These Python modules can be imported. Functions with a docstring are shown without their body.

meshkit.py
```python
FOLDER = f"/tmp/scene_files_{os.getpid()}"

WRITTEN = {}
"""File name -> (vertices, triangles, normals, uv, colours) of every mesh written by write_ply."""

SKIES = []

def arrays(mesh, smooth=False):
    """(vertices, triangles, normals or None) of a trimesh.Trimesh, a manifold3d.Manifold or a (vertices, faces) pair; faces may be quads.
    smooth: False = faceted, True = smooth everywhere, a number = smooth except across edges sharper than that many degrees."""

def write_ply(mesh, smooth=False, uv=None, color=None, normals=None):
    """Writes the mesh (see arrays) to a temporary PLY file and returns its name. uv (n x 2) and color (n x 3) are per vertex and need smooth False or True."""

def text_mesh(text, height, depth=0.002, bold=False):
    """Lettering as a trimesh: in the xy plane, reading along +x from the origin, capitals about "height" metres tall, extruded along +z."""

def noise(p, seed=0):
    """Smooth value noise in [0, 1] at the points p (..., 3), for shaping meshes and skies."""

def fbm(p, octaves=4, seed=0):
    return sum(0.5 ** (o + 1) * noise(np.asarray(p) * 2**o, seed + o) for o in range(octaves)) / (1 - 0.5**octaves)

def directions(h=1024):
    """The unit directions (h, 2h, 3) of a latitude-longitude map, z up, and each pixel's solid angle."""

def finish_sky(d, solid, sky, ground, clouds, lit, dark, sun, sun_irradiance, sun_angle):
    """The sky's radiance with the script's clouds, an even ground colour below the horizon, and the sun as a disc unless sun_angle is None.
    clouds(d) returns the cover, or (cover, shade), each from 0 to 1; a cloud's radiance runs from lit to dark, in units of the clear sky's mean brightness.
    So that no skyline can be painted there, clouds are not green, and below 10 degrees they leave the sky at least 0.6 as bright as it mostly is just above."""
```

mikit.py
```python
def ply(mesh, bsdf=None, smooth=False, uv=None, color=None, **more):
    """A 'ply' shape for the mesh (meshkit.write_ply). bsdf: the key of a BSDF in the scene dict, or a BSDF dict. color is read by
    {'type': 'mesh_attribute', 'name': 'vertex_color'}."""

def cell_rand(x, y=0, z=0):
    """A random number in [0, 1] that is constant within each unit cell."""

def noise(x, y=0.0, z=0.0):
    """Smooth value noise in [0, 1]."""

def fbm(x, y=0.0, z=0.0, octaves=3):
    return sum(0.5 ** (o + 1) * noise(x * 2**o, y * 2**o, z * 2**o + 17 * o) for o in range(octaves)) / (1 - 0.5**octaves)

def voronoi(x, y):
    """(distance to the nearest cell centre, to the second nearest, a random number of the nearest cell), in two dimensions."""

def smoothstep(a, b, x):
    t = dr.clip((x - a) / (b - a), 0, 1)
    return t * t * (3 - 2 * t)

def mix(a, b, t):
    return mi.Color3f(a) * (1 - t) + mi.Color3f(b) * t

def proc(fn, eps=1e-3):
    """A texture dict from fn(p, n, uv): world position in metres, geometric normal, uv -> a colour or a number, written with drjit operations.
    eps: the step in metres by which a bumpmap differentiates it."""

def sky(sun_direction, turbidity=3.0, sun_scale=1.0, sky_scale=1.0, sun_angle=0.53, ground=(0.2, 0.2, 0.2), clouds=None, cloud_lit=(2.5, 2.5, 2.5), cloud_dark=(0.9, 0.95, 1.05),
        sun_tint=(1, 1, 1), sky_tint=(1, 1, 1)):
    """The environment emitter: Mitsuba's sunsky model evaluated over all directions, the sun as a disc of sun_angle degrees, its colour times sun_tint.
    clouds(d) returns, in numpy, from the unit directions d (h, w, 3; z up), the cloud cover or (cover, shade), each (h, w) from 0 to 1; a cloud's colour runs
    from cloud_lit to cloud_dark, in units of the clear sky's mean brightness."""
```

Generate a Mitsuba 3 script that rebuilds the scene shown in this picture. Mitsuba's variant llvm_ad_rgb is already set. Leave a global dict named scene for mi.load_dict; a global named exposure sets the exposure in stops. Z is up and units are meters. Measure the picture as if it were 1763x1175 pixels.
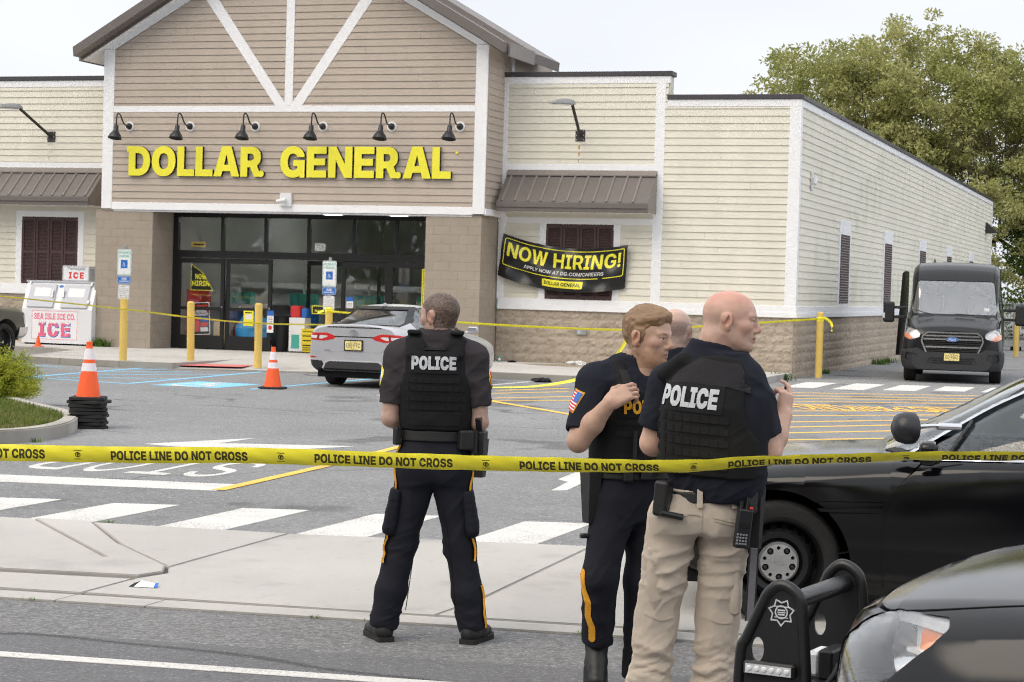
import math, random, glob, colorsys
import numpy as np, trimesh, manifold3d as m3, drjit as dr, mitsuba as mi, mikit
from mikit import proc, noise, fbm, cell_rand, smoothstep, mix, voronoi
from shapely.geometry import Polygon, LineString, Point, box as sbox, MultiPolygon
from shapely import affinity
from shapely.ops import unary_union
import shapely
from scipy.interpolate import PchipInterpolator

scene, labels = {}, {}
T = mi.ScalarTransform4f
PI = math.pi

# ---------------------------------------------------------------- camera, light, exposure
YAW, PITCH, ROLL, EYE = 0.3266415, -0.02676, 0.0281323, np.array([0, 0, 1.8])
FWD = np.array([-math.sin(YAW) * math.cos(PITCH), math.cos(YAW) * math.cos(PITCH), math.sin(PITCH)])
_r = np.cross(FWD, [0, 0, 1]); _r /= np.linalg.norm(_r)
_u = np.cross(_r, FWD)
UP = -math.sin(ROLL) * _r + math.cos(ROLL) * _u
scene['camera'] = {
    'type': 'thinlens', 'fov': math.degrees(2 * math.atan(881.5 / 3428)), 'fov_axis': 'x',
    'aperture_radius': 0.0022, 'focus_distance': 10.0, 'near_clip': 0.1, 'far_clip': 2000.0,
    'to_world': T().look_at(origin=EYE.tolist(), target=(EYE + FWD).tolist(), up=UP.tolist())}
exposure = 2.68


def cloud_cover(d):
    from meshkit import fbm as nf
    z = np.clip(d[..., 2:3], 0.06, 1)
    p = np.concatenate([d[..., :2] / (z + 0.25), z * 0], -1)
    a = nf(p * 1.6 + 7.3, 4, 5)
    shade = 0.50 - 0.42 * np.clip(d[..., 2], 0, 1)                # an overcast sky is brighter overhead
    return np.ones(d.shape[:2]), np.clip(shade + (a - 0.5) * 0.34, 0, 1)


scene['sky'] = mikit.sky((-0.42, -0.62, 0.80), turbidity=3, sun_scale=0.22, sun_angle=50, sun_tint=(0.93, 0.98, 1.06), clouds=cloud_cover,
                         cloud_lit=(2.30, 2.36, 2.46), cloud_dark=(0.96, 1.01, 1.11), ground=(0.14, 0.14, 0.13))

# ---------------------------------------------------------------- helpers
def numbered(k):
    if k not in scene and k not in labels: return k
    n = 1
    while f'{k}_{n:03d}' in scene or f'{k}_{n:03d}' in labels: n += 1
    return f'{k}_{n:03d}'


def tag(k, label=None, cat=None, group=None, kind=None):
    d = labels.setdefault(k, {})
    for a, b in (('label', label), ('category', cat), ('group', group), ('kind', kind)):
        if b: d[a] = b
    return k


def thing(name, label, cat, group=None):
    return tag(numbered(name), label, cat, group)


def obj(name, mesh, bsdf, parent=None, smooth=False, label=None, category=None, group=None, kind=None, to=None, **more):
    k = numbered(parent + '__' + name if parent else name)
    if isinstance(mesh, dict):
        d = dict(mesh)
        if bsdf: d['bsdf'] = {'type': 'ref', 'id': bsdf}
    else: d = mikit.ply(cat(mesh) if isinstance(mesh, list) else mesh, bsdf, smooth=smooth, **more)
    if to is not None: d['to_world'] = T(np.asarray(to).tolist()) if not hasattr(to, 'matrix') else to
    scene[k] = d
    if label or category or group or kind: tag(k, label, category, group, kind)
    return k


def cat(ms):
    vs, fs, n = [], [], 0
    for m in ms:
        v, f = VF(m)
        vs.append(v); fs.append(f + n); n += len(v)
    return trimesh.Trimesh(np.vstack(vs), np.vstack(fs), process=False)


def VF(m):
    if hasattr(m, 'to_mesh'):
        q = m.to_mesh(); return np.array(q.vert_properties[:, :3], float), np.array(q.tri_verts, int)
    if isinstance(m, (tuple, list)):
        v, f = np.asarray(m[0], float), np.asarray(m[1], int)
        if f.shape[1] == 4: f = np.vstack([f[:, [0, 1, 2]], f[:, [0, 2, 3]]])
        return v, f
    return np.asarray(m.vertices, float), np.asarray(m.faces, int)


def man(m):
    if hasattr(m, 'to_mesh'): return m
    v, f = VF(m)
    return m3.Manifold(m3.Mesh(v.astype(np.float32), f.astype(np.uint32)))


def tm(m): v, f = VF(m); return trimesh.Trimesh(v, f, process=False)


def xf(m, M):
    v, f = VF(m); M = np.asarray(M, float)
    v = v @ M[:3, :3].T + M[:3, 3]
    if np.linalg.det(M[:3, :3]) < 0: f = f[:, ::-1]
    return trimesh.Trimesh(v, f, process=False)


def mat(rot=np.eye(3), loc=(0, 0, 0)):
    M = np.eye(4); M[:3, :3] = rot; M[:3, 3] = loc; return M


def rotz(a): c, s = math.cos(a), math.sin(a); return np.array([[c, -s, 0], [s, c, 0], [0, 0, 1.]])
def rotx(a): c, s = math.cos(a), math.sin(a); return np.array([[1, 0, 0], [0, c, -s], [0, s, c.real]])
def roty(a): c, s = math.cos(a), math.sin(a); return np.array([[c, 0, s], [0, 1, 0], [-s, 0, c]])
def place(x, y, z=0, rz=0.0): return mat(rotz(rz), (x, y, z))
def mv(m, x, y, z): return xf(m, mat(loc=(x, y, z)))


BOXF = np.array([[0, 2, 1], [0, 3, 2], [4, 5, 6], [4, 6, 7], [0, 1, 5], [0, 5, 4], [1, 2, 6], [1, 6, 5], [2, 3, 7], [2, 7, 6], [3, 0, 4], [3, 4, 7]])


def box(x0, x1, y0, y1, z0, z1):
    v = [(x0, y0, z0), (x1, y0, z0), (x1, y1, z0), (x0, y1, z0), (x0, y0, z1), (x1, y0, z1), (x1, y1, z1), (x0, y1, z1)]
    return trimesh.Trimesh(np.array(v, float), BOXF, process=False)


def hull(pts):
    h = trimesh.convex.convex_hull(np.asarray(pts, float))
    return trimesh.Trimesh(h.vertices, h.faces, process=False)


def cbox(x0, x1, y0, y1, z0, z1, c=0.01):
    """a box with chamfered edges"""
    P = []
    for x, sx in ((x0, 1), (x1, -1)):
        for y, sy in ((y0, 1), (y1, -1)):
            for z, sz in ((z0, 1), (z1, -1)):
                P += [(x, y + sy * c, z + sz * c), (x + sx * c, y, z + sz * c), (x + sx * c, y + sy * c, z)]
    return hull(P)


def rbox(cx, cy, cz, sx, sy, sz, r=0.02, n=3):
    s = trimesh.creation.icosphere(n - 1 if n > 1 else 1, r).vertices
    P = [s + np.array([cx + a * (sx / 2 - r), cy + b * (sy / 2 - r), cz + c * (sz / 2 - r)]) for a in (-1, 1) for b in (-1, 1) for c in (-1, 1)]
    return hull(np.vstack(P))


def tube(pts, r, n=10, caps=True, closed=False):
    p = np.asarray(pts, float); N = len(p)
    r = np.broadcast_to(r, (N,)).astype(float)
    if closed: t = np.roll(p, -1, 0) - np.roll(p, 1, 0)
    else: t = np.gradient(p, axis=0)
    t /= np.linalg.norm(t, axis=1, keepdims=True) + 1e-12
    a = np.cross(t[0], [0, 0, 1.0] if abs(t[0, 2]) < 0.9 else [1.0, 0, 0]); a /= np.linalg.norm(a)
    A = []
    for i in range(N):
        a = a - t[i] * (a @ t[i]); a /= np.linalg.norm(a) + 1e-12; A.append(a)
    A = np.array(A); B = np.cross(t, A)
    ang = np.arange(n) * 2 * PI / n
    v = (p[:, None] + r[:, None, None] * (np.cos(ang)[None, :, None] * A[:, None] + np.sin(ang)[None, :, None] * B[:, None])).reshape(-1, 3)
    f = []
    for i in range(N if closed else N - 1):
        i2 = (i + 1) % N
        for j in range(n):
            k = (j + 1) % n
            f += [(i * n + j, i * n + k, i2 * n + k), (i * n + j, i2 * n + k, i2 * n + j)]
    if caps and not closed:
        v = np.vstack([v, p[0], p[-1]]); c0, c1 = len(v) - 2, len(v) - 1
        for j in range(n):
            k = (j + 1) % n
            f += [(c0, k, j), (c1, (N - 1) * n + j, (N - 1) * n + k)]
    return trimesh.Trimesh(v, np.array(f), process=False)


def curve(pts, n=8):
    """Catmull-Rom through the points"""
    p = np.asarray(pts, float); q = np.vstack([2 * p[0] - p[1], p, 2 * p[-1] - p[-2]])
    out = []
    for i in range(len(p) - 1):
        a, b, c, d = q[i:i + 4]
        for t in np.arange(n) / n:
            out.append(0.5 * (2 * b + (c - a) * t + (2 * a - 5 * b + 4 * c - d) * t * t + (3 * b - a - 3 * c + d) * t ** 3))
    return np.array(out + [p[-1]])


def lathe(prof, n=24, axis='z'):
    """prof: (r, z) list"""
    p = np.asarray(prof, float); ang = np.arange(n) * 2 * PI / n
    v = np.stack([p[:, None, 0] * np.cos(ang), p[:, None, 0] * np.sin(ang), np.broadcast_to(p[:, None, 1], (len(p), n))], -1).reshape(-1, 3)
    f = []
    for i in range(len(p) - 1):
        for j in range(n):
            k = (j + 1) % n
            f += [(i * n + j, i * n + k, (i + 1) * n + k), (i * n + j, (i + 1) * n + k, (i + 1) * n + j)]
    m = trimesh.Trimesh(v, np.array(f), process=False)
    if axis == 'y': m = xf(m, mat(rotx(PI / 2)))
    if axis == 'x': m = xf(m, mat(roty(PI / 2)))
    return m


def polys(s):
    if s.is_empty: return []
    return [g for g in getattr(s, 'geoms', [s]) if g.geom_type == 'Polygon' and g.area > 1e-7]


def extrude(shape, h):
    """shapely shape -> mesh, from z 0 to h"""
    return cat([trimesh.creation.extrude_polygon(g, h, engine='earcut') for g in polys(shape)])


XZ = np.array([[1, 0, 0, 0], [0, 0, -1, 0], [0, 1, 0, 0], [0, 0, 0, 1.]])      # a drawing stood upright: x stays, y becomes z, the extrusion comes out along -Y


def upright(shape, Y, depth):
    """a drawing in (x, z) extruded from Y towards -Y"""
    return xf(extrude(shape, depth), mat(loc=(0, Y, 0)) @ XZ)


def sheet(pts, z): return xf(extrude(Polygon(pts), 0.003), mat(loc=(0, 0, z)))
def flat(shape, z, h=0.004): return xf(extrude(shape, h), mat(loc=(0, 0, z)))


FACES, GLYPHS = {}, {}
FONT = glob.glob('/opt/blender-*/*/datafiles/fonts/Inter.woff2')[0]


def text(s, h, weight=700, track=0.0, squeeze=1.0):
    """lettering as a shapely shape: capitals h tall from the origin, reading along +x"""
    from PIL import Image, ImageDraw, ImageFont
    if weight not in FACES: FACES[weight] = ImageFont.truetype(FONT, 120); FACES[weight].set_variation_by_axes([24, weight])
    f = FACES[weight]
    out, x = [], 0.0
    for ch in s:
        adv = f.getlength(ch)
        if (ch, weight) in GLYPHS: out.append(affinity.translate(GLYPHS[ch, weight], x, 0))
        elif ch != ' ':
            x0, y0, x1, y1 = f.getbbox(ch, anchor='ls')
            im = Image.new('L', (int(x1 - x0) + 8, int(y1 - y0) + 8))
            ImageDraw.Draw(im).text((4 - x0, 4 - y0), ch, 255, font=f, anchor='ls')
            on = np.pad(np.asarray(im) > 127, ((0, 0), (1, 1))).astype(np.int8)
            rows, st = np.nonzero(np.diff(on, axis=1) == 1); en = np.nonzero(np.diff(on, axis=1) == -1)[1]
            g = shapely.union_all(shapely.box(st, -rows - 1, en, -rows)).buffer(0.7).buffer(-0.7).simplify(0.6)
            GLYPHS[ch, weight] = affinity.translate(g, x0 - 4, 4 - y0); out.append(affinity.translate(GLYPHS[ch, weight], x, 0))
        x += adv + track * 87
    g = unary_union(out); k = h / 87.3
    return affinity.scale(g, k * squeeze, k, origin=(0, 0))


def centred(g, x=0, y=0, w=None):
    a, b, c, d = g.bounds
    if w: g = affinity.scale(g, w / (c - a), 1, origin=(a, b)); a, b, c, d = g.bounds
    return affinity.translate(g, x - (a + c) / 2, y - (b + d) / 2)


def fit(g, x0, y0, x1, y1):
    a, b, c, d = g.bounds
    return affinity.translate(affinity.scale(g, (x1 - x0) / (c - a), (y1 - y0) / (d - b), origin=(a, b)), x0 - a, y0 - b)


def rrect(x0, y0, x1, y1, r): return sbox(x0 + r, y0 + r, x1 - r, y1 - r).buffer(r, quad_segs=5)


def ring(x0, y0, x1, y1, w, r=0.0):
    o = rrect(x0, y0, x1, y1, r) if r else sbox(x0, y0, x1, y1)
    return o.difference(o.buffer(-w))


# ---------------------------------------------------------------- materials
def par(*v):
    """numbers that alike materials differ by, kept as data so that their shader code is compiled once"""
    out = [mi.Float(float(x)) for x in v]
    dr.make_opaque(*out)
    return out[0] if len(v) == 1 else out
def pcol(c): return mi.Color3f(*par(*c))


def mat_(k, d): scene[k] = d; return k
def principled(c, rough=0.5, **kw):
    return {'type': 'twosided', 'bsdf': {'type': 'principled', 'base_color': c if isinstance(c, dict) else {'type': 'rgb', 'value': list(c)}, 'roughness': rough, **kw}}
def bumped(b, fn, scale, eps=2e-3):
    inner = b['bsdf'] if b['type'] == 'twosided' else b
    return {'type': 'twosided', 'bsdf': {'type': 'bumpmap', 'arbitrary': proc(fn, eps), 'scale': scale, 'bsdf': inner}}


def plain(k, c, rough=0.6, **kw): return mat_(k, principled(c, rough, **kw))


def speck(k, c, amp=0.10, f=3.0, rough=0.7, fine=60.0, bump=0.0, bf=90.0, **kw):
    """a paint or fabric colour broken up by blotches and fine grain"""
    c, f, fine, amp = pcol(c), par(f), par(fine), par(amp)
    def fn(p, n, uv):
        a = fbm(p.x * f, p.y * f, p.z * f, 3) - 0.5; b = noise(p.x * fine, p.y * fine, p.z * fine) - 0.5
        return c * (1 + 2 * amp * a + amp * b)
    d = principled(proc(fn), rough, **kw)
    if bump: d = bumped(d, lambda p, n, uv: fbm(p.x * bf, p.y * bf, p.z * bf, 2), bump)
    return mat_(k, d)


def asphalt(k, c, grain=120.0, amp=0.55, stain=0.18):
    c, grain, amp, stain = pcol(c), par(grain), par(amp), par(stain)
    def fn(p, n, uv):
        g = noise(p.x * grain, p.y * grain, 3.0); g2 = noise(p.x * grain * 0.45, p.y * grain * 0.45, 9.0)
        s = fbm(p.x * 0.35, p.y * 0.35, 1.0, 4) - 0.5; q = fbm(p.x * 2.2, p.y * 2.2, 4.0, 3) - 0.5
        chip = smoothstep(0.80, 0.92, g)
        wrp = noise(p.x * 1.3, p.y * 1.3, 6.0)
        crack = 1 - smoothstep(0.0, 0.010, abs(fbm(p.x * 0.30 + wrp * 0.5, p.y * 0.30, 12.0, 3) - 0.5))
        oil = smoothstep(0.70, 0.80, fbm(p.x * 0.9, p.y * 0.9, 21.0, 3))
        v = 1 + amp * (0.6 * (g - 0.5) + 0.5 * (g2 - 0.5)) + 2 * stain * s + 0.8 * stain * q
        return c * v * (1 - 0.5 * crack * smoothstep(0.4, 0.6, wrp)) * (1 - 0.36 * oil) + mi.Color3f(0.07, 0.068, 0.066) * chip
    return mat_(k, principled(proc(fn), 0.85, specular=0.3))


def concrete(k, c, amp=0.07):
    c = pcol(c)
    def fn(p, n, uv):
        s = fbm(p.x * 0.8, p.y * 0.8, p.z * 0.8, 4) - 0.5; g = noise(p.x * 95, p.y * 95, p.z * 95) - 0.5
        streak = fbm(p.x * 6, p.y * 1.2, 5.0, 3) - 0.5
        spot = smoothstep(0.83, 0.9, noise(p.x * 14, p.y * 14, 2.0)) * 0.18
        return c * (1 + 3.4 * amp * s + amp * g + 0.5 * amp * streak - 0.3 * spot) * (1 - 0.16 * smoothstep(0.56, 0.74, fbm(p.x * 1.7, p.y * 1.7, 3.3, 4)))
    return mat_(k, bumped(principled(proc(fn), 0.85, specular=0.3), lambda p, n, uv: noise(p.x * 95, p.y * 95, p.z * 95), 0.0012))


def paint_on_road(k, c):
    c = pcol(c)
    def fn(p, n, uv):
        g = noise(p.x * 110, p.y * 110, 3.0); w = fbm(p.x * 3.0, p.y * 3.0, 8.0, 4)
        worn = smoothstep(0.60, 0.80, 0.55 * g + 0.62 * w)
        return mix(c * (0.93 + 0.12 * w), mi.Color3f(0.13, 0.13, 0.13), worn * 0.38)
    return mat_(k, principled(proc(fn), 0.75, specular=0.3))


asphalt('asphalt_lot', (0.175, 0.178, 0.182), 70.0)
asphalt('asphalt_road', (0.150, 0.150, 0.152), 85.0, 0.8, 0.10)
asphalt('asphalt_lane', (0.122, 0.122, 0.128), 105.0, 0.5, 0.08)
concrete('concrete', (0.375, 0.362, 0.343))
concrete('concrete_kerb', (0.33, 0.315, 0.285))
plain('joint_dirt', (0.09, 0.08, 0.065), 0.9)
paint_on_road('paint_white', (0.56, 0.55, 0.53))
paint_on_road('paint_yellow', (0.78, 0.47, 0.10))
paint_on_road('paint_blue', (0.20, 0.50, 0.72))
speck('red_pad', (0.55, 0.16, 0.15), 0.12, 2.0)


def wall_paint(k, c, streak=0.05, rough=0.65):
    c, streak = pcol(c), par(streak)
    def fn(p, n, uv):
        a = fbm(p.x * 1.1, p.y * 1.1, p.z * 1.1, 3) - 0.5
        d = fbm(p.x * 5 + p.y * 5, 3.0, p.z * 0.45, 3) - 0.5
        g = fbm(p.x * 4, p.y * 4, p.z * 160, 2) - 0.5
        return c * (1 + 0.08 * a + 2 * streak * d + 0.05 * g)
    return mat_(k, principled(proc(fn), rough, specular=0.35))


wall_paint('siding_tan', (0.46, 0.395, 0.335))
wall_paint('siding_cream', (0.72, 0.69, 0.595))


def side_wall(p, n, uv):
    a = fbm(p.y * 0.6, 2.0, p.z * 0.9, 4) - 0.5; d = fbm(p.y * 2.2, 3.0, p.z * 1.1, 4)
    alga = smoothstep(0.5, 0.72, d) * smoothstep(0.30, 0.62, fbm(p.y * 0.35, 1.0, p.z * 1.3, 3))
    return mix(mi.Color3f(0.72, 0.69, 0.595) * (1 + 0.12 * a), mi.Color3f(0.46, 0.50, 0.38), alga * 0.34)


mat_('siding_side', principled(proc(side_wall), 0.65, specular=0.35))
plain('trim_white', (0.84, 0.845, 0.865), 0.5)
def roof_metal(k, c): return speck(k, c, 0.06, 2.0, 0.42, 30.0, metallic=0.0, specular=0.5)
roof_metal('bronze_metal', (0.145, 0.125, 0.115))
roof_metal('bronze_light', (0.21, 0.185, 0.17))
roof_metal('coping_dark', (0.055, 0.050, 0.055))


def block_fn(c, dark):
    c, dark = pcol(c), pcol(dark)
    def fn(p, n, uv):
        a = fbm(p.x * 9, p.y * 9, p.z * 14, 4); b = fbm(p.x * 1.2, p.y * 1.2, p.z * 1.2, 3) - 0.5
        g = noise(p.x * 60, p.y * 60, p.z * 60)
        pit = smoothstep(0.52, 0.70, a) * 0.55
        return mix(c * (1 + 0.35 * b + 0.22 * (g - 0.5)), dark, pit)
    return fn


mat_('split_block', bumped(principled(proc(block_fn((0.43, 0.365, 0.295), (0.25, 0.195, 0.145))), 0.9, specular=0.2), lambda p, n, uv: fbm(p.x * 16, p.y * 16, p.z * 22, 4), 0.018, 4e-3))
speck('mortar', (0.47, 0.41, 0.34), 0.1, 4.0, 0.9)
speck('pillar_block', (0.345, 0.295, 0.24), 0.13, 1.6, 0.75, 50.0)
speck('pillar_mortar', (0.30, 0.245, 0.19), 0.08, 3.0, 0.8)
speck('shutter', (0.062, 0.030, 0.030), 0.12, 3.0, 0.5)
plain('louvre_grey', (0.33, 0.30, 0.31), 0.6)
plain('frame_dark', (0.012, 0.012, 0.013), 0.35)
plain('black_plastic', (0.013, 0.013, 0.014), 0.45)
plain('black_matt', (0.010, 0.010, 0.011), 0.7)
speck('black_powder', (0.011, 0.011, 0.0125), 0.2, 8.0, 0.33, 200.0)
plain('dark_lamp', (0.020, 0.021, 0.025), 0.35)
plain('lamp_grey', (0.26, 0.26, 0.26), 0.45)
plain('lamp_bronze', (0.035, 0.03, 0.027), 0.5)
plain('white_plastic', (0.78, 0.78, 0.77), 0.4)
plain('white_panel', (0.74, 0.75, 0.77), 0.35)
plain('grey_panel', (0.50, 0.51, 0.55), 0.4)
plain('sign_yellow', (0.87, 0.80, 0.05), 0.4)
plain('sign_black', (0.010, 0.010, 0.011), 0.5)
plain('chrome', (0.75, 0.75, 0.77), 0.12, metallic=1.0)
plain('steel', (0.52, 0.53, 0.54), 0.35, metallic=1.0)
plain('wire', (0.42, 0.44, 0.46), 0.4, metallic=0.6)
speck('bollard_yellow', (0.74, 0.52, 0.13), 0.10, 2.5, 0.5, 40.0)
plain('print_white', (0.80, 0.80, 0.80), 0.55)
plain('print_black', (0.012, 0.012, 0.012), 0.55)
plain('print_green', (0.07, 0.40, 0.33), 0.55)
plain('print_blue', (0.02, 0.14, 0.50), 0.5)
plain('print_red', (0.62, 0.03, 0.03), 0.55)
plain('print_pink', (0.74, 0.14, 0.24), 0.55)
plain('print_grey', (0.22, 0.22, 0.24), 0.55)
plain('print_silver', (0.50, 0.52, 0.55), 0.5)
plain('print_gold', (0.85, 0.42, 0.02), 0.5)
plain('tape_yellow', (0.93, 0.83, 0.05), 0.3)
plain('cone_orange', (0.90, 0.115, 0.02), 0.5)
plain('cone_white', (0.78, 0.74, 0.78), 0.5)
speck('rubber', (0.014, 0.014, 0.014), 0.25, 14.0, 0.75)
speck('tyre', (0.020, 0.019, 0.018), 0.30, 12.0, 0.8)
scene['pane'] = {'type': 'thindielectric', 'int_ior': 1.5}
scene['pane_tinted'] = {'type': 'thindielectric', 'int_ior': 1.5, 'specular_transmittance': {'type': 'rgb', 'value': [0.42, 0.46, 0.47]}}

# ---------------------------------------------------------------- the ground, the road, the pavement
S = dict(kind='structure')
obj('parking_lot', sheet([(-400, -400), (400, -400), (400, 600), (-400, 600)], -0.003), 'asphalt_lot', **S)
RD = 7.4 * PI / 180                                                    # the road runs at this angle to the shop front


def road_y(x, y0=9.47, x0=-6.15): return y0 + (x - x0) * math.tan(RD)


road = obj('road', sheet([(-120, road_y(-120, -14)), (120, road_y(120, -14)), (120, road_y(120)), (-120, road_y(-120))], 0.001), 'asphalt_road', **S)
obj('travel_lane', sheet([(-120, road_y(-120, -5)), (120, road_y(120, -5)), (120, road_y(120, 8.54)), (-120, road_y(-120, 8.54))], 0.004), 'asphalt_lane', road)
obj('edge_line', sheet([(-120, road_y(-120, 7.90)), (120, road_y(120, 7.90)), (120, road_y(120, 8.015)), (-120, road_y(-120, 8.015))], 0.008), 'paint_white', road)

# the concrete apron between the road and the lot
pave = obj('pavement', sheet([(-60, road_y(-60)), (60, road_y(60)), (60, road_y(60) + 3.2), (-60, road_y(-60) + 3.2)], 0.0015), 'joint_dirt', **S)
SLABS = [
    ([(-40, 8.35), (-7.89, 12.57), (-6.41, 11.06), (-7.09, 10.91), (-40, 6.3)], 0.026),
    ([(-7.89, 12.57), (-7.45, 12.62), (-6.67, 11.66), (-5.90, 10.90), (-5.80, 10.68), (-5.85, 10.47), (-6.67, 10.32), (-40, 5.95), (-40, 6.3), (-7.09, 10.91), (-6.41, 11.06)], 0.032),
    ([(-40, 5.90), (-6.67, 10.26), (-5.84, 10.40), (-5.83, 9.80), (-40, 5.30)], 0.020),
    ([(-7.43, 12.62), (-6.62, 11.63), (-5.88, 10.90), (-5.95, 12.78)], 0.024),
    ([(-5.95, 12.78), (-5.88, 10.88), (-5.77, 10.68), (-5.83, 10.42), (-5.82, 9.79), (-4.12, 9.97), (-3.79, 10.02), (-3.76, 10.69), (-3.86, 13.26)], 0.022),
    ([(-3.86, 13.26), (-3.76, 10.69), (-3.79, 10.02), (-0.5, 10.47), (-0.55, 13.80)], 0.022),
    ([(-0.55, 13.80), (-0.5, 10.47), (2.8, 10.90), (2.75, 14.2)], 0.022),
    ([(2.75, 14.2), (2.8, 10.90), (30, 14.4), (30, 17.8)], 0.022)]
for P, h in SLABS:
    g = Polygon(P).buffer(0).buffer(-0.006)
    obj('slab', [flat(g, 0.0, h - 0.006), flat(g.buffer(-0.007), h - 0.0065, 0.0065)], 'concrete', pave)
xs = [-40, -24, -12, -9, -5.83, -5.31, -4.02, -2.1, -0.3, 2.9, 6, 12, 30]
for a, b in zip(xs, xs[1:]):                                           # the gutter strip along the road
    g = Polygon([(a, road_y(a)), (b, road_y(b)), (b, road_y(b) + 0.235), (a, road_y(a) + 0.235)]).buffer(-0.005)
    obj('gutter_slab', [flat(g, 0.0, 0.016)], 'concrete', pave)

# painted markings on the lot
def mark(name, pts, col, z=0.0005): return obj(name, sheet(pts, z), col, 'parking_lot')
def stripe(name, a, b, w, col, z=0.0005):
    a, b = np.array(a, float), np.array(b, float); d = (b - a) / np.linalg.norm(b - a); n = np.array([-d[1], d[0]]) * w / 2
    return mark(name, [a - n, b - n, b + n, a + n], col, z)


for cx, y0, y1 in ((-8.74, 12.40, 13.86), (-7.77, 12.56, 14.01), (-6.75, 12.60, 14.25), (-5.71, 12.80, 14.46), (-4.53, 13.02, 14.62), (-3.49, 13.15, 14.80), (-2.45, 13.3, 14.95), (-1.4, 13.4, 15.1), (-9.8, 12.2, 13.7), (-10.8, 12.1, 13.55)):
    mark('crosswalk_bar', [(cx - 0.25, y0 - 0.05), (cx + 0.25, y0 + 0.02), (cx + 0.25, y1 + 0.08), (cx - 0.25, y1 - 0.08)], 'paint_white')
mark('stop_line', [(-14.5, 13.85), (-7.78, 15.22), (-7.85, 15.80), (-14.5, 14.45)], 'paint_white')
mark('yellow_edge_line', [(-7.83, 15.25), (-7.72, 15.28), (-7.90, 18.12), (-8.17, 20.5), (-8.27, 20.5), (-8.01, 18.10)], 'paint_yellow', 0.0045)
for ch, x in (('S', -8.60), ('T', -9.07), ('O', -9.60), ('P', -10.12)):
    g = fit(text(ch, 1.0, 420), 0, 0, 0.40, 1.62)
    g = affinity.rotate(affinity.scale(affinity.translate(g, -0.2, -0.81), 1, 1), 180 + 5, origin=(0, 0))
    obj('painted_letter', flat(affinity.translate(g, x, 16.92 + (x + 9.4) * 0.12), 0.0005, 0.003), 'paint_white', 'parking_lot')
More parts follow.
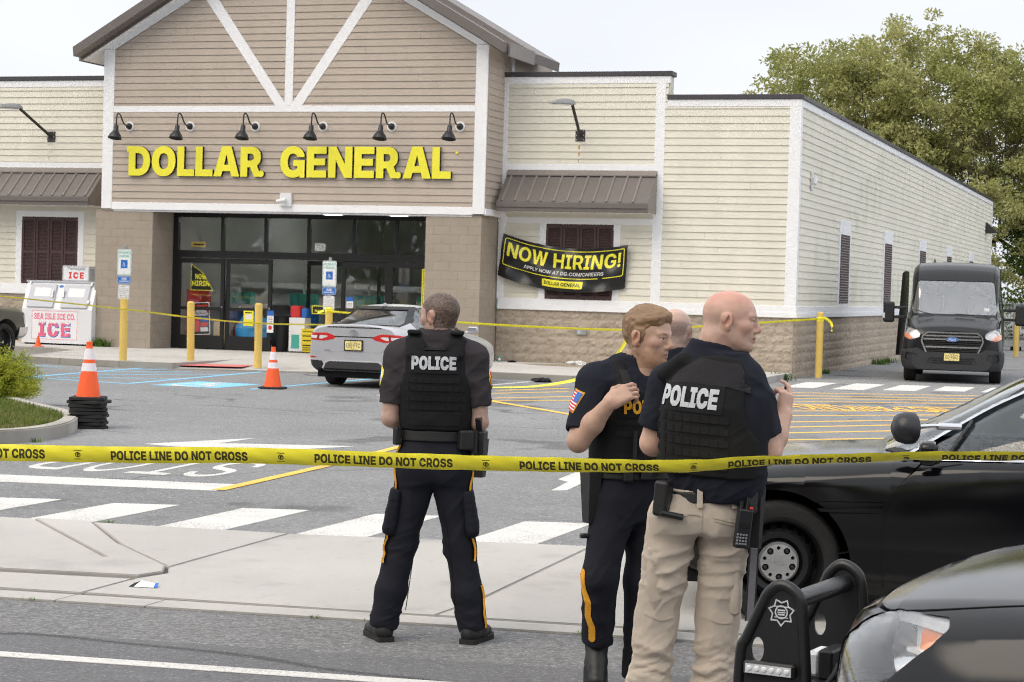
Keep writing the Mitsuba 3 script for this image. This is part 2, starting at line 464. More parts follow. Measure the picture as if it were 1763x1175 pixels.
mark('painted_arrow', [(-10.62, 19.07), (-10.02, 20.56), (-10.02, 19.66), (-9.35, 19.95), (-8.64, 20.24), (-9.02, 19.35), (-9.6, 18.95), (-10.1, 18.95)], 'paint_white')
mark('painted_arrow', [(-5.58, 17.94), (-5.70, 19.35), (-5.50, 18.62), (-5.36, 18.5), (-5.20, 17.0), (-5.32, 16.9), (-5.42, 17.75)], 'paint_white')
# blue bays
for a, b, w in (((-19.64, 35.6), (-19.14, 30.14), .12), ((-17.26, 35.8), (-16.88, 29.70), .12), ((-19.14, 30.14), (-16.88, 29.70), .10),
                ((-19.56, 32.88), (-18.14, 34.36), .10), ((-19.12, 31.74), (-17.08, 33.97), .10), ((-18.77, 30.59), (-16.95, 31.97), .10), ((-19.5, 34.4), (-18.7, 35.4), .10),
                ((-14.60, 29.70), (-14.56, 34.9), .12), ((-22.0, 33.9), (-20.9, 34.2), .12)):
    stripe('blue_line', a, b, w, 'paint_blue')
mark('blue_symbol_square', [(-16.40, 29.63), (-15.18, 29.63), (-15.18, 31.30), (-16.40, 31.30)], 'paint_blue')
fig = unary_union([Point(0.02, 0.55).buffer(0.07), LineString([(0, .45), (0, .1), (.22, .08), (.3, -.25), (.38, -.22)]).buffer(.045), LineString([(0, .3), (.2, .28)]).buffer(.04), Point(.02, -.12).buffer(.30).difference(Point(.02, -.12).buffer(.22)).difference(sbox(.0, -.1, .5, .5))])
obj('wheelchair_symbol', flat(affinity.translate(affinity.scale(fig, 1.2, 1.5), -15.85, 30.3), 0.0045, 0.003), 'paint_white', 'parking_lot')
stripe('white_line', (-12.08, 34.2), (-11.95, 36.4), .12, 'paint_white')
stripe('white_line', (-12.3, 29.7), (-12.08, 34.2), .12, 'paint_white')
# the yellow no-parking hatching
for a, b in (((-11.15, 31.72), (-10.24, 33.43)), ((-10.61, 30.47), (-9.64, 32.14)), ((-10.53, 29.70), (-9.20, 31.04)), ((-11.35, 32.8), (-10.6, 34.6)), ((-11.5, 34.2), (-11.0, 35.4)),
             ((-6.95, 36.57), (-3.23, 38.77)), ((-6.70, 35.55), (-3.18, 37.57)), ((-6.55, 34.52), (-3.33, 36.70)), ((-6.45, 33.5), (-3.3, 35.6)), ((-6.35, 32.6), (-5.6, 33.1)), ((-4.55, 33.3), (-3.2, 34.4)), ((-5.85, 30.70), (-3.39, 33.06)),
             ((-5.62, 29.50), (-3.41, 31.76)), ((-5.35, 28.01), (-3.44, 30.38)), ((-5.15, 26.89), (-3.40, 29.16)), ((-4.95, 25.76), (-3.58, 27.44)), ((-4.70, 24.51), (-3.47, 25.89)), ((-4.50, 23.39), (-3.31, 24.33))):
    stripe('yellow_line', a, b, .11, 'paint_yellow')
stripe('yellow_line', (-10.6, 29.9), (-4.45, 22.9), .12, 'paint_yellow', 0.0045)
stripe('yellow_line', (-4.45, 22.9), (-4.0, 22.6), .35, 'paint_yellow', 0.0045)
g = fit(text('NO PARKING', 1.0, 500), 0, 0, 2.6, 1.35)
obj('painted_lettering', flat(affinity.translate(affinity.rotate(affinity.scale(g, 1, 1), 205, origin=(0, 0)), -3.9, 33.6), 0.0045, 0.003), 'paint_yellow', 'parking_lot')
for cx, y0, y1 in ((-7.18, 38.62, 41.4), (-6.22, 38.7, 41.7), (-5.30, 39.2, 41.9), (-4.42, 39.9, 42.1), (-3.5, 40.1, 42.4)):
    mark('crosswalk_bar', [(cx - 0.30, y0), (cx + 0.30, y0 + .15), (cx + 0.30, y1 + .1), (cx - 0.30, y1)], 'paint_white')

# the raised walkway in front of the shop
EDGE = [(-60, 39.8), (-24.6, 39.8), (-23.6, 39.0), (-23.1, 37.2), (-22.75, 35.7), (-22.3, 35.1), (-20.5, 34.75), (-18.9, 35.0), (-13.0, 37.0), (-11.2, 36.75), (-8.05, 38.0)]
walk = obj('walkway', flat(Polygon(EDGE + [(-8.05, 42.75), (-60, 42.75)]).buffer(-0.02), -0.01, 0.015), 'joint_dirt', **S)
ex, ey = np.array(EDGE).T
def edge_y(x): return float(np.interp(x, ex, ey))
cuts = [-60, -30, -27, -24.6, -23.6, -23.1, -22.75, -22.3, -21.4, -20.0, -18.9, -17.4, -15.9, -14.4, -13.0, -11.2, -9.6, -8.05]
for a, b in zip(cuts, cuts[1:]):
    ramp = -18.95 < a < -13.1
    ha = 0.03 if ramp else 0.13
    for y0, y1 in ((0.16, 2.6), (2.6, 8.2)):
        pts = [(a + .006, edge_y(a) + y0), (b - .006, edge_y(b) + y0), (b - .006, min(edge_y(b) + y1 - .012, 42.69)), (a + .006, min(edge_y(a) + y1 - .012, 42.69))]
        m = extrude(Polygon(pts), 1.0); v = m.vertices
        t = np.clip((v[:, 1] - np.interp(v[:, 0], ex, ey) - .16) / 2.4, 0, 1) if y0 < 1 else np.ones(len(v))
        v[:, 2] = np.where(v[:, 2] > .5, (ha + (0.13 - ha) * t), 0.0); m.vertices = v
        obj('slab', m, 'concrete', walk)
    kb = Polygon([(a + .004, edge_y(a)), (b - .004, edge_y(b)), (b - .004, edge_y(b) + .155), (a + .004, edge_y(a) + .155)])
    hk = 0.028 if ramp else 0.132
    obj('kerb_stone', [flat(kb, 0, hk - .015), flat(kb.buffer(-.012), hk - .0155, .0155)], 'concrete_kerb', walk)
obj('warning_pad', sheet([(-19.0, 35.25), (-17.75, 35.68), (-17.95, 36.75), (-19.2, 36.3)], 0.075), 'red_pad', walk)

# the planted island at the left
ISL = curve([(-30, 20.6), (-20, 18.7), (-13.5, 17.75), (-12.2, 17.8), (-11.75, 18.25), (-11.72, 19.0), (-12.05, 20.0), (-12.75, 21.16), (-14.1, 22.42), (-16.2, 24.2), (-22, 27.5), (-30, 29)], 6)
isl = Polygon(ISL).buffer(0)
inner = isl.buffer(-0.16)
island = obj('island_kerb', [flat(isl.difference(inner), 0, .135), flat(isl.buffer(-.02).difference(inner), .1345, .015)], 'concrete_kerb', **S)
speck('soil', (0.085, 0.065, 0.04), 0.3, 5.0, 0.95)
obj('island_soil', flat(inner, 0, .12), 'soil', **S)
rng = np.random.default_rng(7)


def blades(P, h, w, rng, lean=0.5):
    """grass blades as bent two-triangle strips"""
    n = len(P); a = rng.uniform(0, 2 * PI, n); d = np.stack([np.cos(a), np.sin(a), a * 0], -1); s = np.stack([-np.sin(a), np.cos(a), a * 0], -1)
    H = (h * rng.uniform(.5, 1.2, n))[:, None]; L = rng.uniform(.1, 1, n)[:, None] * lean * H; W = (w * rng.uniform(.6, 1.3, n))[:, None]
    z = np.array([0, 0, 1.])
    v = np.stack([P - s * W, P + s * W, P + d * L * .4 + z * H * .6 - s * W * .7, P + d * L * .4 + z * H * .6 + s * W * .7, P + d * L + z * H * .95], 1).reshape(-1, 3)
    o = np.arange(n)[:, None] * 5
    f = np.concatenate([o + [0, 1, 3], o + [0, 3, 2], o + [2, 3, 4]])
    return trimesh.Trimesh(v, f, process=False)


def leafy(k, c1, c2, f=1.5, trans=0.25, rough=0.5):
    c1, c2, f = pcol(c1), pcol(c2), par(f)
    def fn(p, n, uv):
        t = fbm(p.x * f, p.y * f, p.z * f, 3); q = cell_rand(p.x * 23, p.y * 23, p.z * 23)
        return mix(c1, c2, smoothstep(0.3, 0.7, 0.6 * t + 0.4 * q))
    return mat_(k, {'type': 'principledthin', 'base_color': proc(fn), 'roughness': rough, 'diff_trans': 2 * trans, 'spec_trans': 0.0, 'eta': 1.35})


leafy('grass_blade', (0.10, 0.17, 0.03), (0.24, 0.25, 0.09), 2.5)
leafy('weed_leaf', (0.08, 0.17, 0.03), (0.14, 0.24, 0.05), 8)
pts = []
while len(pts) < 26000:
    q = np.stack([rng.uniform(-18, -11.6, 6000), rng.uniform(17.7, 25, 6000)], -1)
    from shapely import contains_xy
    q = q[contains_xy(inner.buffer(-.02), q[:, 0], q[:, 1])]
    keep = (np.array([math.sin(a * 3.1 + 2) * math.cos(b * 2.7) for a, b in q]) + rng.uniform(-1.3, 1.0, len(q))) < 0.75
    pts += q[keep].tolist()
P = np.array(pts); P = np.c_[P, np.full(len(P), .12)]
obj('grass', blades(P, .07, .004, rng, .9), 'grass_blade', kind='stuff', label='patchy short green grass growing on the kerbed island', category='grass')

# ---------------------------------------------------------------- the shop
shop = thing('store_building', 'long single storey shop with tan gabled entrance, cream siding wings and brown metal awnings', 'shop building')
W, GY = 42.70, 41.58                                                   # the plane of the wings and of the gable
EXPO = 0.1588


def boards(parent, region, Y, z0, col, name='siding_board', joints=(), seed=0, expo=EXPO):
    """lap boards: each course tilts out at its foot and is cut to the wall's outline"""
    r = np.random.default_rng(seed); a, b, c, d = region.bounds
    n = int((d - z0) / expo) + 2
    for i in range(n):
        lo, hi = z0 + i * expo, z0 + (i + 1) * expo
        g = region.intersection(sbox(a, lo, c, hi + .012))
        for p in polys(g):
            if p.area < .004: continue
            xa, _, xb, _ = p.bounds
            js = [x for x in [xa + (r.uniform(.15, .85)) * (xb - xa)] if joints and xb - xa > 2.2 and r.random() < .55]
            for u, v in zip([xa - 1] + js, js + [xb + 1]):
                for q in polys(p.intersection(sbox(u + .0015, lo - 1, v - .0015, hi + 1))):
                    m = upright(q, Y, .010); w = m.vertices.copy()
                    w[:, 1] -= .024 * (hi + .012 - w[:, 2]) / expo
                    m.vertices = w
                    obj(name, m, col, parent)


def trim(parent, x0, x1, z0, z1, Y, t=.035, name='trim_board'):
    return obj(name, cbox(x0, x1, Y - t, Y + .01, z0, z1, .006), 'trim_white', parent)


# --- gable over the entrance
GX0, GX1, CX = -24.433, -14.81, -19.627
RISE = 0.582
EZ = 7.172                                                             # where the rake meets the corner posts
apex = EZ + RISE * (CX - GX0)
face = Polygon([(GX0, 3.406), (GX1, 3.406), (GX1, EZ), (CX, apex), (GX0, EZ)])
gw = obj('gable_wall', [upright(face, GY + .16, .15), box(GX1 - .16, GX1 - .012, GY + .01, W + 3.55, 3.426, EZ + .2), box(GX0 + .012, GX0 + .16, GY + .01, W + 3.55, 3.426, EZ + .2), box(GX0 + .2, GX1 - .2, W + .45, W + .555, 5.5, EZ)], 'siding_tan', shop)
vert = sbox(CX - .10, 5.814, CX + .10, apex - .25)
dg1 = LineString([(CX - .06, 5.732), (GX0 + 2.05, 9.21)]); dg2 = LineString([(CX + .06, 5.732), (GX1 - 2.05, 9.21)])
# the slanted boards run from the foot of the middle post up to the rakes
dia = [Polygon([(CX - .02, 5.773), (CX - .30, 5.773), (CX - .28 - 2.62, 9.262), (CX + .00 - 2.60, 9.313)]), Polygon([(CX + .02, 5.773), (CX + .30, 5.773), (CX + .28 + 2.50, 9.262), (CX + 2.50, 9.313)])]
inside = face.buffer(-.001).intersection(sbox(GX0 + .27, 3.55, GX1 - .26, 20)).intersection(Polygon([(GX0 - 1, EZ - .22 - RISE), (CX, apex - .22), (GX1 + 1, EZ - .22 - RISE), (GX1 + 1, 0), (GX0 - 1, 0)]))
solid = inside.difference(sbox(-40, 5.67, 0, 5.814)).difference(vert.buffer(-.01)).difference(unary_union([p.buffer(-.01) for p in dia]))
boards(gw, solid, GY, 3.50, 'siding_tan', joints=(1,), seed=3)
trim(gw, GX0, GX0 + .28, 3.406, EZ - .02, GY, .04); trim(gw, GX1 - .28, GX1, 3.406, EZ - .02, GY, .04)
trim(gw, GX0 + .28, GX1 - .28, 3.385, 3.56, GY, .036)
trim(gw, GX0 + .28, GX1 - .28, 5.67, 5.814, GY, .036)
for p, q in zip(dia, (-1, 1)):
    obj('trim_board', upright(p.intersection(inside).difference(vert), GY, .037), 'trim_white', gw)
obj('trim_board', upright(vert, GY, .040), 'trim_white', gw)
for s in (-1, 1):                                                     # the rake boards and soffits
    xe = GX0 if s < 0 else GX1
    rb = Polygon([(xe, EZ), (xe - s * .28, EZ - .02), (CX, apex - .24), (CX, apex)])
    obj('rake_board', upright(rb, GY, .045), 'trim_white', gw)
    e0 = np.array([xe + s * .50, EZ - .50 * RISE]); top = np.array([CX, apex])
    sof = Polygon([e0, top, top + [0, .04], e0 + [0, .04]])
    obj('soffit', upright(sof, GY + 1.6, 1.78), 'trim_white', gw)
    fas = Polygon([e0 + [0, .0], top, top + [0, .30], e0 + [0, .30]])
    rf = obj('roof', upright(Polygon([e0 + [0, .05], top + [0, .05], top + [0, .27], e0 + [s * .02, .27]]), GY + 3.55, 4.15), 'bronze_metal', shop)
    obj('fascia', upright(fas, GY - .20, .05), 'bronze_metal', rf)
    L = math.hypot(*(top - e0)); u = (top - e0) / L
    for k in range(5):                                                # standing seams
        y = GY - .14 + k * .34
        q = [e0 + [0, .27], top + [0, .27], top + [0, .31], e0 + [0, .31]]
        obj('seam', upright(Polygon(q), y, .03), 'bronze_metal', rf)
    obj('eave_fascia', upright(Polygon([e0 + [s * .02, -.02], e0 + [s * .07, -.02], e0 + [s * .07, .29], e0 + [s * .02, .29]]), GY + 1.5, 1.73), 'bronze_light', rf)
# the right and left returns of the gable
def side_boards(parent, X, s, y0, y1, z0, z1, col, expo=EXPO, name='siding_board'):
    for i in range(int(round((z1 - z0) / expo))):
        lo, hi = z0 + i * expo, min(z0 + (i + 1) * expo + .012, z1)
        v = [(X, y0, lo), (X, y1, lo), (X, y1, hi), (X, y0, hi)]; w = [(X + s * .034, y0, lo), (X + s * .034, y1, lo), (X + s * .010, y1, hi), (X + s * .010, y0, hi)]
        m = trimesh.Trimesh(np.array(v + w), BOXF if s < 0 else BOXF, process=False); m.fix_normals(); obj(name, tm(m), col, parent)


side_boards(gw, GX1 - .012, 1, GY + .03, W - .02, 3.529, EZ - .2, 'siding_tan')
side_boards(gw, GX1 - .012, 1, W + .05, W + .5, 6.792, EZ - .2, 'siding_tan')
obj('trim_board', cbox(GX1 - .02, GX1 + .035, GY + .0, W - .02, 3.385, 3.529, .005), 'trim_white', gw)
obj('trim_board', cbox(GX1 - .01, GX1 + .035, W + .38, W + .565, 6.74, EZ - .1, .005), 'trim_white', gw)
obj('entrance_ceiling', box(GX0 + .3, GX1 - .3, GY + .02, 41.62, 3.344, 3.38), 'trim_white', gw)

# --- the block pillars
def running_bond(parent, name, x0, x1, z0, z1, emit, bl=.40, bh=.20, m=.008):
    n = int(round((z1 - z0) / bh))
    for i in range(n):
        lo, hi = z0 + i * bh, min(z0 + (i + 1) * bh, z1)
        cutsx = [x0] + [x for x in np.arange(x0 + (bl if i % 2 else bl / 2), x1 - .04, bl)] + [x1]
        for a, b in zip(cutsx, cutsx[1:]): emit(a + m / 2, b - m / 2, lo + m / 2, hi - m / 2, i)


def pillar(x0, x1, y0, y1, faces):
    p = obj('pillar', box(x0 + .006, x1 - .006, y0 + .006, y1, .0, 3.38), 'pillar_mortar', shop)
    running_bond(p, 'b', x0, x1, .13, 3.375, lambda a, b, c, d, i: obj('concrete_block', cbox(a, b, y0, y0 + .03, c, d, .004), 'pillar_block', p))
    running_bond(p, 'b', y0 + .012, y1, .13, 3.375, lambda a, b, c, d, i: obj('concrete_block', cbox(x1 - .03, x1, a + .02, b, c, d, .004), 'pillar_block', p))
    return p


pillar(-24.598, -23.075, GY + .02, W + .02, 'r')
pillar(-16.21, -14.882, GY + .02, W + .04, 'r')

# --- split-face base wall
vr = np.random.default_rng(5)
def split_block(l, h, seed):
    """one rough-faced block: its face a small relief, in the plane y = 0 facing -y"""
    r = np.random.default_rng(seed); nx, nz = 7, 4
    X, Z = np.meshgrid(np.linspace(0, l, nx), np.linspace(0, h, nz), indexing='ij')
    D = r.uniform(-.016, .006, X.shape) - .012; D[[0, -1], :] = r.uniform(-.004, 0, (2, nz)); D[:, [0, -1]] = r.uniform(-.004, 0, (nx, 2))
    v = np.stack([X, D, Z], -1).reshape(-1, 3); f = []
    for i in range(nx - 1):
        for j in range(nz - 1):
            a, b, c, d = i * nz + j, (i + 1) * nz + j, (i + 1) * nz + j + 1, i * nz + j + 1
            f += [(a, b, c), (a, c, d)]
    k = len(v); rim = [i * nz for i in range(nx)] + [(nx - 1) * nz + j for j in range(1, nz)] + [i * nz + nz - 1 for i in range(nx - 2, -1, -1)] + [j for j in range(nz - 2, 0, -1)]
    bk = v[rim] + [0, .05, 0]; v = np.vstack([v, bk]); n = len(rim)
    for i in range(n): f += [(rim[i], k + i, rim[(i + 1) % n]), (rim[(i + 1) % n], k + i, k + (i + 1) % n)]
    return trimesh.Trimesh(v, np.array(f), process=False)


VAR = [mikit.ply(split_block(1, 1, s)[0] if isinstance(split_block(1, 1, s), tuple) else split_block(.392, .192, s), 'split_block', smooth=False) for s in range(9)]
def put_block(parent, x, y, z, l, h, rz, bs):
    M = mat(rotz(rz) @ np.diag([l / .392, 1, h / .192]), (x, y, z))
    obj('stone_block', VAR[vr.integers(len(VAR))], bs, parent, to=M)


bw = obj('base_wall', [box(-14.86, -8.09, W + .006, W + .2, -.3, 1.31), box(-60, -24.55, W + .006, W + .2, -.3, 1.31)], 'mortar', shop)
running_bond(bw, 'b', -14.86, -8.06, -.07, 1.33, lambda a, b, c, d, i: put_block(bw, a, W, c, b - a, d - c, 0, 'split_block'))
running_bond(bw, 'b', -28.8, -24.6, .33, 1.33, lambda a, b, c, d, i: put_block(bw, a, W, c, b - a, d - c, 0, 'split_block'))
SY1 = 87.0
bs = obj('side_base_wall', [box(-8.2, -8.066, W + .01, SY1, -.3, 1.31)], 'mortar', shop)
running_bond(bs, 'b', W + .02, 55.5, -.07, 1.33, lambda a, b, c, d, i: put_block(bs, -8.06, a, c, b - a, d - c, PI / 2, 'split_block'))
far = []
running_bond(bs, 'b', 55.5, SY1, -.07, 1.33, lambda a, b, c, d, i: far.append(xf(split_block(.392, .192, int(vr.integers(9))), mat(rotz(PI / 2) @ np.diag([(b - a) / .392, 1, (d - c) / .192]), (-8.06, a, c)))))
obj('far_stone_blocks', cat(far), 'split_block', bs, kind='stuff')

# --- wings
def wing(name, x0, x1, ztop, holes, posts, seed):
    w = obj(name, box(x0, x1, W + .003, W + .25, 1.33, ztop), 'siding_cream', shop)
    reg = sbox(x0, 1.5, x1, ztop - .16)
    for h in holes + posts: reg = reg.difference(sbox(h[0] + .01, h[1] + .005, h[2] - .01, h[3] - .005))
    boards(w, reg, W, 1.545, 'siding_cream', seed=seed, joints=(1,))
    for h in posts: trim(w, h[0], h[2], h[1], h[3], W, .034 + .002 * (len(posts) > 0))
    return w


rw = wing('right_wing', -14.86, -10.98, 6.56, [(-13.72, 1.56, -12.14, 3.24)],
          [(-14.86, 1.57, -14.70 + .0, 6.40), (-11.26, 1.57, -11.04, 6.40), (-14.70, 4.46, -11.26, 4.60), (-14.70, 3.26, -11.26, 3.40), (-13.87, 1.57, -13.72, 3.26), (-12.14, 1.57, -11.99, 3.26)], 11)
rw2 = wing('right_wing_low', -10.98, -8.062, 6.03, [], [(-8.27, 1.57, -8.062, 5.91)], 12)
lw = wing('left_wing', -60, -24.42, 6.56, [(-27.30, 1.56, -25.72, 3.22)], [(-60, 4.40, -24.44, 4.55), (-27.46, 1.57, -27.30, 3.36), (-25.72, 1.57, -25.56, 3.36), (-27.30, 3.22, -25.72, 3.36)], 13)
for w, x0, x1, zt in ((rw, -14.82, -10.93, 6.56), (rw2, -11.0, -8.03, 6.04), (lw, -60, -24.44, 6.56)):
    obj('frieze', cbox(x0, x1 - .01, W - .04, W + .02, zt - .165, zt - .005, .005), 'trim_white', w)
    obj('coping', cbox(x0, x1 + .02, W - .075, W + .35, zt - .005, zt + .10, .008), 'coping_dark', w)
    obj('sill', [cbox(x0, x1 + (.0 if w != rw2 else .03), W - .05, W + .02, 1.425, 1.57, .006), cbox(x0, x1 + (.0 if w != rw2 else .05), W - .075, W + .02, 1.315, 1.425, .006)], 'trim_white', w)
obj('parapet_end', [box(-10.98, -10.95, W + .0, W + .30, 6.0, 6.56)], 'siding_side', rw)
obj('coping', cbox(-11.05, -10.90, W - .072, W + .352, 6.557, 6.662, .008), 'coping_dark', rw)
# side wall
sw = obj('side_wall', [box(-8.25, -8.064, W + .05, SY1, 1.33, 6.03)], 'siding_side', shop)
side_boards(sw, -8.062, 1, W + .12, SY1, 1.545, 5.90, 'siding_side')
obj('trim_board', cbox(-8.07, -8.015, W - .035, W + .14, 1.57, 5.91, .005), 'trim_white', sw)
obj('sill', [cbox(-8.07, -8.01, W - .04, SY1, 1.425, 1.57, .005), cbox(-8.07, -7.985, W - .07, SY1, 1.315, 1.425, .005)], 'trim_white', sw)
obj('frieze', cbox(-8.07, -8.015, W - .035, SY1, 5.88, 6.035, .005), 'trim_white', sw)
obj('coping', cbox(-8.4, -7.975, W - .07, SY1 + .05, 6.035, 6.13, .008), 'coping_dark', sw)
obj('trim_board', cbox(-8.07, -8.015, SY1 - .1, SY1 + .03, 1.57, 5.91, .005), 'trim_white', sw)
obj('flat_roof', box(-60, -8.2, W + .2, SY1, 5.75, 5.85), 'coping_dark', shop)
obj('rear_wall', box(-60, -8.07, SY1 - .2, SY1 + .02, 0, 6.0), 'siding_side', shop)
for ya, yb in ((48.1, 49.75), (55.5, 57.2), (63.1, 64.9), (70.5, 72.2), (78, 79.7)):
    f = obj('side_window', [cbox(-8.07, -8.012, ya, yb, 1.571, 3.66, .006)], 'trim_white', sw)
    obj('louvre_backing', box(-8.02, -8.006, ya + .16, yb - .16, 1.64, 3.32), 'shutter', f)
    sl = []
    for c in range(4):
        y0 = ya + .18 + c * (yb - ya - .36) / 4; y1 = y0 + (yb - ya - .36) / 4 - .04
        for k in range(26): z = 1.68 + k * .063; sl.append(xf(box(-.002, .022, y0, y1, 0, .010), mat(roty(.5), (-8.008, 0, z))))
    obj('louvre_slats', cat(sl), 'louvre_grey', f, kind='stuff')

# shutters that fill the two front windows
def shutters(parent, x0, x1, z0, z1, n=4):
    b = obj('shuttered_window', box(x0, x1, W - .004, W + .02, z0, z1), 'shutter', parent)
    w = (x1 - x0) / n
    for i in range(n):
        a, c = x0 + i * w + .008, x0 + (i + 1) * w - .008; zm = z0 + (z1 - z0) * .48
        rails = [sbox(a, z0, c, z1).difference(sbox(a + .055, z0 + .09, c - .055, zm - .04)).difference(sbox(a + .055, zm + .04, c - .055, z1 - .09))]
        m = [upright(rails[0], W - .003, .026)]
        for lo, hi in ((z0 + .09, zm - .04), (zm + .04, z1 - .09)):
            for z in np.arange(lo + .012, hi - .005, .034): m.append(xf(box(a + .05, c - .05, -.016, .004, -.0035, .0035), mat(rotx(-.55), (0, W - .008, z))))
        obj('shutter_panel', cat(m), 'shutter', b)


shutters(rw, -13.72, -12.14, 1.575, 3.255); shutters(lw, -27.30, -25.72, 1.575, 3.215)

# awnings of ribbed brown metal
def awning(parent, x0, x1, zt, zb, d):
    a = obj('awning', cat([hull([(x, y, z) for x in (x0, x1) for y, z in ((W, zt), (W - d, zb + .10), (W - d, zb + .085), (W, zt - .03))])]), 'bronze_metal', parent)
    obj('ridge_flashing', hull([(x, y, z) for x in (x0, x1) for y, z in ((W - .03, zt + .015), (W - .16, zt - .11), (W - .16, zt - .085), (W - .03, zt + .03))]), 'bronze_light', a)
    sl = np.array([-d, zb + .10 - zt]); L = np.hypot(*sl); u = sl / L; nrm = np.array([u[1], -u[0]]) if u[0] * 0 + -u[0] > 0 else np.array([-u[1], u[0]])
    nrm = nrm if nrm[1] > 0 else -nrm
    for x in np.arange(x0 + .12, x1 - .05, .302):
        P = []
        for t, wd in ((.16, .03), (L, .03)):
            for h, hw in ((.0, .034), (.032, .016)):
                for sgn in (-1, 1):
                    q = u * t + nrm * h; P.append((x + sgn * hw, W + q[0], zt + q[1]))
        obj('seam', hull(P), 'bronze_light', a)
    obj('front_fascia', [cbox(x0, x1, W - d - .02, W - d + .03, zb - .12, zb + .09, .006), cbox(x0, x1, W - d - .05, W - d - .018, zb - .03, zb + .085, .006)], 'bronze_metal', a)
    for x, s in ((x0, 1), (x1, -1)):
        obj('end_cheek', hull([(x + q, y, z) for q in (0, s * .02) for y, z in ((W, zt - .02), (W - d, zb + .08), (W - d, zb - .11), (W, zb - .11))]), 'bronze_light', a)
    obj('soffit', box(x0 + .02, x1 - .02, W - d + .02, W, zb - .105, zb - .085), 'trim_white', a)
    return a


awning(rw, -14.66, -11.18, 4.44, 3.62, .75)
awning(lw, -34, -25.00, 4.40, 3.60, .75)

# --- the glazed entrance
SY = 42.64
fr = obj('shopfront', cat([box(-23.056, -16.131, SY - .05, SY + .06, 2.314, 2.478), box(-23.056, -16.131, SY - .05, SY + .06, 3.274, 3.372), box(-23.056, -22.933, SY - .05, SY + .06, .13, 3.341), box(-16.337, -16.183, SY - .05, SY + .06, .13, 3.341),
                           box(-23.015, -16.183, SY + .0, SY + .5, .13, .145)]), 'frame_dark', shop)
mull = [-22.913, -21.762, -20.632, -19.522, -18.371, -17.303, -16.285]
for a, b in zip(mull, mull[1:]):
    if a > -22.81: obj('mullion', cbox(a - .04, a + .04, SY - .05, SY + .06, 2.478, 3.274, .005), 'frame_dark', fr)
    obj('transom_pane', box(a + .045, b - .045, SY, SY + .004, 2.488, 3.259), 'pane', fr)
def leaf(x0, x1, y):
    d = obj('door', cat([upright(sbox(x0, .15, x1, 2.303).difference(sbox(x0 + .09, .46, x1 - .09, 1.06)).difference(sbox(x0 + .09, 1.14, x1 - .09, 2.18)), y + .02, .05)]), 'frame_dark', fr)
    obj('door_glass', box(x0 + .085, x1 - .085, y - .006, y - .002, .45, 2.19), 'pane', d)
    obj('door_lock', cbox(x1 - .06, x1 - .03, y - .045, y - .03, 1.12, 1.17, .003), 'steel', d)
    return d


leaf(-22.923, -21.68, SY - .03); leaf(-21.659, -20.467, SY + .03)
leaf(-18.679, -17.488, SY + .03); leaf(-17.467, -16.337, SY - .03)
# one inner door standing behind the gap
iv = obj('inner_door', upright(sbox(-20.549, .15, -18.597, 2.314).difference(sbox(-20.467, .3, -19.604, 2.211)).difference(sbox(-19.522, .3, -18.679, 2.211)), SY + 2.211, .05), 'frame_dark', shop)
obj('inner_glass', box(-20.477, -18.669, SY + 2.18, SY + 2.184, .29, 2.221), 'pane', iv)
# the sales room behind the glass
speck('room_wall', (0.42, 0.42, 0.40), 0.1, 1.2, 0.8)
plain('room_floor', (0.36, 0.35, 0.33), 0.4)
plain('room_ceiling', (0.55, 0.56, 0.55), 0.8)
room = obj('sales_room', cat([box(-24, -14.6, 58, 58.1, 0, 3.95), box(-24.1, -24, 42.8, 58, 0, 3.95), box(-14.6, -14.5, W + .1, 58, 0, 3.95)]), 'room_wall', shop)
obj('room_floor', box(-24, -14.6, SY + .06, 58, .10, .128), 'room_floor', room)
obj('room_ceiling', box(-24, -14.6, SY + .06, 58, 3.86, 3.9), 'room_ceiling', room)
lampglow = {'type': 'area', 'sampling_weight': 0.03, 'radiance': {'type': 'rgb', 'value': [2.6, 2.7, 2.6]}}
for x, y, dx, dy in ((-20.1, 46.5, 1.3, .05), (-17.4, 44.0, 1.3, .05), (-21.6, 46.0, .06, 1.6), (-18.9, 47.5, .06, 1.4), (-16.9, 47.0, .06, 1.6), (-20.6, 51, .06, 1.5), (-16.1, 51, .06, 1.4), (-18.3, 52, .06, 1.3), (-22.6, 51, .06, 1.3), (-17.2, 54, .06, 1.2)):
    fx = obj('ceiling_light', box(x - dx / 2 - .03, x + dx / 2 + .03, y - dy / 2 - .03, y + dy / 2 + .03, 3.70, 3.84), 'room_ceiling', room)
    scene[fx + '__tube'] = mikit.ply(box(x - dx / 2, x + dx / 2, y - dy / 2, y + dy / 2, 3.66, 3.695), 'print_white', emitter=lampglow)
for i, (x, c) in enumerate(((-23.2, 'print_grey'), (-21.4, 'room_wall'), (-19.6, 'print_grey'), (-17.9, 'room_wall'), (-16.2, 'print_grey'))):
    k = obj('shelf_rack', cat([box(x - .4, x + .4, 46.5, 55, z, z + .04) for z in (.25, .7, 1.15, 1.6)] + [box(x - .03, x + .03, 46.5, 55, .13, 1.75)]), 'room_ceiling', room)
    for z, col in ((.29, 'print_red'), (.74, 'print_blue'), (1.19, 'print_green')):
        obj('goods_row', cat([cbox(x - .36 + .24 * j, x - .14 + .24 * j, 46.42, 46.7, z, z + .3, .01) for j in range(3)]), col, k)

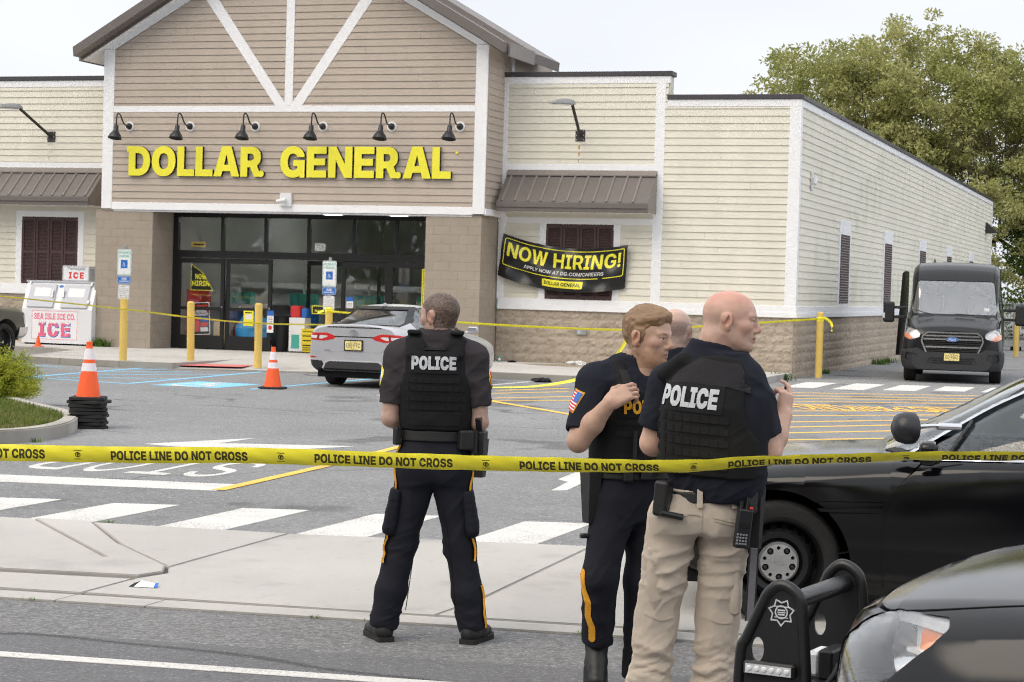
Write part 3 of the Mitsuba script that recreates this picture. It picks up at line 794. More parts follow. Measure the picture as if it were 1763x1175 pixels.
# ---------------------------------------------------------------- trees and the shrub
def bark(k, c): return speck(k, c, 0.25, 6.0, 0.9, 40.0)
bark('bark', (0.115, 0.095, 0.075)); bark('bark_dark', (0.06, 0.05, 0.042))
leafy('oak_leaf', (0.27, 0.305, 0.085), (0.53, 0.51, 0.25), 0.55, 0.34)
leafy('green_leaf', (0.13, 0.20, 0.045), (0.26, 0.33, 0.09), 0.6, 0.32)
leafy('dark_leaf', (0.095, 0.145, 0.037), (0.19, 0.245, 0.068), 0.6, 0.3)
leafy('shrub_leaf', (0.26, 0.32, 0.04), (0.58, 0.60, 0.09), 5.0, 0.34)


def leaves(P, size, r, up=0.35):
    """one small folded leaf (two triangles) at each point"""
    n = len(P); d = r.normal(size=(n, 3)); d[:, 2] += up; d /= np.linalg.norm(d, axis=1, keepdims=True)
    a = np.cross(d, r.normal(size=(n, 3))); a /= np.linalg.norm(a, axis=1, keepdims=True); b = np.cross(d, a)
    s = (size * r.uniform(.6, 1.3, n))[:, None]
    v = np.stack([P - a * s, P + b * s * .45 + d * s * .12, P + a * s, P - b * s * .45 + d * s * .12], 1).reshape(-1, 3)
    o = np.arange(n)[:, None] * 4
    return trimesh.Trimesh(v, np.concatenate([o + [0, 1, 2], o + [0, 2, 3]]), process=False)


def grow(r, base, height, spread, n_main, levels=3, trunk_r=.3, lean=(0, 0), droop=0.0, split=(2, 4)):
    """a trunk that forks into limbs: returns the limb tubes and the twig ends"""
    tubes, ends, mids = [], [], []
    def limb(p, d, L, rad, lev):
        n = 6; pts = [np.array(p)]; d = np.array(d, float)
        for i in range(n):
            d = d + r.normal(0, .16, 3) + np.array([0, 0, .05 - droop * (lev > 1)]); d /= np.linalg.norm(d)
            pts.append(pts[-1] + d * L / n)
        rr = np.linspace(rad, rad * .45, n + 1)
        tubes.append(tube(pts, rr, 7 if lev < 2 else 5, caps=False))
        if lev >= levels: ends.append(pts[-1]); mids.extend(pts[2:-1]); return
        for _ in range(r.integers(*split) + (1 if lev == 0 else 0)):
            k = r.integers(2, n + 1); a = r.uniform(0, 2 * PI)
            q = np.cross(d, [math.cos(a), math.sin(a), .2]); q /= np.linalg.norm(q) + 1e-9
            nd = d * r.uniform(.35, .8) + q * r.uniform(.5, 1.0) * spread + [0, 0, .15]
            limb(pts[k], nd / np.linalg.norm(nd), L * r.uniform(.55, .85), rad * .45, lev + 1)
        nd = d + r.normal(0, .2, 3); limb(pts[-1], nd / np.linalg.norm(nd), L * .7, rad * .45, lev + 1)
    top = np.array(base) + [lean[0], lean[1], height * .28]
    tubes.append(tube(curve([base, (np.array(base) + top) / 2 + r.normal(0, .08, 3), top], 4), np.linspace(trunk_r * 1.25, trunk_r * .8, 9), 10, caps=False))
    for i in range(n_main):
        a = 2 * PI * (i + r.uniform(-.25, .25)) / n_main; t = r.uniform(.35, 1.0) * spread
        limb(top - [0, 0, r.uniform(0, height * .06)], np.array([math.cos(a) * t, math.sin(a) * t, 1.0]) / math.hypot(t, 1), height * .34, trunk_r * .55, 1)
    return tubes, np.array(ends), np.array(mids)


def clumps(C, rad, per, r, flat=.7):
    P = []
    for c in C:
        q = r.normal(size=(per, 3)); q /= np.linalg.norm(q, axis=1, keepdims=True)
        P.append(c + q * (rad * r.uniform(.55, 1.25) * r.uniform(.25, 1, (per, 1)) ** .6) * [1, 1, flat])
    return np.vstack(P)


def tree(name, label, base, height, spread, seed, leaf, n_main=5, per=70, rad=.55, size=.09, extra=None, barkm='bark', trunk_r=.3, levels=3, group=None, lean=(0, 0), droop=0.0, gaps=()):
    r = np.random.default_rng(seed)
    tb, ends, mids = grow(r, base, height, spread, n_main, levels, trunk_r, lean, droop)
    C = np.vstack([ends, mids[r.random(len(mids)) < .5]])
    if extra is not None: C = np.vstack([C, extra(r)])
    for gx_, gz_, gr in gaps: C = C[(np.hypot(C[:, 0] - gx_, C[:, 2] - gz_) > gr) | (r.random(len(C)) < .14)]
    k = thing(name, label, 'tree', group)
    obj('trunk', tb[0], barkm, k, smooth=40)
    obj('limbs', cat(tb[1:]), barkm, k, smooth=40, kind='stuff')
    obj('crown', leaves(clumps(C, rad, per, r), size, r), leaf, k, kind='stuff')
    return k


def dome(cx, cy, cz, rx, ry, rz, n, holes=(), lo=-.35):
    """clump centres through the outer part of a dome"""
    def f(r):
        q = r.normal(size=(n * 3, 3)); q /= np.linalg.norm(q, axis=1, keepdims=True); q = q[q[:, 2] > lo][:n]
        t = r.uniform(.62, 1.0, (len(q), 1)) ** .7
        b = 1 + .13 * np.sin(q[:, :1] * 7 + 1) * np.cos(q[:, 2:] * 6) + .10 * np.sin(q[:, 1:2] * 9)
        P = np.array([cx, cy, cz]) + q * t * b * [rx, ry, rz]
        for hx, hy, hz, hr in holes: P = P[np.linalg.norm((P - [hx, hy, hz]) * [1, .35, 1], axis=1) > hr]
        return P
    return f


tree('oak_tree', 'broad domed oak in pale spring leaf rising behind the low right wing', (-11.0, 99, 0), 14.0, 1.2, 21, 'oak_leaf', n_main=7, per=80, rad=.72, size=.115, trunk_r=.42, levels=4,
     extra=dome(-13.9, 99, 8.0, 10.0, 6.5, 6.9, 980, holes=((-7.4, 96, 8.2, 1.7), (-5.2, 96, 9.8, 1.7), (-9.6, 96, 6.8, 1.4), (-11.2, 96, 9.4, .9))), lean=(.4, 0), gaps=((-9.7, 8.2, 1.4), (-12.3, 10.2, .6), (-8.3, 9.7, 1.0), (-11.2, 7.2, .9)))
tree('tall_tree', 'yellowish tree at the right edge, its crown against the oak', (-3.6, 104, 0), 14.5, 1.0, 33, 'oak_leaf', n_main=6, per=46, rad=.7, size=.105, trunk_r=.35, levels=4, extra=dome(-3.2, 103, 9.6, 4.6, 4.5, 4.6, 200, lo=.0))
for i, (x, y, h, lf, lab) in enumerate(((-5.4, 101, 8.2, 'green_leaf', 'leafy green tree right beyond the far corner of the shop'), (-2.6, 99, 9.8, 'dark_leaf', 'dark green tree behind the wire roll cages'),
                                        (1.5, 104, 10.5, 'green_leaf', 'green tree beyond the van at the right edge'), (6, 106, 10, 'dark_leaf', 'dark tree beyond the lot, right of the van'),
                                        (11, 108, 11, 'green_leaf', 'green tree further right beyond the lot'), (17, 110, 10, 'dark_leaf', 'dark tree at the far right of the tree belt'))):
    tree('woodland_tree', lab, (x, y, 0), h, .8, 50 + i, lf, n_main=6, per=46, rad=.75, size=.12, trunk_r=.2, levels=3, extra=dome(x, y, h * .48, 3.0, 3.0, h * .46, 330, lo=-.95))
tree('distant_tree', 'small tree top showing over the roof beside the gable, left', (-34.2, 78, 0), 11.3, .9, 71, 'green_leaf', n_main=5, per=60, rad=.5, size=.08, trunk_r=.2)
# undergrowth along the back of the lot
r_ = np.random.default_rng(8)
ug = np.stack([r_.uniform(-8.5, 24, 900), r_.uniform(96.5, 99, 900), r_.uniform(.1, 2.6, 900)], -1)
obj('undergrowth', leaves(clumps(ug, .6, 26, r_), .11, r_), 'green_leaf', kind='stuff', label='dense green undergrowth along the far edge of the lot', category='bushes')
# across the street behind the photographer: the trees that the dark glass and lacquer mirror
for i, (x, y, h) in enumerate(((-26, -24, 9), (-18, -28, 9), (-10, -27, 8), (-2, -29, 9), (6, -27, 8), (14, -29, 9), (22, -28, 8.5), (30, -27, 9), (-33, -13, 12), (-40, -15, 13), (-47, -13.5, 12.5), (-54, -15, 13), (-61, -13, 12.5))):
    tree('street_tree', 'leafy tree across the street behind the photographer', (x, y, 0), h, .85, 90 + i, 'dark_leaf', n_main=5, per=22, rad=1.0, size=.27 if x > -30 else .36, trunk_r=.22, levels=2, extra=dome(x, y, h * .50, 4.2, 3.2, h * .50, 170 if x > -30 else 300, lo=-.98), group='trees across the street')

# the clipped shrub on the island
def shrub():
    r = np.random.default_rng(14); k = thing('shrub', 'bright yellow green shrub on the kerbed island at the left edge', 'shrub')
    base = np.array([-15.25, 23.30, .12]); tw, P = [], []
    for i in range(210):
        d = r.normal(size=3); d[2] = abs(d[2]) * .9 + .02; d /= np.linalg.norm(d)
        L = r.uniform(.75, 1.08); end = base + d * [.66, .62, .66] * L + [0, 0, .02]
        mid = base + (end - base) * .5 + r.normal(0, .03, 3); c = curve([base + r.normal(0, .04, 3) * [1, 1, 0], mid, end], 5)
        tw.append(tube(c, np.linspace(.007, .0025, len(c)), 4, caps=False))
        for t in np.linspace(.35, 1.04, 30):
            q = base + (end - base) * t; P.append(q + r.normal(0, .030, (9, 3)))
    obj('twigs', cat(tw), 'bark_dark', k, kind='stuff'); obj('foliage', leaves(np.vstack(P), .0135, r, .6), 'shrub_leaf', k, kind='stuff')


shrub()

# ---------------------------------------------------------------- vehicles: bodies lofted through cross sections, then cut
def gloss(k, c, rough=0.10, coat=1.0, **kw): return plain(k, c, rough, clearcoat=coat, clearcoat_gloss=0.97, specular=0.5, **kw)
def lacquer(k, c, alpha=0.03): return mat_(k, {'type': 'twosided', 'bsdf': {'type': 'roughplastic', 'diffuse_reflectance': {'type': 'rgb', 'value': list(c)}, 'alpha': alpha, 'int_ior': 1.5}})


lacquer('car_black', (0.004, 0.004, 0.005), 0.018)
lacquer('van_black', (0.005, 0.005, 0.006), 0.07)
plain('car_silver', (0.58, 0.59, 0.625), 0.32, metallic=0.55, clearcoat=0.6, clearcoat_gloss=0.86)
gloss('car_pewter', (0.20, 0.19, 0.16), 0.30, metallic=0.5)
plain('bumper_grey', (0.028, 0.029, 0.032), 0.55)
plain('gap_black', (0.004, 0.004, 0.004), 0.9)
plain('cabin', (0.020, 0.021, 0.022), 0.7)
plain('cabin_grey', (0.12, 0.125, 0.125), 0.8)
plain('reflector', (0.50, 0.51, 0.54), 0.28, metallic=0.9)
plain('lamp_white', (0.66, 0.67, 0.69), 0.2, clearcoat=1.0)
plain('lamp_amber', (0.88, 0.22, 0.01), 0.25, clearcoat=1.0)
plain('lamp_red', (0.55, 0.015, 0.012), 0.15, clearcoat=1.0)
plain('lamp_red_deep', (0.25, 0.008, 0.008), 0.15, clearcoat=1.0)
plain('plate_yellow', (0.80, 0.68, 0.28), 0.5)
plain('hub_silver', (0.60, 0.60, 0.60), 0.32, metallic=0.7)
plain('wheel_black', (0.010, 0.010, 0.011), 0.40)
scene['pane_coated'] = {'type': 'thindielectric', 'int_ior': 1.9}
scene['lamp_lens'] = {'type': 'thindielectric', 'int_ior': 1.5}
scene['glass_dark'] = {'type': 'thindielectric', 'int_ior': 1.5, 'specular_transmittance': {'type': 'rgb', 'value': [0.50, 0.54, 0.55]}}


LOFTS = {}


def loft(secs, *a, **k):
    key = repr((secs, a, sorted(k.items())))
    if key not in LOFTS: LOFTS[key] = loft_new(secs, *a, **k)
    return LOFTS[key]


def loft_new(secs, off=0.0, nx=64, sub=6, xs=None):
    """a closed body mirrored about y = 0; secs: (x, [(y, z), ...]) from the bottom middle to the top middle; off shrinks it"""
    secs = sorted(secs, key=lambda s: s[0])
    X = np.array([s[0] for s in secs], float); P = np.array([s[1] for s in secs], float)
    if xs is None: xs = np.unique(np.concatenate([np.linspace(X[0], X[-1], nx), X]))
    Q = PchipInterpolator(X, P, axis=0)(xs)                             # n, K, 2
    K = P.shape[1]; out = []
    for q in Q:
        s = np.r_[0, np.cumsum(np.maximum(np.hypot(*np.diff(q, axis=0).T), 1e-4))]
        t = np.concatenate([np.linspace(s[i], s[i + 1], sub, endpoint=False) for i in range(K - 1)] + [[s[-1]]])
        out.append(PchipInterpolator(s, q, axis=0)(t))
    R = np.array(out)                                                  # n, M, 2
    if off:
        d = np.gradient(R, axis=1); n = np.stack([d[..., 1], -d[..., 0]], -1); n /= np.linalg.norm(n, axis=-1, keepdims=True) + 1e-9
        R = R - n * off; R[..., 0] = np.maximum(R[..., 0], 0); R[:, [0, -1], 0] = 0
        xc = (xs[0] + xs[-1]) / 2; xs = xc + (xs - xc) * (1 - 2 * off / (xs[-1] - xs[0]))
    M = R.shape[1]
    ringp = np.concatenate([R, (R * [-1, 1])[:, -2:0:-1]], 1); N = ringp.shape[1]
    v = np.concatenate([np.broadcast_to(xs[:, None, None], ringp.shape[:2] + (1,)), ringp], -1).reshape(-1, 3)
    f = []
    i, j = np.meshgrid(np.arange(len(xs) - 1), np.arange(N), indexing='ij'); i, j = i.ravel(), j.ravel(); k = (j + 1) % N
    f = np.concatenate([np.stack([i * N + j, i * N + k, (i + 1) * N + k], 1), np.stack([i * N + j, (i + 1) * N + k, (i + 1) * N + j], 1)])
    c0, c1 = ringp[0].mean(0), ringp[-1].mean(0)
    v = np.vstack([v, [xs[0], *c0], [xs[-1], *c1]]); a, b = len(v) - 2, len(v) - 1
    j = np.arange(N); k = (j + 1) % N; o = (len(xs) - 1) * N
    f = np.vstack([f, np.stack([np.full(N, a), k, j], 1), np.stack([np.full(N, b), o + j, o + k], 1)])
    m = m3.Manifold(m3.Mesh(v.astype(np.float32), f.astype(np.uint32)))
    if m.volume() < 0: m = m3.Manifold(m3.Mesh(v.astype(np.float32), f[:, ::-1].astype(np.uint32)))
    return m


def pris(shape, axis, a, b):
    """a drawing pushed through space along an axis from a to b: 'y' draws in (x, z), 'x' in (y, z), 'z' in (x, y)"""
    if not isinstance(shape, (Polygon, MultiPolygon)): shape = Polygon(shape)
    m = extrude(shape, b - a); v, f = VF(m)
    if axis == 'y': w = np.stack([v[:, 0], a + v[:, 2], v[:, 1]], -1); f = f[:, ::-1]
    elif axis == 'x': w = np.stack([a + v[:, 2], v[:, 0], v[:, 1]], -1)
    else: w = np.stack([v[:, 0], v[:, 1], a + v[:, 2]], -1)
    return man((w, f))


def cyl(c, r, axis, h, n=48):
    return pris(Point(c[0], c[1]).buffer(r, quad_segs=n // 4), axis, *h)


def rnd(pts, r):
    p = Polygon(pts); return p.buffer(-r).buffer(r, quad_segs=4) if r else p


def wheel(parent, M, c, r, w, side, style):
    """side +1: the outer face looks to +y"""
    c = np.array(c, float); k = numbered(parent + '__wheel'); tag(k) if False else None
    A = M @ mat(np.diag([1, side, 1]), c)
    rr = r * .70
    if style == 'steel':
        A = M @ mat(rotz(.22) @ np.diag([1, side, 1]), c)
    prof = [(rr, -w / 2), (r * .93, -w / 2), (r * .985, -w * .42), (r, -w * .30), (r, w * .30), (r * .985, w * .42), (r * .94, w / 2), (r * .88, w / 2 + .006), (rr + .015, w / 2), (rr, w * .44)]
    ty = xf(lathe([(a, b) for a, b in prof] + [prof[0]], 64), A @ mat(rotx(-PI / 2)))
    kk = obj('wheel', ty, 'tyre', parent, smooth=30)
    grooves = []
    for q in (-.22, -.07, .07, .22):
        grooves.append(xf(lathe([(r + .0008, q * w - .004), (r + .0012, q * w), (r + .0008, q * w + .004)], 48), A @ mat(rotx(-PI / 2))))
    obj('tread_groove', cat(grooves), 'gap_black', kk)
    def L(prof, bs, name, n=48): return obj(name, xf(lathe(prof, n), A @ mat(rotx(-PI / 2))), bs, kk, smooth=35)
    obj('hub', xf(lathe([(0, -.02), (rr, -.02), (rr, -.06), (0, -.06)], 32), A @ mat(rotx(-PI / 2))), 'gap_black', kk)
    if style == 'steel':                                                # a black steel wheel with a bright five-lug centre cap
        dish = m3.Manifold.revolve(m3.CrossSection([np.array([(0, -.01), (rr * .50, -.01), (rr * .60, .018), (rr * .70, .030), (rr * .78, .012), (rr * .93, -.03), (rr * .96, .06), (rr * 1.02, .085), (rr * 1.04, .10), (rr * 1.0, .10), (rr * .93, .07), (rr * .90, .0), (rr * .78, .035), (rr * .68, .052), (rr * .56, .045), (rr * .48, .01), (0, .01)][::1])]), 72)
        for j in range(20):
            a = j * 2 * PI / 20
            dish = dish - m3.Manifold.cylinder(.4, .017, .017, 16, True).translate((rr * .835 * math.cos(a), rr * .835 * math.sin(a), 0))
        obj('rim', xf(tm(dish), A @ mat(rotx(-PI / 2), (0, .0, 0))), 'wheel_black', kk, smooth=30)
        cap = m3.Manifold.revolve(m3.CrossSection([np.array([(0, .03), (rr * .46, .03), (rr * .47, .050), (rr * .42, .066), (rr * .2, .072), (0, .074)])]), 64)
        lug = []
        for j in range(5):
            a = j * 2 * PI / 5 + .35
            cap = cap - m3.Manifold.cylinder(.2, .0185, .0185, 20, True).scale((1.0, 1.0, 1)).translate((rr * .32 * math.cos(a), rr * .32 * math.sin(a), .1))
            lug.append(mv(lathe([(0, .066), (.006, .065), (.0115, .060), (.0115, .035), (0, .035)], 12), rr * .32 * math.cos(a), rr * .32 * math.sin(a), 0))
            b = a + PI / 5
            cap = cap - m3.Manifold.cylinder(.2, .0105, .0105, 16, True).translate((rr * .335 * math.cos(b), rr * .335 * math.sin(b), .1))
        obj('hub_cap', xf(tm(cap), A @ mat(rotx(-PI / 2))), 'hub_silver', kk, smooth=30)
        obj('lug_nuts', xf(cat(lug), A @ mat(rotx(-PI / 2))), 'lamp_bronze', kk, smooth=30)
        bow = Polygon([(-.030, -.004), (-.026, .008), (-.009, .008), (-.007, .013), (.009, .013), (.010, .008), (.030, .008), (.026, -.004), (.009, -.004), (.007, -.010), (-.009, -.010), (-.010, -.004)])
        obj('emblem', xf(mv(extrude(bow.difference(bow.buffer(-.0025)), .003), 0, 0, .0725), A @ mat(rotx(-PI / 2)) @ mat(rotz(-.3))), 'steel', kk)
    elif style == 'alloy':
        L([(rr, .07), (rr * 1.02, .09), (rr * .97, .10), (rr * .94, .06), (rr * .94, -.01)], 'hub_silver', 'rim')
        sp = []
        for j in range(10):
            a = j * 2 * PI / 10
            sp.append(xf(hull([(rr * .12, -.025, .02), (rr * .12, .025, .02), (rr * .12, -.02, .06), (rr * .12, .02, .06), (rr * .96, -.034, .02), (rr * .96, .034, .02), (rr * .96, -.024, .065), (rr * .96, .024, .065)]), mat(rotz(a))))
        sp.append(lathe([(0, .075), (.05, .07), (.06, .03), (0, .03)], 20))
        obj('spokes', xf(cat(sp), A @ mat(rotx(-PI / 2))), 'hub_silver', kk, smooth=30)
    else:
        L([(0, .05), (rr * .3, .045), (rr * .45, .02), (rr * .9, .01), (rr * .97, .06), (rr * 1.02, .08)], 'wheel_black', 'rim')
        L([(rr * .985, .083), (rr * 1.01, .090), (rr * 1.035, .083)], 'chrome', 'trim_ring')
        L([(0, .085), (.03, .08), (.04, .045)], 'chrome', 'hub_cap')
    return kk


def gh_secs(tab):
    """greenhouse sections (x, base half width, top half width, base z, top z)"""
    return [(x, [(0, zb - .12), (wb * .97, zb - .12), (wb, zb), (wb * .45 + wt * .55, zb + (zt - zb) * .55), (wt, zt - min(.07, (zt - zb) * .35)), (wt - .12, zt - min(.02, (zt - zb) * .1)), (0, zt)]) for x, wb, wt, zb, zt in tab]


def reg_plate(parent, M, txt, w=.305, h=.152, arc=True):
    """a registration plate in the plane x = 0, looking to +x, centred"""
    to = M @ np.array([[0, 0, 1, 0], [1, 0, 0, 0], [0, 1, 0, 0], [0, 0, 0, 1.]])
    k = obj('number_plate', xf(extrude(rrect(-w / 2, -h / 2, w / 2, h / 2, .012), .004), to), 'plate_yellow', parent)
    obj('lettering', xf(mv(extrude(fit(text(txt, .07, 500), -w * .42, -h * .24, w * .42, h * .25), .0015), 0, 0, .0042), to), 'print_black', k)
    obj('small_print', xf(mv(extrude(unary_union([fit(text('NEW JERSEY', .02, 600), -w * .2, h * .34, w * .2, h * .44), fit(text('GARDEN STATE', .02, 500), -w * .22, -h * .44, w * .22, -h * .34)]), .0012), 0, 0, .0042), to), 'print_black', k)
    return k

# ---------------------------------------------------------------- the black unmarked sedan
def police_sedan():
    t = thing('parked_sedan', 'glossy black unmarked sedan with pillar spotlight and black steel wheel, beside the khaki trousers', 'car')
    rz = math.radians(186); R = rotz(rz)
    M = mat(R, np.array([-2.09, 10.80, 0]) - R @ np.array([0, .86, 0]))
    S = [(.72, [(0, .38), (.40, .38), (.54, .42), (.60, .52), (.58, .61), (.44, .655), (0, .67)]),
         (.655, [(0, .32), (.58, .32), (.70, .37), (.76, .50), (.74, .64), (.58, .71), (0, .74)]),
         (.47, [(0, .24), (.72, .24), (.86, .29), (.895, .50), (.875, .70), (.70, .80), (0, .835)]),
         (.25, [(0, .19), (.82, .19), (.91, .28), (.938, .52), (.930, .755), (.76, .845), (0, .885)]),
         (-.15, [(0, .18), (.84, .18), (.92, .26), (.948, .56), (.944, .785), (.80, .885), (0, .93)]),
         (-.60, [(0, .18), (.85, .18), (.92, .24), (.945, .56), (.925, .83), (.82, .915), (0, .965)]),
         (-1.05, [(0, .18), (.85, .18), (.92, .24), (.945, .57), (.93, .87), (.85, .945), (0, .99)]),
         (-2.0, [(0, .18), (.85, .18), (.92, .24), (.945, .58), (.935, .90), (.87, .96), (0, .98)]),
         (-3.2, [(0, .18), (.85, .18), (.92, .24), (.95, .60), (.935, .92), (.86, .98), (0, 1.0)]),
         (-3.8, [(0, .22), (.80, .22), (.90, .30), (.93, .62), (.91, .93), (.82, 1.0), (0, 1.03)]),
         (-4.20, [(0, .30), (.70, .30), (.80, .38), (.84, .62), (.82, .93), (.72, 1.0), (0, 1.03)])]
    G = gh_secs([(-.48, .82, .68, .86, .935), (-.92, .87, .62, .90, 1.18), (-1.42, .885, .60, .93, 1.41), (-1.95, .885, .60, .94, 1.47), (-2.8, .88, .59, .95, 1.46), (-3.3, .86, .56, .96, 1.30), (-3.85, .80, .62, .97, 1.03)])
    low, lin = loft(S), loft(S, .010)
    gh = loft(G)
    well = sum((cyl((x, .335), .405, 'y', (s * .55 if s > 0 else -1.2, 1.2 if s > 0 else -.55)) for x in (0, -2.95) for s in (1, -1)), m3.Manifold())
    cabin = loft(G, .05) + pris(sbox(-3.6, .45, -1.15, 1.0), 'y', -.78, .78)
    dlo = Polygon(curve([(-.70, .955), (-.92, 1.09), (-1.20, 1.255), (-1.50, 1.375), (-1.95, 1.42), (-2.6, 1.42), (-3.0, 1.34), (-3.35, 1.18), (-3.5, 1.02), (-3.45, .985)], 5)).buffer(0)
    front = rnd([(-.78, .955), (-.50, 1.40), (.50, 1.40), (.78, .955)], .04)
    win_l = pris(dlo.difference(sbox(-2.06, 0, -1.98, 2)), 'y', .3, 1.2); win_r = pris(dlo.difference(sbox(-2.06, 0, -1.98, 2)), 'y', -1.2, -.3)
    win_f = pris(front, 'x', -1.45, -.42); win_b = pris(front, 'x', -4.0, -3.0)
    wins = win_l + win_r + win_f + win_b
    lines = unary_union([LineString(curve([(-.80, .945), (-.72, .87), (-.61, .72), (-.565, .52), (-.58, .25)], 6)).buffer(.0045), LineString([(-2.02, .95), (-2.02, .30)]).buffer(.0045), LineString([(-.77, .255), (-3.0, .26)]).buffer(.0045)])
    groove = pris(lines, 'y', .60, 1.2) + pris(lines, 'y', -1.2, -.60)
    hoodl = LineString(curve([(.62, .60), (.45, .735), (.0, .775), (-.5, .795), (-1.02, .835)], 6)).buffer(.004)
    bodym = (low + gh) - (groove - lin) - well - cabin - wins
    vent = rnd([(-.20, .690), (-.585, .705), (-.56, .640), (-.245, .625)], .012)
    pocket = pris(vent, 'y', .885, 1.2) if False else pris(vent, 'y', .6, 1.2) - loft(S, .035)
    bodym = bodym - pocket
    crease = [(-.33, .41), (-.38, .42), (-.44, .448), (-.52, .45), (-1.6, .425), (-3, .41)]
    bd = obj('body', xf(tm(bodym), M), 'car_black', t, smooth=32)
    # fender vent: a dark floor and two bars
    for z in (.682, .645):
        b = pris(rnd([(-.215, z + .006), (-.57, z + .014), (-.56, z - .004), (-.235, z - .012)], .003), 'y', .6, 1.2) ^ (loft(S, .004) - loft(S, .03))
        obj('vent_bar', xf(tm(b), M), 'car_black', t, smooth=30)
    shell = loft(G, .012) - loft(G, .015)
    for nm, w in (('side_window', win_l), ('side_window', win_r), ('windscreen', win_f), ('rear_window', win_b)):
        obj(nm, xf(tm(shell ^ w), M), 'glass_dark', t, smooth=20)
    # bright trim round the side windows
    rim = dlo.buffer(.014, join_style=1).difference(dlo.buffer(.001))
    obj('window_trim', xf(tm(pris(rim, 'y', .3, 1.2) ^ (loft(G, -.004) - loft(G, .01))), M), 'chrome', t, smooth=30)
    belt = LineString([(-.72, .940), (-1.3, .955), (-3.5, .985)]).buffer(.009)
    obj('belt_trim', xf(tm(pris(belt, 'y', .6, 1.2) ^ (loft(S, -.006) + loft(G, -.006))), M), 'chrome', t, smooth=30)
    frame = LineString([(-.90, .96), (-1.02, 1.14)]).buffer(.010)
    obj('quarter_frame', xf(tm(pris(frame, 'y', .4, 1.2) ^ (loft(G, -.003) - loft(G, .02))), M), 'black_plastic', t, smooth=30)
    obj('crease_line', xf(tm(pris(LineString(crease).buffer(.003), 'y', .6, 1.2) ^ loft(S, -.0025)), M), 'car_black', t, smooth=30)
    # cabin: dashboard, wheel, seats
    obj('dashboard', xf(rbox(-1.12, 0, .84, .40, 1.4, .26, .08), M), 'cabin', t, smooth=40)
    for y in (.40, -.40):
        obj('seat', [xf(rbox(-2.0, y, .58, .52, .52, .2, .06), M), xf(rbox(0, 0, 0, .16, .50, .62, .06), M @ mat(roty(-.22), (-2.32, y, .92))), xf(rbox(-2.42, y, 1.28, .10, .26, .18, .04), M)], 'cabin_grey', t, smooth=40)
    obj('rear_bench', xf(rbox(-3.25, 0, .85, .2, 1.3, .6, .08), M), 'cabin', t, smooth=40)
    sw = tube([(0, .185 * math.cos(a), .185 * math.sin(a)) for a in np.linspace(0, 2 * PI, 32)[:-1]], .016, 8, closed=True)
    obj('steering_wheel', [xf(sw, M @ mat(roty(-.45), (-1.48, .40, 1.0))), xf(cbox(-.02, .02, -.18, .18, -.03, .03, .01), M @ mat(roty(-.45), (-1.48, .40, 1.0))), xf(lathe([(0, .03), (.07, .02), (.08, -.03)], 20, 'x'), M @ mat(roty(-.45), (-1.48, .40, 1.0)))], 'cabin_grey', t, smooth=40)
    # door mirror and handle
    for s in (1, -1):
        k = obj('door_mirror', [xf(rbox(-.80, s * 1.05, .985, .10, .19, .125, .036, 3), M), xf(tube([(-.84, s * .90, .945), (-.82, s * .99, .95)], .03, 10), M)], 'car_black', t, smooth=50)
        obj('door_handle', xf(rbox(-1.80, s * .952, .80, .19, .03, .034, .014), M), 'car_black', t, smooth=50)
        obj('cowl_vent', xf(hull([(-.56, s * .60, .952), (-.66, s * .80, .946), (-.74, s * .78, .966), (-.64, s * .55, .984), (-.56, s * .60, .964), (-.66, s * .80, .956)]), M), 'black_matt', t)
    # spotlight on the pillar
    sp = obj('spotlight', xf(lathe([(0, -.105), (.04, -.10), (.075, -.075), (.088, -.03), (.088, .0), (.085, .012), (0, .012)], 28, 'x'), M @ mat(rotz(-2.6) @ np.eye(3), (-.70, .90, 1.105))), 'dark_lamp', t, smooth=50)
    obj('spotlight_arm', [xf(tube(curve([(-.70, .93, 1.11), (-.80, .90, 1.12), (-.93, .86, 1.125)], 6), .0125, 10), M), xf(tube([(-.84, .905, 1.12), (-.96, .85, 1.12)], .019, 12), M)], 'chrome', t, smooth=40)
    # front end
    grille = rnd([(-.42, .52), (-.46, .60), (.46, .60), (.42, .52)], .02)
    obj('grille', xf(tm(pris(grille, 'x', .5, 1.2) ^ loft(S, -.004)), M), 'black_plastic', t, smooth=30)
    for s in (1, -1):
        hl = rnd([(.42, .60), (.74, .61), (.80, .69), (.60, .665), (.44, .64)], .012)
        hl = affinity.scale(hl, s, 1, origin=(0, 0))
        obj('headlight', xf(tm(pris(hl, 'x', .3, 1.2) ^ (loft(S, -.003))), M), 'lamp_white', t, smooth=30)
        tl = affinity.scale(rnd([(.45, .78), (.84, .80), (.84, .92), (.5, .90)], .02), s, 1, origin=(0, 0))
        obj('tail_light', xf(tm(pris(tl, 'x', -4.6, -3.9) ^ loft(S, -.004)), M), 'lamp_red', t, smooth=30)
    obj('underbody', xf(box(-3.9, .55, -.78, .78, .19, .30), M), 'gap_black', t)
    for x in (0, -2.95): obj('wheel_arch_liner', xf(box(x - .45, x + .45, -.60, .60, .25, .70), M), 'gap_black', t)
    wheel(t, M, (0, .815, .335), .345, .225, 1, 'steel'); wheel(t, M, (0, -.815, .335), .345, .225, -1, 'steel')
    wheel(t, M, (-2.95, .815, .335), .345, .225, 1, 'steel'); wheel(t, M, (-2.95, -.815, .335), .345, .225, -1, 'steel')


police_sedan()


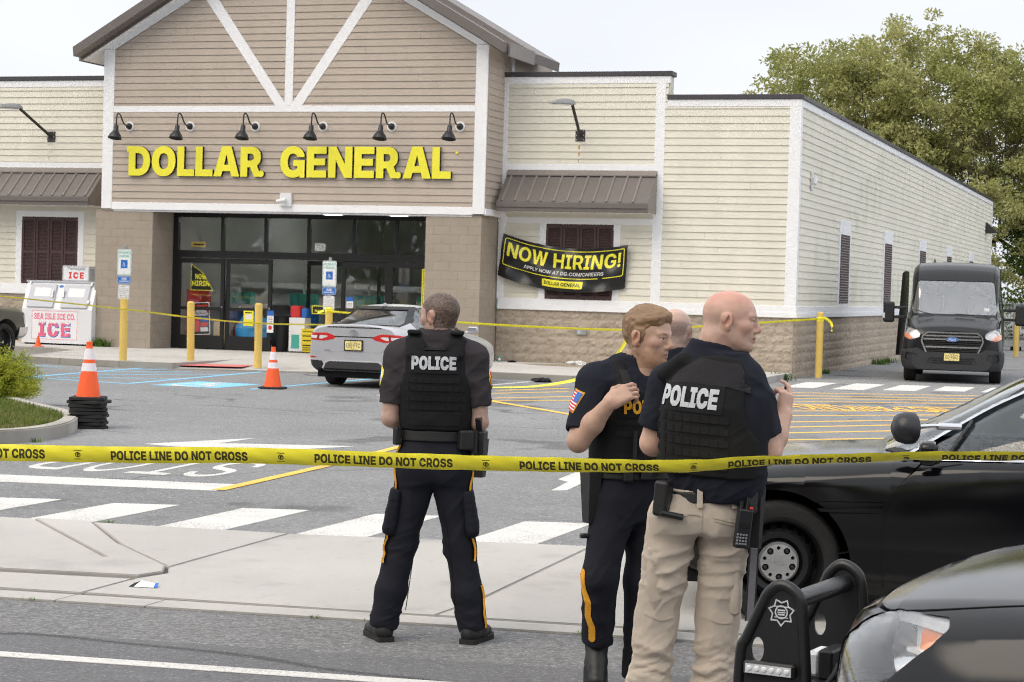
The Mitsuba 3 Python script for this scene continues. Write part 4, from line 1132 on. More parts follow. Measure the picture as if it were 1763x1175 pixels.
# ---------------------------------------------------------------- the black utility vehicle with the push bumper
def police_suv():
    t = thing('parked_utility_vehicle', 'black utility vehicle with amber cornered headlight, its nose in the lower right of the photo', 'car')
    fw = np.array([-.987, .162]); rz = math.atan2(fw[1], fw[0]); R = rotz(rz)
    M = mat(R, np.array([-.867, 5.676, 0]) - R @ np.array([.98, 0, 0]))
    MB_ = M @ mat(loc=(-.16, 0, .048))
    S = [(.99, [(0, .42), (.42, .42), (.58, .50), (.62, .66), (.58, .84), (.44, .915), (0, .93)]),
         (.93, [(0, .38), (.58, .38), (.74, .47), (.78, .66), (.735, .87), (.56, .965), (0, .99)]),
         (.80, [(0, .35), (.70, .35), (.86, .46), (.90, .67), (.83, .92), (.66, 1.01), (0, 1.045)]),
         (.55, [(0, .34), (.78, .34), (.94, .46), (.965, .70), (.89, .965), (.735, 1.045), (0, 1.085)]),
         (.20, [(0, .34), (.82, .34), (.975, .46), (.995, .72), (.94, .995), (.79, 1.075), (0, 1.12)]),
         (-.40, [(0, .33), (.84, .33), (.985, .42), (1.0, .74), (.96, 1.03), (.83, 1.11), (0, 1.155)]),
         (-1.0, [(0, .33), (.84, .33), (.985, .40), (1.0, .76), (.965, 1.07), (.89, 1.145), (0, 1.19)]),
         (-3.4, [(0, .33), (.84, .33), (.985, .40), (1.0, .80), (.975, 1.09), (.91, 1.15), (0, 1.16)]),
         (-4.0, [(0, .40), (.80, .40), (.94, .48), (.97, .80), (.95, 1.09), (.90, 1.15), (0, 1.16)]),
         (-4.15, [(0, .46), (.70, .46), (.86, .54), (.90, .80), (.88, 1.08), (.82, 1.13), (0, 1.15)])]
    G = gh_secs([(-.85, .90, .80, 1.08, 1.17), (-1.4, .93, .72, 1.10, 1.58), (-1.85, .94, .72, 1.11, 1.85), (-2.4, .94, .72, 1.12, 1.90), (-3.6, .93, .71, 1.12, 1.88), (-4.0, .92, .69, 1.12, 1.78), (-4.12, .90, .74, 1.12, 1.5)])
    low, lin = loft(S, nx=110, sub=8), loft(S, .010)
    gh = loft(G)
    well = sum((cyl((x, .39), .475, 'y', (.55, 1.2) if s > 0 else (-1.2, -.55)) for x in (0, -2.95) for s in (1, -1)), m3.Manifold())
    dlo = rnd([(-1.25, 1.16), (-1.75, 1.76), (-2.4, 1.80), (-3.85, 1.76), (-3.95, 1.17)], .04).difference(sbox(-2.3, 0, -2.2, 2)).difference(sbox(-3.3, 0, -3.2, 2))
    front = rnd([(-.82, 1.19), (-.62, 1.80), (.62, 1.80), (.82, 1.19)], .04)
    win_l, win_r = pris(dlo, 'y', .3, 1.2), pris(dlo, 'y', -1.2, -.3)
    win_f, win_b = pris(front, 'x', -1.9, -.9), pris(front, 'x', -4.4, -3.9)
    cabin = loft(G, .05) + pris(sbox(-3.9, .5, -1.2, 1.2), 'y', -.82, .82)
    # bonnet shut line, drawn from above and cut along the wing
    hood = LineString(curve([(.905, .40), (.86, .66), (.72, .765), (.40, .80), (0, .825), (-.5, .855), (-1.0, .895)], 8)).buffer(.005)
    bon = pris(hood, 'z', .8, 1.3) + pris(affinity.scale(hood, 1, -1, origin=(0, 0)), 'z', .8, 1.3)
    # the corner lamp: seen square on along its own axis
    ax = math.radians(48); dx, dy = math.cos(ax), math.sin(ax)

    def along(shape, side, a, b):
        """draw in (u, z) with u running outwards along the corner, push along the lamp's axis"""
        m = extrude(shape if not isinstance(shape, list) else Polygon(shape), b - a); v, f = VF(m)
        q = a + v[:, 2]; u = v[:, 0]
        w = np.stack([.80 + dx * q - dy * u, side * (.70 + dy * q + dx * u), v[:, 1]], -1)
        m = trimesh.Trimesh(w, f, process=False)
        return man(m if m.volume > 0 else (w, f[:, ::-1]))
    lamp = rnd([(-.190, .795), (-.14, .885), (-.06, .965), (.02, .995), (.19, 1.0), (.225, .98), (.215, .94), (.08, .765), (.0, .755)], .014)
    body = low + gh
    parts = []
    for s in (1, -1):
        body = body - along(lamp, s, -.16, .4)
    lines = unary_union([LineString(curve([(-1.0, 1.10), (-.93, .9), (-.92, .6), (-.95, .36)], 6)).buffer(.005), LineString([(-2.25, 1.1), (-2.25, .45)]).buffer(.005), LineString([(.86, .735), (.50, .728), (.44, .74)]).buffer(.004)])
    groove = pris(lines, 'y', .6, 1.2) + pris(lines, 'y', -1.2, -.6)
    body = body - ((bon + groove) - lin) - well - cabin - win_l - win_r - win_f - win_b
    obj('body', xf(tm(body), MB_), 'car_black', t, smooth=32)
    shell = loft(G, .012) - loft(G, .015)
    for nm, w in (('side_window', win_l), ('side_window', win_r), ('windscreen', win_f), ('rear_window', win_b)):
        obj(nm, xf(tm(shell ^ w), MB_), 'glass_dark', t, smooth=20)
    for s in (1, -1):
        h = obj('headlight', xf(tm(along(lamp.buffer(-.001), s, -.4, .4) ^ (loft(S, .002, nx=110, sub=8) - loft(S, .0045, nx=110, sub=8))), MB_), 'lamp_lens', t, smooth=40)
        obj('reflector', xf(tm(along(lamp.buffer(-.004), s, -.155, -.13)), MB_), 'reflector', h)
        bowl = lathe([(.005, -.06), (.03, -.055), (.055, -.03), (.068, .0), (.072, .0)], 28)
        obj('projector', [xf(xf(bowl, mat(np.diag([1, 1.15, 1]))), MB_ @ mat(np.array([[-dy, 0, dx], [s * dx, 0, s * dy], [0, 1, 0]]), (.80 - dx * .055 + dy * .045, s * (.70 - dy * .055 - dx * .045), .865)))], 'chrome', h, smooth=40)
        for z0, z1, u0, u1 in ((.90, .958, .052, .185), (.832, .888, .040, .15), (.772, .820, .020, .095)):
            g = Polygon([(u0, z0), (u0 + .01, z1), (u1 + (z1 - z0) * .55, z1), (u1, z0)]).intersection(lamp.buffer(-.008))
            if polys(g): obj('amber_block', xf(tm(along(g, s, -.13, -.03) ^ loft(S, .012)), MB_), 'lamp_amber', h)
        for z in (.893, .823):
            obj('divider_bar', xf(tm(along(sbox(.015, z - .005, .20, z + .005).intersection(lamp.buffer(-.008)), s, -.13, -.015) ^ loft(S, .009)), MB_), 'lamp_white', h)
        obj('inner_bezel', xf(tm(along(sbox(.005, .79, .028, .955).intersection(lamp), s, -.13, -.05) ^ loft(S, .012)), MB_), 'lamp_white', h)
        obj('top_bezel', xf(tm(along(sbox(-.03, .957, .19, .985).intersection(lamp.buffer(-.004)), s, -.13, -.02) ^ loft(S, .010)), MB_), 'lamp_white', h)
    g = rnd([(-.48, .60), (-.50, .86), (.50, .86), (.48, .60)], .04)
    obj('grille', xf(tm(pris(g, 'x', .6, 1.2) ^ loft(S, -.004)), MB_), 'black_plastic', t, smooth=30)
    obj('underbody', xf(box(-3.9, .80, -.78, .78, .33, .42), MB_), 'gap_black', t)
    for x in (0, -2.95): obj('wheel_arch_liner', xf(box(x - .50, x + .50, -.62, .62, .3, .9), MB_), 'gap_black', t)
    for x in (0, -2.95):
        for s in (1, -1): wheel(t, MB_, (x, s * .835, .39), .395, .255, s, 'steel')
    for s in (1, -1): obj('door_mirror', xf(rbox(-1.1, s * 1.13, 1.22, .16, .2, .2, .06), MB_), 'car_black', t, smooth=50)
    # push bumper
    pb = obj('push_bumper', [xf(cbox(1.00, 1.10, -.30, .30, .66, .70, .008), M), xf(cbox(1.02, 1.06, -.30, .30, .45, .66, .008), M)], 'black_powder', t)
    out = [(1.075, .36), (1.20, .44), (1.225, .60), (1.222, .80), (1.205, .845), (1.165, .935), (1.145, .975), (1.11, 1.0), (1.07, .985), (1.05, .95), (1.038, .84), (1.03, .70), (1.03, .40)]
    oc = curve(out + [out[0]], 6)
    for y in (.26, -.26):
        pl = Polygon(oc).buffer(0).difference(affinity.scale(Point(1.172, .815).buffer(.034, quad_segs=10), .55, 1))
        u = obj('upright', xf(tm(pris(pl, 'y', y - .004, y + .004)), M), 'black_powder', pb)
        obj('edge_tube', xf(tube(np.c_[oc[:-1, 0], np.full(len(oc) - 1, y), oc[:-1, 1]], .0165, 12, closed=True), M), 'black_powder', u, smooth=60)
        if y > 0:
            st = Polygon([((.040 if k % 2 == 0 else .028) * math.cos(PI / 2 + k * PI / 7 + PI), (.040 if k % 2 == 0 else .028) * math.sin(PI / 2 + k * PI / 7 + PI)) for k in range(14)])
            em = unary_union([st.difference(st.buffer(-.0035)), Point(0, 0).buffer(.019).difference(Point(0, 0).buffer(.0155)), sbox(-.011, .0035, .011, .0075), sbox(-.012, -.002, .012, .0005), sbox(-.010, -.0085, .010, -.0045), sbox(-.02, .014, .02, .0165), sbox(-.02, -.0155, .02, -.0135)])
            em = affinity.scale(em, -1, 1, origin=(0, 0))
            obj('star_emblem', xf(mv(xf(extrude(em, .002), np.array([[1, 0, 0, 0], [0, 0, 1, 0], [0, 1, 0, 0], [0, 0, 0, 1.]])), 1.105, y + .0045, .925), M), 'print_silver', u)
            b = obj('light_strip', xf(cbox(1.055, 1.205, y + .004, y + .03, .745, .785, .006), M), 'black_plastic', u)
            for j in range(6): obj('led', xf(mv(lathe([(0, .006), (.006, .005), (.0095, .0)], 12, 'y'), 0, 0, 0), M @ mat(np.diag([1, -1, 1]), (1.075 + j * .022, y + .030, .765))), 'lamp_white', b, smooth=40)
            obj('led_bezel', xf(tm(pris(sbox(1.063, .752, 1.197, .778), 'y', y + .0305, y + .0315)), M), 'print_silver', b)
    obj('crossbar', xf(tube([(1.10, -.26, .945), (1.10, .26, .945)], .027, 18), M), 'black_powder', pb, smooth=60)
    lb = obj('warning_light', xf(cbox(1.085, 1.125, -.12, .0, .705, .775, .008), M), 'lamp_white', pb)
    obj('light_bracket', xf(cbox(1.04, 1.085, -.13, .01, .70, .785, .006), M), 'black_plastic', lb)
    obj('cable', xf(tube(curve([(1.03, .02, .72), (1.0, .08, .76), (.99, .16, .74), (1.01, .22, .70)], 6), .007, 8), M), 'black_matt', pb, smooth=50)


police_suv()


# ---------------------------------------------------------------- the silver sedan at the kerb
def silver_sedan():
    t = thing('silver_sedan', 'silver four door sedan parked nose in at the entrance, seen from its rear', 'car')
    rz = math.radians(90 - 1)
    R = rotz(rz); M = mat(R, np.array([-14.26, 32.42, 0]) - R @ np.array([-2.82, .80, 0]))       # x = 0 front axle, -2.82 rear axle
    S = [(.92, [(0, .30), (.50, .30), (.66, .36), (.70, .50), (.66, .62), (.5, .70), (0, .72)]),
         (.70, [(0, .20), (.70, .20), (.84, .28), (.88, .50), (.84, .68), (.66, .77), (0, .80)]),
         (.2, [(0, .17), (.80, .17), (.90, .26), (.92, .54), (.89, .76), (.74, .85), (0, .89)]),
         (-.8, [(0, .16), (.83, .16), (.90, .24), (.918, .56), (.90, .85), (.80, .93), (0, .97)]),
         (-2.4, [(0, .16), (.83, .16), (.90, .24), (.92, .58), (.905, .88), (.80, .95), (0, .97)]),
         (-3.1, [(0, .20), (.80, .20), (.90, .28), (.92, .60), (.90, .93), (.76, 1.03), (0, 1.07)]),
         (-3.55, [(0, .26), (.76, .26), (.86, .34), (.89, .60), (.865, .93), (.74, 1.055), (0, 1.095)]),
         (-3.78, [(0, .30), (.70, .30), (.82, .38), (.855, .60), (.825, .92), (.71, 1.05), (0, 1.10)]),
         (-3.86, [(0, .34), (.62, .34), (.76, .42), (.80, .60), (.77, .90), (.66, 1.02), (0, 1.075)])]
    G = gh_secs([(-.55, .82, .68, .88, .96), (-1.1, .86, .60, .92, 1.24), (-1.5, .87, .57, .93, 1.41), (-2.0, .87, .57, .94, 1.445), (-2.5, .865, .565, .95, 1.42), (-2.95, .84, .55, .97, 1.29), (-3.45, .78, .60, 1.0, 1.10)])
    low, gh = loft(S), loft(G)
    well = sum((cyl((x, .33), .37, 'y', (.58, 1.2) if s > 0 else (-1.2, -.58)) for x in (0, -2.82) for s in (1, -1)), m3.Manifold())
    cabin = loft(G, .05) + pris(sbox(-3.0, .45, -.9, 1.0), 'y', -.76, .76)
    dlo = Polygon(curve([(-.75, .965), (-1.05, 1.15), (-1.45, 1.34), (-2.0, 1.40), (-2.5, 1.36), (-2.95, 1.20), (-3.05, 1.04), (-2.9, .99)], 5)).buffer(0).difference(sbox(-1.98, 0, -1.9, 2))
    front = rnd([(-.74, .98), (-.50, 1.36), (.50, 1.36), (.74, .98)], .05)
    rear = rnd([(-.70, 1.075), (-.60, 1.20), (-.50, 1.375), (.50, 1.375), (.60, 1.20), (.70, 1.075)], .05)
    win_l, win_r, win_f, win_b = pris(dlo, 'y', .3, 1.2), pris(dlo, 'y', -1.2, -.3), pris(front, 'x', -1.5, -.5), pris(rear, 'x', -3.75, -2.35)
    lid = LineString([(-.72, .80), (-.55, .66), (-.50, .62), (.50, .62), (.55, .66), (.72, .80)]).buffer(.005)
    bmp = LineString([(-.9, .615), (-.62, .60)]).buffer(.004).union(LineString([(.9, .615), (.62, .60)]).buffer(.004))
    g1 = pris(unary_union([lid, bmp]), 'x', -4.2, -3.5)
    doors = unary_union([LineString([(-.75, .95), (-.62, .6), (-.66, .25)]).buffer(.004), LineString([(-1.94, .95), (-1.94, .25)]).buffer(.004), LineString([(-2.75, 1.0), (-2.45, .72), (-2.42, .55)]).buffer(.004)])
    g2 = pris(doors, 'y', .6, 1.2) + pris(doors, 'y', -1.2, -.6)
    body = (low + gh) - ((g1 + g2) - loft(S, .012)) - well - cabin - win_l - win_r - win_f - win_b
    obj('body', xf(tm(body), M), 'car_silver', t, smooth=32)
    shell = loft(G, .010) - loft(G, .013)
    for nm, w in (('side_window', win_l), ('side_window', win_r), ('windscreen', win_f), ('rear_window', win_b)):
        obj(nm, xf(tm(shell ^ w), M), 'glass_dark', t, smooth=20)
    rim = rear.buffer(.035).difference(rear.buffer(-.02))
    obj('rear_window_seal', xf(tm(pris(rim, 'x', -3.75, -2.35) ^ (loft(G, -.002) - loft(G, .008))), M), 'black_plastic', t, smooth=30)
    def rear_piece(name, pts, bs, lift=.004, depth=.03, r=.01, par=t):
        sh = rnd(pts, r) if isinstance(pts, list) else pts
        return obj(name, xf(tm(pris(sh, 'x', -4.3, -3.3) ^ (loft(S, -lift) - loft(S, depth))), M), bs, par, smooth=30)
    for s in (1, -1):
        fl = lambda P: affinity.scale(rnd(P, .008), s, 1, origin=(0, 0))
        k = rear_piece('tail_light', fl([(.34, .885), (.38, .835), (.56, .80), (.88, .815), (.90, .905), (.80, .935), (.50, .94)]), 'lamp_red', .006)
        rear_piece('clear_lens', fl([(.47, .885), (.60, .835), (.90, .845), (.90, .885), (.60, .895)]), 'lamp_white', .009, par=k)
        rear_piece('deep_red_lens', fl([(.64, .905), (.66, .82), (.70, .82), (.68, .93)]), 'lamp_red_deep', .010, par=k)
        rear_piece('bumper_corner', fl([(.56, .40), (.60, .46), (.93, .47), (.93, .28), (.60, .28)]), 'black_plastic', .003)
        rear_piece('bumper_reflector', fl([(.70, .505), (.70, .525), (.86, .535), (.86, .51)]), 'lamp_red', .005, r=.002)
        kk = obj('door_mirror', [xf(rbox(-.78, s * 1.00, 1.0, .12, .2, .13, .045, 3), M), xf(tube([(-.78, s * .86, .95), (-.78, s * .94, .97)], .022, 8), M)], 'car_silver', t, smooth=50)
        obj('mirror_glass', xf(rbox(-.842, s * 1.0, 1.0, .006, .165, .10, .003, 1), M), 'chrome', kk)
        obj('door_handle', xf(rbox(-1.75, s * .915, .82, .17, .03, .03, .012), M), 'car_silver', t, smooth=50)
    rear_piece('lid_bar', [(-.36, .872), (-.36, .890), (.36, .890), (.36, .872)], 'black_plastic', .007, r=.002)
    rear_piece('spoiler_lip', [(-.52, 1.035), (-.50, 1.052), (.50, 1.052), (.52, 1.035)], 'black_plastic', .010, r=.003)
    rear_piece('diffuser', [(-.58, .30), (-.52, .42), (-.46, .455), (.46, .455), (.52, .42), (.58, .30)], 'bumper_grey', .006, r=.02)
    rear_piece('diffuser_rim', rnd([(-.60, .30), (-.54, .435), (-.48, .475), (.48, .475), (.54, .435), (.60, .30)], .02).difference(rnd([(-.58, .28), (-.52, .42), (-.46, .455), (.46, .455), (.52, .42), (.58, .28)], .02)), 'grey_panel', .008, r=0)
    bx = -3.885
    el = lambda cx, cy, a, b: affinity.scale(Point(cx, cy).buffer(1, quad_segs=12), a, b)
    bd = unary_union([el(0, 0, .075, .050).difference(el(0, 0, .066, .041)), el(0, .004, .026, .046).difference(el(0, .004, .019, .036)), el(0, .018, .055, .018).difference(el(0, .018, .047, .012))])
    back = M @ mat(rotz(PI), (bx + .012, 0, 0))
    obj('badge', xf(mv(xf(extrude(bd, .012), np.array([[0, 0, 1, 0], [1, 0, 0, 0], [0, 1, 0, 0], [0, 0, 0, 1.]])), .012, 0, .955), back @ mat(roty(-.25) if False else np.eye(3))), 'chrome', t)
    k = obj('plate_frame', xf(mv(cbox(0, .012, -.175, .175, -.095, .095, .004), .0, 0, .735), back), 'black_plastic', t)
    reg_plate(t, back @ mat(loc=(.0125, 0, .735)), 'L88 PTC')
    obj('model_lettering', xf(mv(xf(extrude(fit(text('HYBRID', .03, 600), -.06, -.012, .06, .012), .003), np.array([[0, 0, 1, 0], [1, 0, 0, 0], [0, 1, 0, 0], [0, 0, 0, 1.]])), .004, -.49, .64), back), 'print_grey', t)
    for y in (.38, -.38): obj('seat', xf(rbox(-1.9, y, .95, .18, .5, .6, .06), M), 'cabin', t, smooth=40)
    obj('rear_bench', xf(rbox(-2.7, 0, .82, .3, 1.3, .5, .06), M), 'cabin', t, smooth=40)
    obj('parcel_shelf', xf(box(-3.35, -2.7, -.68, .68, .98, 1.0), M), 'cabin', t)
    obj('roof_aerial', xf(hull([(-2.55, 0, 1.475), (-2.72, -.025, 1.42), (-2.72, .025, 1.42), (-2.45, -.01, 1.425), (-2.45, .01, 1.425)]), M), 'car_silver', t)
    obj('underbody', xf(box(-3.7, .75, -.74, .74, .17, .28), M), 'gap_black', t)
    for x in (0, -2.82): obj('wheel_arch_liner', xf(box(x - .42, x + .42, -.62, .62, .25, .70), M), 'gap_black', t)
    for x in (0, -2.82):
        for s in (1, -1): wheel(t, M, (x, s * .79, .33), .335, .22, s, 'alloy')


silver_sedan()


# ---------------------------------------------------------------- the black delivery van
def van():
    t = thing('delivery_van', 'tall black delivery van with chrome barred grille, standing by the side wall of the shop', 'van')
    fw = np.array([.085, -1.0]); rz = math.atan2(fw[1], fw[0]); R = rotz(rz)
    M = mat(R * 1.05, np.array([-4.87, 44.7, 0]))                             # x = 0 front axle
    S = [(.98, [(0, .30), (.60, .30), (.74, .38), (.80, .62), (.76, .86), (.60, 1.02), (0, 1.08)]),
         (.88, [(0, .26), (.74, .26), (.90, .36), (.94, .62), (.90, .92), (.72, 1.11), (0, 1.17)]),
         (.60, [(0, .25), (.84, .25), (.985, .36), (1.02, .64), (.98, 1.02), (.82, 1.20), (0, 1.27)]),
         (.20, [(0, .25), (.86, .25), (1.0, .36), (1.03, .66), (1.0, 1.10), (.88, 1.31), (0, 1.38)]),
         (-.2, [(0, .25), (.86, .25), (1.0, .36), (1.03, .68), (1.01, 1.15), (.94, 1.38), (0, 1.46)]),
         (-.6, [(0, .25), (.86, .25), (1.0, .36), (1.03, .70), (1.015, 1.2), (.96, 1.40), (0, 1.42)]),
         (-4.6, [(0, .25), (.86, .25), (1.0, .36), (1.03, .70), (1.02, 1.2), (.97, 1.40), (0, 1.42)])]
    def gs(x, wb, wt, zb, zt): return (x, [(0, zb), (wb, zb), (wb, zb + .01), (wb * .4 + wt * .6, zb + (zt - zb) * .55), (wt, zt - min(.13, .4 * (zt - zb))), (wt - .14, zt - min(.03, .1 * (zt - zb))), (0, zt)])
    G = [gs(.22, .90, .82, 1.25, 1.36), gs(-.15, .97, .85, 1.20, 1.72), gs(-.48, 1.0, .87, 1.18, 2.12), gs(-.78, 1.01, .89, 1.18, 2.36), gs(-1.15, 1.015, .90, 1.18, 2.49), gs(-1.7, 1.02, .90, 1.18, 2.535), gs(-4.6, 1.02, .89, 1.18, 2.53)]
    low, gh = loft(S), loft(G)
    well = sum((cyl((x, .345), .40, 'y', (.60, 1.2) if s > 0 else (-1.2, -.60)) for x in (0, -3.75) for s in (1, -1)), m3.Manifold())
    ws = rnd([(-.83, 1.42), (-.885, 1.50), (-.80, 2.09), (-.74, 2.125), (.74, 2.125), (.80, 2.09), (.885, 1.50), (.83, 1.42)], .03)
    win_f = pris(ws, 'x', -.9, .5)
    dl = rnd([(-.10, 1.50), (-.70, 2.10), (-1.35, 2.10), (-1.35, 1.42), (-.3, 1.42)], .05)
    win_l, win_r = pris(dl, 'y', .5, 1.2), pris(dl, 'y', -1.2, -.5)
    cabin = loft(G, .05) + pris(sbox(-4.5, .5, -.5, 1.4), 'y', -.92, .92)
    gl = unary_union([LineString(curve([(-.90, 1.12), (-.93, 1.20), (-.88, 1.34), (-.80, 1.40)], 5)).buffer(.006), LineString(curve([(.90, 1.12), (.93, 1.20), (.88, 1.34), (.80, 1.40)], 5)).buffer(.006)])
    grill = rnd([(-.52, .62), (-.62, .86), (-.60, .97), (-.50, 1.045), (.50, 1.045), (.60, .97), (.62, .86), (.52, .62)], .05)
    def hlp(s): return affinity.scale(rnd([(.665, .93), (.64, 1.005), (.72, 1.09), (.94, 1.155), (1.0, 1.16), (1.0, .93), (.86, .87)], .03), s, 1, origin=(0, 0))
    seam = unary_union([sbox(-.80, 2.14, -.792, 2.6), sbox(.792, 2.14, .80, 2.6)])
    body = (low + gh) - (pris(gl, 'x', .1, 1.2) - loft(S, .015)) - (pris(seam, 'x', -1.6, .5) - loft(G, .012)) - well - cabin - win_f - win_l - win_r - (pris(grill, 'x', .5, 1.3) - loft(S, .05)) - (pris(hlp(1), 'x', .2, 1.3) - loft(S, .05)) - (pris(hlp(-1), 'x', .2, 1.3) - loft(S, .05))
    obj('body', xf(tm(body), M), 'van_black', t, smooth=32)
    shell = loft(G, .010) - loft(G, .014)
    obj('windscreen', xf(tm(shell ^ win_f), M), 'pane_coated', t, smooth=20)
    obj('side_window', xf(tm(shell ^ win_l), M), 'glass_dark', t, smooth=20); obj('side_window', xf(tm(shell ^ win_r), M), 'glass_dark', t, smooth=20)
    band = Polygon([(-.32, 2.14), (.32, 2.14), (.06, 1.955), (-.06, 1.955)])
    obj('sensor_panel', xf(tm(pris(band, 'x', -.9, .5) ^ (loft(G, .016) - loft(G, .022))), M), 'black_matt', t, smooth=30)
    # bumper
    bp = rnd([(-1.05, .28), (-1.05, .66), (-.70, .72), (-.55, .64), (.55, .64), (.70, .72), (1.05, .66), (1.05, .28)], .03)
    low_in = rnd([(-.52, .40), (-.44, .53), (.44, .53), (.52, .40)], .03)
    bumper = (loft(S, -.035) - loft(S, .01)) ^ (pris(bp, 'x', .28, 1.3))
    bumper = bumper - cyl((0, .345), .42, 'y', (-1.3, 1.3)) - (pris(low_in, 'x', .5, 1.4) - loft(S, -.006))
    fogs = [affinity.scale(rnd([(.70, .50), (.72, .60), (.93, .62), (.95, .50), (.90, .45), (.76, .45)], .02), s, 1, origin=(0, 0)) for s in (1, -1)]
    for f in fogs: bumper = bumper - (pris(f, 'x', .3, 1.4) - loft(S, -.010))
    bk = obj('bumper', xf(tm(bumper), M), 'bumper_grey', t, smooth=32)
    obj('air_intake', xf(tm(pris(low_in, 'x', .5, 1.3) ^ (loft(S, -.004) - loft(S, .02))), M), 'gap_black', bk)
    for z in (.43, .475, .515): obj('intake_bar', xf(cbox(.985, 1.015, -.40, .40, z - .008, z + .008, .003), M), 'bumper_grey', bk)
    for f, s in zip(fogs, (1, -1)):
        obj('fog_lamp_pocket', xf(tm(pris(f, 'x', .3, 1.3) ^ (loft(S, -.007) - loft(S, .02))), M), 'gap_black', bk)
        obj('fog_lamp', xf(lathe([(0, .03), (.03, .025), (.048, .0)], 20, 'x'), M @ mat(rotz(s * .5), (.90, s * .83, .535))), 'lamp_white', bk, smooth=40)
    # grille
    gk = obj('grille', xf(tm(pris(grill.buffer(-.005), 'x', .5, 1.3) ^ (loft(S, .035) - loft(S, .055))), M), 'gap_black', t)
    obj('grille_frame', xf(tm(pris(grill.buffer(.012).difference(grill.buffer(-.018)), 'x', .5, 1.3) ^ (loft(S, -.022) - loft(S, .03))), M), 'chrome', gk, smooth=30)
    for z in (.975, .905, .745):
        b = sbox(-.60, z - .016, .60, z + .016).intersection(grill.buffer(-.03))
        obj('grille_bar', xf(tm(pris(b, 'x', .5, 1.3) ^ (loft(S, -.012) - loft(S, .03))), M), 'chrome', gk, smooth=30)
    for z in (.67, .70, .78, .82, .86, .94, 1.01):
        b = sbox(-.56, z - .006, .56, z + .006).intersection(grill.buffer(-.03))
        obj('grille_slat', xf(tm(pris(b, 'x', .5, 1.3) ^ (loft(S, .008) - loft(S, .04))), M), 'bumper_grey', gk)
    el = affinity.scale(Point(0, 0).buffer(1, quad_segs=12), .125, .052)
    up = np.array([[0, 0, 1, 0], [1, 0, 0, 0], [0, 1, 0, 0], [0, 0, 0, 1.]])
    bg = obj('badge', xf(mv(xf(extrude(el, .02), up), .985, 0, .905), M), 'chrome', t)
    obj('badge_field', xf(mv(xf(extrude(affinity.scale(el, .90, .84), .004), up), 1.0052, 0, .905), M), 'print_blue', bg)
    obj('badge_script', xf(mv(xf(extrude(centred(affinity.skew(text('Ford', .055, 500), 12), 0, 0, .15), .003), up), 1.0095, 0, .905), M), 'print_white', bg)
    # lamps
    for s in (1, -1):
        h = obj('headlight', xf(tm(pris(hlp(s).buffer(-.002), 'x', .2, 1.3) ^ (loft(S, .004) - loft(S, .008))), M), 'lamp_lens', t, smooth=40)
        obj('reflector', xf(tm(pris(hlp(s).buffer(-.004), 'x', .2, 1.3) ^ (loft(S, .045) - loft(S, .06))), M), 'lamp_white', h, smooth=40)
        for y, z in ((.76, 1.0), (.86, 1.03)):
            obj('projector', xf(lathe([(0, .0), (.025, .01), (.045, .03), (.052, .035)], 20, 'x'), M @ mat(loc=(.80 - (y - .7) * .6, s * y, z))), 'reflector', h, smooth=40)
        am = affinity.scale(Polygon([(.90, 1.0), (1.02, 1.04), (1.02, .9), (.84, .87), (.80, .90)]), s, 1, origin=(0, 0)).intersection(hlp(s).buffer(-.006))
        obj('turn_lens', xf(tm(pris(am, 'x', .2, 1.3) ^ (loft(S, .014) - loft(S, .04))), M), 'lamp_amber', h, smooth=40)
        # towing mirrors on two arms
        k = obj('door_mirror', xf(rbox(-.12, s * 1.36, 1.43, .14, .235, .44, .05, 3), M), 'black_plastic', t, smooth=50)
        obj('mirror_arm', [xf(cbox(-.16, -.08, min(s * 1.0, s * 1.28), max(s * 1.0, s * 1.28), z - .03, z + .03, .012), M) for z in (1.53, 1.33)], 'black_plastic', k)
        obj('mirror_indicator', xf(rbox(-.08, s * 1.46, 1.35, .10, .05, .12, .02), M), 'lamp_white', k, smooth=40)
        obj('bonnet_vent', [xf(cbox(.0, .03, min(s * .20, s * .56), max(s * .20, s * .56), 0, .012, .002), M @ mat(roty(.32), (.16 + .04 * j, 0, 1.372 - .013 * j))) for j in range(2)], 'gap_black', t)
    obj('plate_backing', xf(mv(cbox(0, .03, -.17, .17, -.09, .09, .004), 1.0, 0, .535), M), 'black_plastic', t)
    reg_plate(t, M @ mat(loc=(1.031, 0, .545)), 'CG 98EZ')
    obj('inspection_sticker', xf(mv(box(0, .002, -.05, .05, 0, .06), -.02, .66, 1.52), M @ mat(loc=(.16, 0, -.02))), 'print_white', t)
    for y0, y1 in ((-.80, -.42), (.02, .44)):
        obj('wiper', xf(tube([(.235, y0, 1.50 if y0 < -.5 else 1.425), (.275, (y0 + y1) / 2, 1.44 if y0 < -.5 else 1.42), (.29, y1, 1.405)], .012, 6), M), 'black_plastic', t)
    obj('dashboard', xf(rbox(-.05, 0, 1.22, .6, 1.75, .3, .1), M), 'cabin_grey', t, smooth=40)
    for y in (.5, -.5): obj('seat', [xf(rbox(-1.0, y, 1.45, .16, .5, .75, .07), M), xf(rbox(-1.03, y, 1.93, .1, .26, .2, .05), M)], 'cabin', t, smooth=40)
    obj('bulkhead', xf(box(-1.6, -1.55, -.88, .88, .5, 2.4), M), 'cabin', t)
    obj('roof_lining', xf(box(-1.5, -1.0, -.78, .78, 2.36, 2.38), M), 'cabin_grey', t)
    obj('underbody', xf(box(-4.5, .7, -.84, .84, .26, .40), M), 'gap_black', t)
    for x in (0, -3.75): obj('wheel_arch_liner', xf(box(x - .42, x + .42, -.70, .70, .3, .8), M), 'gap_black', t)
    for x in (0, -3.75):
        for s in (1, -1): wheel(t, M, (x, s * .87, .345), .35, .235, s, 'plain')
